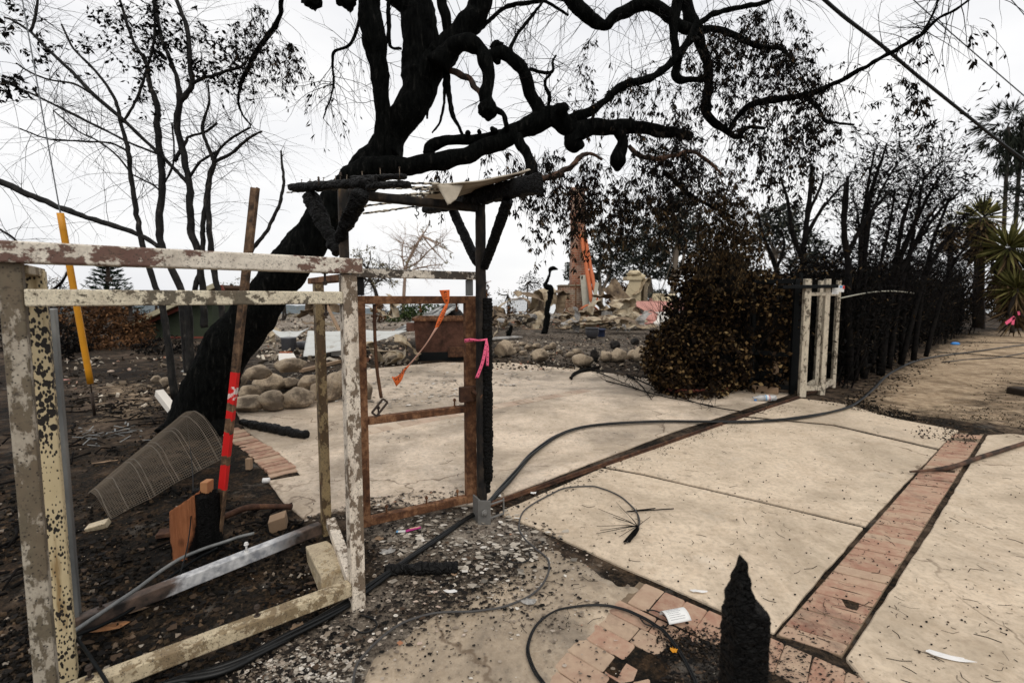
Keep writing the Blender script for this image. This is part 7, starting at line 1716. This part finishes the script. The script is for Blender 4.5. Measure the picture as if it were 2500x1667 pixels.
cable('wire_loop', [(1578,1488),(1600,1490),(1622,1502),(1632,1516),(1625,1528),(1600,1530),(1575,1522),(1562,1508)], .0032, 'small black wire loop beside the curled white paper')
cable('wire_loop', [(1240,1352),(1236,1362),(1250,1372),(1280,1372),(1293,1362),(1292,1350)], .003, 'small black wire curl among the debris below the gate')
cable('wire_loop', [(880,1500),(910,1510),(920,1525),(905,1540),(880,1542),(850,1526)], .004, 'short black wire curl beside the cable bundle at the lower middle')
cable('grey_strap', [(175,1545),(240,1500),(330,1440),(420,1375),(480,1345),(560,1318),(620,1300)], .009, 'silvery flat strap lying over the scorched bottom rail', 'galvanised', .13)
cable('grey_strap', [(150,1560),(200,1545),(260,1520),(330,1480),(400,1420),(470,1370),(530,1338)], .008, 'dark ribbon-like strap beside the silvery strap', 'black_iron', .06)
cable('dark_rope', [(175,1545),(205,1580),(225,1610),(245,1640),(275,1690)], .006, 'dark green cord draped over the white bottom rail', 'black_iron', .142)
cable('wire', [(455,1020),(470,1150),(468,1240),(458,1330),(440,1400)], .003, 'dark loose wire hanging in front of the wire mesh', 'black_iron', .25)
# burnt branch at the right edge and the fine twig spray on the slab
m = MB(); pts = gpath([(2222,1151),(2280,1146),(2330,1138),(2380,1120),(2430,1104),(2520,1075),(2640,1035)], .028, 5); m.tube(pts, [.008 + .012*min(1, i/8) for i in range(len(pts))], 8, .2, 20); o = part('burnt_branch', m, MT['scorched_branch']); tag(o, 'burnt branch lying across the brick band at the right edge', 'branch')
random.seed(67)
m = MB(); root = G(1530, 1322, .012)
for i in range(13): 
    e = G(rnd(1455,1590), rnd(1225,1315), .01); q = spline([tuple(root + V(rnd(-.02,.02),0,0)), tuple(G(1556,1285,.03)), tuple(e)], 6); m.tube([Vector(v) for v in q], [.004*(1-.7*j/len(q)) for j in range(len(q))], 4)
for e in ((1600,1240),(1645,1241)): m.tube([G(1530,1248,.012), G(*e,.012)], .004, 5)
o = part('root_spray', m, MT['burnt_twig']); tag(o, 'spray of fine burnt roots on the slab at the thin cable end', 'roots')
m = MB()
for (px) in ([(1530,915),(1600,945),(1690,980),(1780,1000),(1860,1008)], [(1480,930),(1540,945),(1620,968),(1740,990)], [(1530,915),(1560,935),(1580,960),(1590,975)], [(1440,900),(1500,925),(1560,950)]):
    pts = gpath(px, .025, 5); m.tube(pts, [.014*(1-.7*i/len(pts)) for i in range(len(pts))], 5, .2); sprout(m, pts, [.01]*len(pts), 18, (.15,.5), .004, 1, 0, .2, grav=.02, wob=.2, kids=3, n=3)
o = part('fallen_branch', m, MT['burnt_twig']); tag(o, 'fallen twiggy black branch on the courtyard before the hedge', 'branch')
m = MB()
for px in ([(1395,925),(1400,912),(1425,902),(1470,895)], [(1392,922),(1415,908),(1450,902)]): pts = gpath(px, .02, 5); m.tube(pts, .022, 6, .3)
o = part('burnt_branch', m, MT['burnt_twig']); tag(o, 'short charred branch below the large smooth tan boulder', 'branch')
# charred log on the courtyard, burnt beams by the gate
m = MB(); a, b = G(588,1030,.05), G(748,1062,.04); m.beam(a, b, .10, .09, (0,0,1), 60, 20, .016, 12, 0, 3, lambda t: .75 + .3*math.sin(t*3.1), .006); o = part('charred_log', m, MT['char_log']); tag(o, 'charred log lying on the courtyard behind the fence frame', 'log')
m = MB(); a, b = G(940,1390,.03), G(1118,1385,.025); m.beam(a, b, .07, .05, (0,0,1), 60, 18, .010, 16, 0, 3, None, .006); o = part('charred_beam', m, MT['char_log']); tag(o, 'short charred beam lying in the debris below the gate', 'beam')
m = MB(); pts = gpath([(545,1262),(600,1240),(650,1236),(712,1236)], .05, 4); m.tube(pts, .02, 8, .2); o = part('rusty_pipe', m, MT['rust_dark']); tag(o, 'short dark rusty pipe lying right of the stump', 'pipe')
m = MB(); c = G(680,1292); m.obox(c + V(0,0,.05), V(.045,.02,.01), V(-.02,.05,0), V(0,-.01,.045)); o = part('wood_block', m, MT['plank'], bevel=.006); tag(o, 'small scorched wood block right of the stump', 'block')
m = MB(); c = G(240,1290); m.obox(c + V(0,0,.02), V(.05,.02,.01), V(-.02,.04,0), V(0,-.01,.02)); o = part('brick_fragment', m, MT['concrete_block'], bevel=.006); tag(o, 'broken block fragment in the soil below the wire mesh', 'block')
m = MB()
c = G(415,1310); m.obox(c + V(0,0,.03), V(.06,.02,0), V(-.015,.04,0), V(0,0,.012)); m.tube([c + V(0,0,.03), c + V(.06,.06,.10)], .012, 7); o = part('rusty_tool_head', m, MT['rust_dark'], bevel=.003); tag(o, 'rusty tool head lying left of the stump', 'tool')
m = MB(); c = G(648,1180); m.tube([c + V(-.02,0,.025), c + V(.03,0.01,.025)], .02, 10); o = part('white_fitting', m, MT['foil_white']); tag(o, 'small white cylinder on the edge of the courtyard', 'fitting')
# small hardware by the curved edging
m = MB(); c = G(608,1145); m.box((c.x-.02,c.y-.02,0),(c.x+.025,c.y+.02,.10)); o = part('post_stub', m, MT['plank'], bevel=.004); tag(o, 'short wooden post stub by the curved brick edging', 'post')
# rods among the mesh
# rubbish: curled paper, foil, wrapper, bottle, cap, hose
def curl(name, c, w, l, ang, r, label, mat='paper', cat='paper', ink=True, tw=2.6):
    t = thing(name, c, label, cat); u = V(math.cos(ang), math.sin(ang), 0); v = V(-u.y, u.x, 0)
    fn = lambda a, b, o=0.0: c + u*(w*(a-.5)) + v*((r+o)*math.sin(tw*(b-.35))) + V(0,0,r + .004 - (r+o)*math.cos(tw*(b-.35)) if False else (r+o)*math.cos(tw*(b-.45))*.9 + .012)
    m = MB(); m.grid(fn, 6, 16); part('sheet', m, MT[mat], t, solid=.0008)
    if ink:
        m = MB()
        for i in range(7):
            b0 = .12 + .075*i; a1 = rnd(.6,.9); m.grid(lambda a, b, b0=b0, a1=a1: fn(.12 + (a1-.12)*a, b0 + .012*b, .0012), 8, 1)
        part('printed_lines', m, MT['ink'], t)
    return t
curl('curled_paper', G(1650, 1520), .115, .12, R(14), .044, 'curled scrap of white printed paper on the brick pavers')
m = MB()
def torn(c, rx, ry, ang, z=.006, n=16, seed=1):
    rr = random.Random(seed); p = []
    for i in range(n):
        a = 2*math.pi*i/n; k_ = rr.uniform(.65,1.1); x, y = rx*k_*math.cos(a), ry*k_*math.sin(a); p.append((c.x + x*math.cos(ang) - y*math.sin(ang), c.y + x*math.sin(ang) + y*math.cos(ang)))
    return p
def scrap(px, py, rx, ry, ang, label, mat='foil_white', name='paper_scrap', cat='scrap', seed=1, z=.004, grp=None):
    c = G(px, py); m = MB(); p = torn(c, rx, ry, ang, seed=seed); rr = random.Random(seed)
    n = len(p); m.add([(c.x, c.y, z + .012)] + [(x, y, z + rr.uniform(0,.012)) for x, y in p], [(0, 1+i, 1+(i+1) % n) for i in range(n)]); o = part(name, m, MT[mat], solid=.0012); tag(o, label, cat, grp); return o
scrap(2320,1608,.085,.020,R(-18),'torn white scrap lying on the right slab', seed=4)
scrap(1705,1447,.045,.012,R(-8),'thin pale flake on the slab joint left of the charred stake', seed=6)
scrap(1215,1212,.035,.025,R(5),'white scrap caught beside the steel post bracket', seed=7)
scrap(1302,1206,.025,.014,R(5),'small crumpled white scrap on the gate track by the cables', seed=8)
scrap(947,1348,.055,.035,R(20),'grey flake of paint lying below the gate', 'grey_sheet', seed=9)
scrap(925,1318,.035,.022,R(0),'tan flake lying below the gate hinge', 'plank', seed=10)
scrap(1290,1472,.045,.025,R(-10),'pale flake where the thin cable turns', 'grey_sheet', seed=11)
scrap(1108,1400,.022,.04,R(20),'tan leaf shaped scrap standing by the short charred beam', 'plank', seed=12)
scrap(1100,1447,.04,.012,R(-8),'pale sliver of metal in the debris', 'foil_white', seed=13)
scrap(725,1535,.03,.03,R(0),'star shaped tan leaf near the cable bundle', 'plank', 'dry_leaf', 'leaf', seed=14)
scrap(1645,1592,.016,.014,R(0),'yellow scrap beside the loop on the pavers', 'yellow_guard', seed=15)
scrap(158,928,.12,.05,R(0),'pinkish shard on the soil left of the yellow guard', 'pink_plaster', 'tile_shard', 'shard', seed=16)
for i, (x, y, r0, r1, an_, lb) in enumerate(((300,1500,.10,.02,20,'tan strip of bark near the bottom rail'),(250,1535,.12,.035,10,'wide curled orange-brown bark strip by the bottom rail'),(360,1470,.07,.016,5,'narrow tan bark strip beside the silvery strap'),(405,1445,.04,.018,60,'small orange bark curl below the scorched rail'),(255,1130,.10,.012,30,'thin tan reed lying above the wire mesh'))):
    scrap(x, y, r0, r1, R(an_), lb, 'raw_wood' if i % 2 else 'plank', 'bark_strip', 'bark', seed=20+i)
wr = thing('candy_wrapper', G(1000, 1290), 'small magenta and white plastic wrapper in the ash', 'wrapper')
m = MB(); a, b = G(990,1296,.012), G(1027,1286,.014); m.bar(a, b, .022, .004); part('body', m, MT['magenta_plastic'], wr, bevel=.001); m = MB(); a2 = G(972,1297,.012); m.bar(a2, a, .020, .0045); part('label', m, MT['foil_white'], wr); m = MB(); m.bar(G(968,1297,.012), a2, .018, .005); part('tip', m, MT['label_blue'], wr)
m = MB(); m.bar(G(1000,1290,.0165), G(1024,1285,.0165), .010, .002); part('window', m, MT['tape_pale'], wr)
bt = thing('water_bottle', G(1864, 972), 'clear plastic water bottle with a blue label lying by the gate track', 'bottle')
ax = (G(1890,972) - G(1840,972)).normalized(); c0 = G(1838, 971, .045)
def ringx(t, r): p = c0 + ax*t; s1 = V(-ax.y, ax.x, 0); return [p + (s1*math.cos(a) + V(0,0,1)*math.sin(a))*r for a in np.linspace(0, 2*math.pi, 17)[:-1]]
m = MB(); m.rings([ringx(t, r) for t, r in ((.0,.014),(.03,.015),(.05,.022),(.09,.041),(.15,.043),(.16,.041),(.22,.043),(.27,.041),(.31,.043),(.33,.038),(.335,.02))]); part('body', m, MT['clear_plastic'], bt)
m = MB(); m.rings([ringx(t, r) for t, r in ((.165,.0445),(.235,.0445))], False); lb = part('label', m, MT['paper'], bt); m = MB(); m.rings([ringx(t, r) for t, r in ((.170,.0455),(.185,.0455))], False); part('blue_band', m, MT['label_blue'], lb); m = MB(); m.rings([ringx(t, r) for t, r in ((.222,.0455),(.232,.0455))], False); part('red_band', m, MT['label_red'], lb)
m = MB(); c = G(1844, 978); m.lathe((c.x, c.y, 0), [(.019,0),(.020,.004),(.020,.018),(.017,.02)], 18); o = part('bottle_cap', m, MT['cap_blue']); tag(o, 'bright blue bottle cap on the concrete by the water bottle', 'bottle cap')
m = MB(); c = G(2332, 842); m.blob(c + V(0,0,.04), .14, .05, .05, 2, .3, 2, 1); o = part('blue_scrap', m, MT['cap_blue']); tag(o, 'tiny blue scrap at the hedge foot beside the path', 'scrap')
m = MB()
for k_ in range(4):
    cx_, cy_ = 1665 + 8*k_, 950 - 3*k_; pts = [G(cx_ + (48 + 5*k_)*math.cos(a), cy_ + (9 + k_)*math.sin(a), .02 + .018*k_) for a in np.linspace(0, 6.4, 40)]; m.tube(pts, .016, 7)
m.tube([Vector(q) for q in spline([tuple(G(1720,955,.02)), tuple(G(1760,955,.02)), tuple(P(1785,940,7.4)), tuple(P(1800,920,7.5))], 6)], .016, 7)
o = part('garden_hose', m, MT['red_hose']); tag(o, 'dull red garden hose coiled at the foot of the hedge', 'hose')
# side step at right edge
m = MB(); a, b = G(2462, 960), G(2640, 975); m.box((a.x, a.y-1.1, -.05), (b.x+2, a.y+.05, .10)); o = part('timber_step', m, MT['dark_soil'], bevel=.03); tag(o, 'dirt covered low step at the right edge beside the path', 'step')
# ------------------------------------------------------------------ overhead lines
def wirep(name, pts, r, label, mat='overhead_cable', tw=False):
    m = MB(); q = [Vector(v) for v in spline([tuple(P(*p)) for p in pts], 8)]
    m.tube(q, r, 8)
    if tw: m.tube([p + V(.018*math.cos(i*.9), 0, .018*math.sin(i*.9)) for i, p in enumerate(q)], r*.5, 6)
    o = part(name, m, MT[mat]); tag(o, label, 'cable'); return o
wirep('overhead_cable', [(1500,-640,5.0),(1800,-215,5.2),(2013,0,5.6),(2148,108,6.0),(2242,187,6.4),(2359,281,7.0),(2500,391,7.8),(2800,610,9.5)], .021, 'thick black overhead cable slanting down to the right edge', tw=True)
wirep('overhead_wire', [(2000,-220,9),(2230,0,9),(2350,105,9),(2500,234,9),(2760,455,9)], .010, 'thin grey overhead wire right of the thick cable', 'thin_wire')
wirep('overhead_wire', [(2380,-100,9),(2469,0,9),(2500,36,9),(2700,270,9)], .008, 'faint thin wire crossing the top right corner', 'thin_wire')
wirep('overhead_wire', [(2262,200,14),(2278,270,14),(2298,370,14),(2320,470,14)], .006, 'faint wire hanging almost straight down at the upper right', 'thin_wire')
# loose dark path cords
cable('path_cord', [(2280,860),(2340,862),(2420,868),(2520,876)], .012, 'thin dark cord lying across the path, nearer one', 'black_cable')
cable('path_cord', [(2330,836),(2400,836),(2480,837),(2560,838)], .012, 'thin dark cord lying across the far end of the path', 'black_cable')
cable('path_cord', [(2300,884),(2380,876),(2440,872),(2520,858)], .012, 'thin dark cord slanting across the path', 'black_cable')

# ------------------------------------------------------------------ loose stuff on the ground
random.seed(71)
def flake(m, p, s_, tilt=.22, n=5):
    a0 = rnd(0, 6.28); q = Matrix.Rotation(rnd(-tilt,tilt), 3, 'X') @ Matrix.Rotation(rnd(-tilt,tilt), 3, 'Y'); n = random.choice((4,5,5,6)); as_ = rnd(.45,1)
    vs_ = [p + q @ V(s_*rnd(.6,1.1)*math.cos(a0 + 6.283*i/n), s_*as_*rnd(.6,1.1)*math.sin(a0 + 6.283*i/n), rnd(0,.25)*s_) for i in range(n)]
    lo = min(v.z for v in vs_); 
    if lo < p.z: vs_ = [v + V(0,0,p.z - lo) for v in vs_]
    m.add(vs_, [tuple(range(n))])
def scatter(poly, n, s0, s1, m, z=.003, k=2.2, fn=flake, jit=0.0):
    xs_ = [p[0] for p in poly]; ys_ = [p[1] for p in poly]; c = 0
    pa = np.array(poly, float)
    while c < n:
        x, y = rnd(min(xs_), max(xs_)), rnd(min(ys_), max(ys_))
        if not inside(poly, np.array([x]), np.array([y]))[0]: continue
        g = G(x, y, z); g.x += random.gauss(0, jit); g.y += random.gauss(0, jit)
        if nz(g, 2.3, 5) < rnd(-.6,.25): continue
        fn(m, g, s0 + (s1-s0)*random.random()**k); c += 1
DEB = [(885,1275),(1180,1236),(1335,1295),(1345,1400),(1160,1480),(930,1560),(780,1667),(560,1667),(700,1600),(880,1470)]
m = MB(); scatter(DEB, 2400, .002, .018, m, jit=.10); scatter([(700,1400),(930,1290),(1250,1200),(1420,1300),(1480,1440),(1300,1560),(1060,1667),(560,1667)], 2200, .0015, .012, m, .003, 3.0, jit=.14); scatter([(885,1275),(1160,1215),(1150,1180),(900,1215),(720,1270)], 900, .003, .02, m); scatter([(560,1640),(820,1510),(900,1600),(760,1720),(480,1720)], 1500, .002, .014, m)
scatter([(1240,1290),(1500,1380),(1560,1440),(1330,1560),(1180,1480)], 260, .003, .018, m); scatter([(960,1500),(1460,1440),(1560,1667),(900,1667)], 260, .002, .012, m)
o = part('ash_flakes', m, MT['flakes'], None, loc=(0,0,0)); stuff(o)
m = MB(); scatter([(1020,1260),(1180,1240),(1330,1300),(1300,1400),(1140,1400),(960,1340)], 520, .005, .034, m, k=2.2, jit=.10); scatter([(640,1667),(640,1620),(860,1560),(900,1667)], 500, .003, .016, m)
scatter([(650,920),(900,880),(1130,885),(1400,905),(1300,930),(1190,960),(1100,985),(860,1000)], 1500, .006, .05, m); scatter([(880,1000),(1400,920),(1420,960),(900,1090)], 160, .004, .03, m)
o = part('paint_flakes', m, MT['flakes_white'], None, loc=(0,0,0)); stuff(o)
m = MB()
for poly, n, s1 in ((DEB, 1300, .022), ([(0,1300),(170,1000),(400,980),(480,1180),(740,1280),(880,1420),(500,1667),(0,1667)], 2600, .03), ([(1170,1250),(1300,1200),(1660,1070),(1940,980),(1960,1000),(1660,1090),(1320,1215),(1190,1265)], 900, .014), ([(1590,1530),(1780,1540),(1800,1667),(1640,1667)], 900, .012), ([(1990,1560),(2080,1667),(1860,1667),(1880,1580)], 500, .010)):
    scatter(poly, n, .003, s1, m, jit=.06)
o = part('char_flakes', m, MT['flakes_black'], None, loc=(0,0,0)); stuff(o)
# clods of burnt soil
def clod(m, p, s_):
    q = Matrix.Rotation(rnd(0,6.28), 3, rdir()); h_ = [V(1,0,0),V(-1,0,0),V(0,1,0),V(0,-1,0),V(0,0,1),V(0,0,-1)]; vs_ = [p + q @ (v*s_*rnd(.5,1.1)) for v in h_]; m.add(vs_, [(0,2,4),(2,1,4),(1,3,4),(3,0,4),(2,0,5),(1,2,5),(3,1,5),(0,3,5)])
m = MB()
for poly, n, s1 in (([(-100,1300),(170,1010),(400,980),(480,1180),(740,1280),(880,1400),(860,1480),(480,1720),(-200,1720)], 8200, .022), ([(150,900),(420,900),(440,1000),(180,1040)], 900, .03), (DEB, 800, .010), ([(1590,1530),(1780,1540),(1800,1667),(1640,1667)], 1000, .008), ([(1420,905),(1640,940),(1820,955),(1950,960),(2080,990),(1900,955),(1700,925)], 900, .03), ([(1960,975),(2100,985),(2200,1000),(2300,1040),(2160,1015)], 900, .02)):
    scatter(poly, n, .003, s1, m, .0, 2.0, clod)
scatter([(2140,985),(2300,1000),(2480,985),(2480,1055),(2300,1040),(2180,1020)], 900, .002, .012, m, .0, 2.4, clod, jit=.15); scatter([(2430,900),(2500,880),(2500,1050),(2400,1050)], 500, .003, .016, m, .0, 2.4, clod, jit=.2); scatter([(2050,985),(2200,905),(2400,820),(2420,830),(2230,915),(2110,990)], 900, .004, .03, m, .0, 2.4, clod, jit=.15)
scatter([(1200,905),(1190,830),(1500,800),(1640,840),(1640,900),(1420,900)], 1600, .006, .05, m, .0, 2.6, clod, jit=.1)
o = part('soil_clods', m, MT['soil_clods'], None, loc=(0,0,0)); stuff(o)
# needles, twigs and seed pods strewn on the concrete
m = MB()
def twigbit(m, p, s_):
    a = rnd(0,6.28); d = V(math.cos(a), math.sin(a), 0)*s_; k_ = V(-d.y, d.x, 0)*rnd(-.3,.3); m.tube([p, p + d*.5 + k_, p + d], rnd(.0005,.0017), 3, cap=False)
for sl_, n in ((SLAB1,80),(SLAB2,70),(SLAB3,30),(COURT,190),([(2066,1604),(2272,1293),(2410,1062),(2520,1080),(2520,1667),(2100,1667)],150),(NEAR[:9],100),([(1895,1545),(2330,1055),(2400,1060),(2055,1600)],150)):
    scatter(sl_, n, .010, .10, m, .003, 3.5, twigbit)
o = part('twig_litter', m, MT['burnt_twig'], None, loc=(0,0,0)); stuff(o)
m = MB()
def pod(m, p, s_): m.blob(p + V(0,0,s_*.6), s_, s_*rnd(.7,1), s_*.8, 1, .3, 2, rnd(0,50))
for sl_, n in ((SLAB1,120),(SLAB2,110),(COURT,170),([(2066,1604),(2272,1293),(2410,1062),(2520,1080),(2520,1667),(2100,1667)],80),([(1895,1545),(2330,1055),(2400,1060),(2055,1600)],110),(NEAR[:9],60),([(1465,1140),(1700,1050),(1950,980),(1960,1000),(1640,1110)],120)):
    scatter(sl_, n, .002, .0065, m, .003, 1.8, pod)
scatter([(2230,1040),(2330,1045),(2380,1070),(2330,1085),(2240,1066)], 240, .003, .012, m, .004, 2.0, pod, jit=.06)
o = part('seed_pods', m, MT['flakes_black'], None, loc=(0,0,0)); stuff(o)
m = MB()
def bigstick(m, p, s_):
    a = rnd(0,6.28); d = V(math.cos(a), math.sin(a), 0)*s_; m.tube([p + V(0,0,.01), p + d*.5 + V(0,0,.03) + rdir()*.03, p + d + V(0,0,.015)], [.009,.007,.004], 5, .2)
scatter([(150,960),(420,950),(440,1060),(160,1150)], 46, .15, .5, m, .0, 1.5, bigstick); scatter([(-50,1100),(120,1000),(200,1300),(0,1500)], 40, .1, .4, m, .0, 1.5, bigstick); scatter([(430,1200),(760,1280),(720,1330),(420,1420)], 30, .08, .25, m, .0, 1.5, bigstick)
o = part('charred_sticks', m, MT['burnt_twig'], None, loc=(0,0,0)); stuff(o)
m = MB()
scatter([(185,1040),(345,1030),(350,1085),(200,1100)], 34, .05, .16, m, .01, 1.0, lambda m, p, s_: m.bar(p + V(0,0,rnd(0,.05)), p + V(rnd(-1,1)*s_, rnd(-.6,.6)*s_, rnd(0,.07)), .014, .004))
o = part('ash_strips', m, MT['galvanised'], None, loc=(0,0,0)); stuff(o)
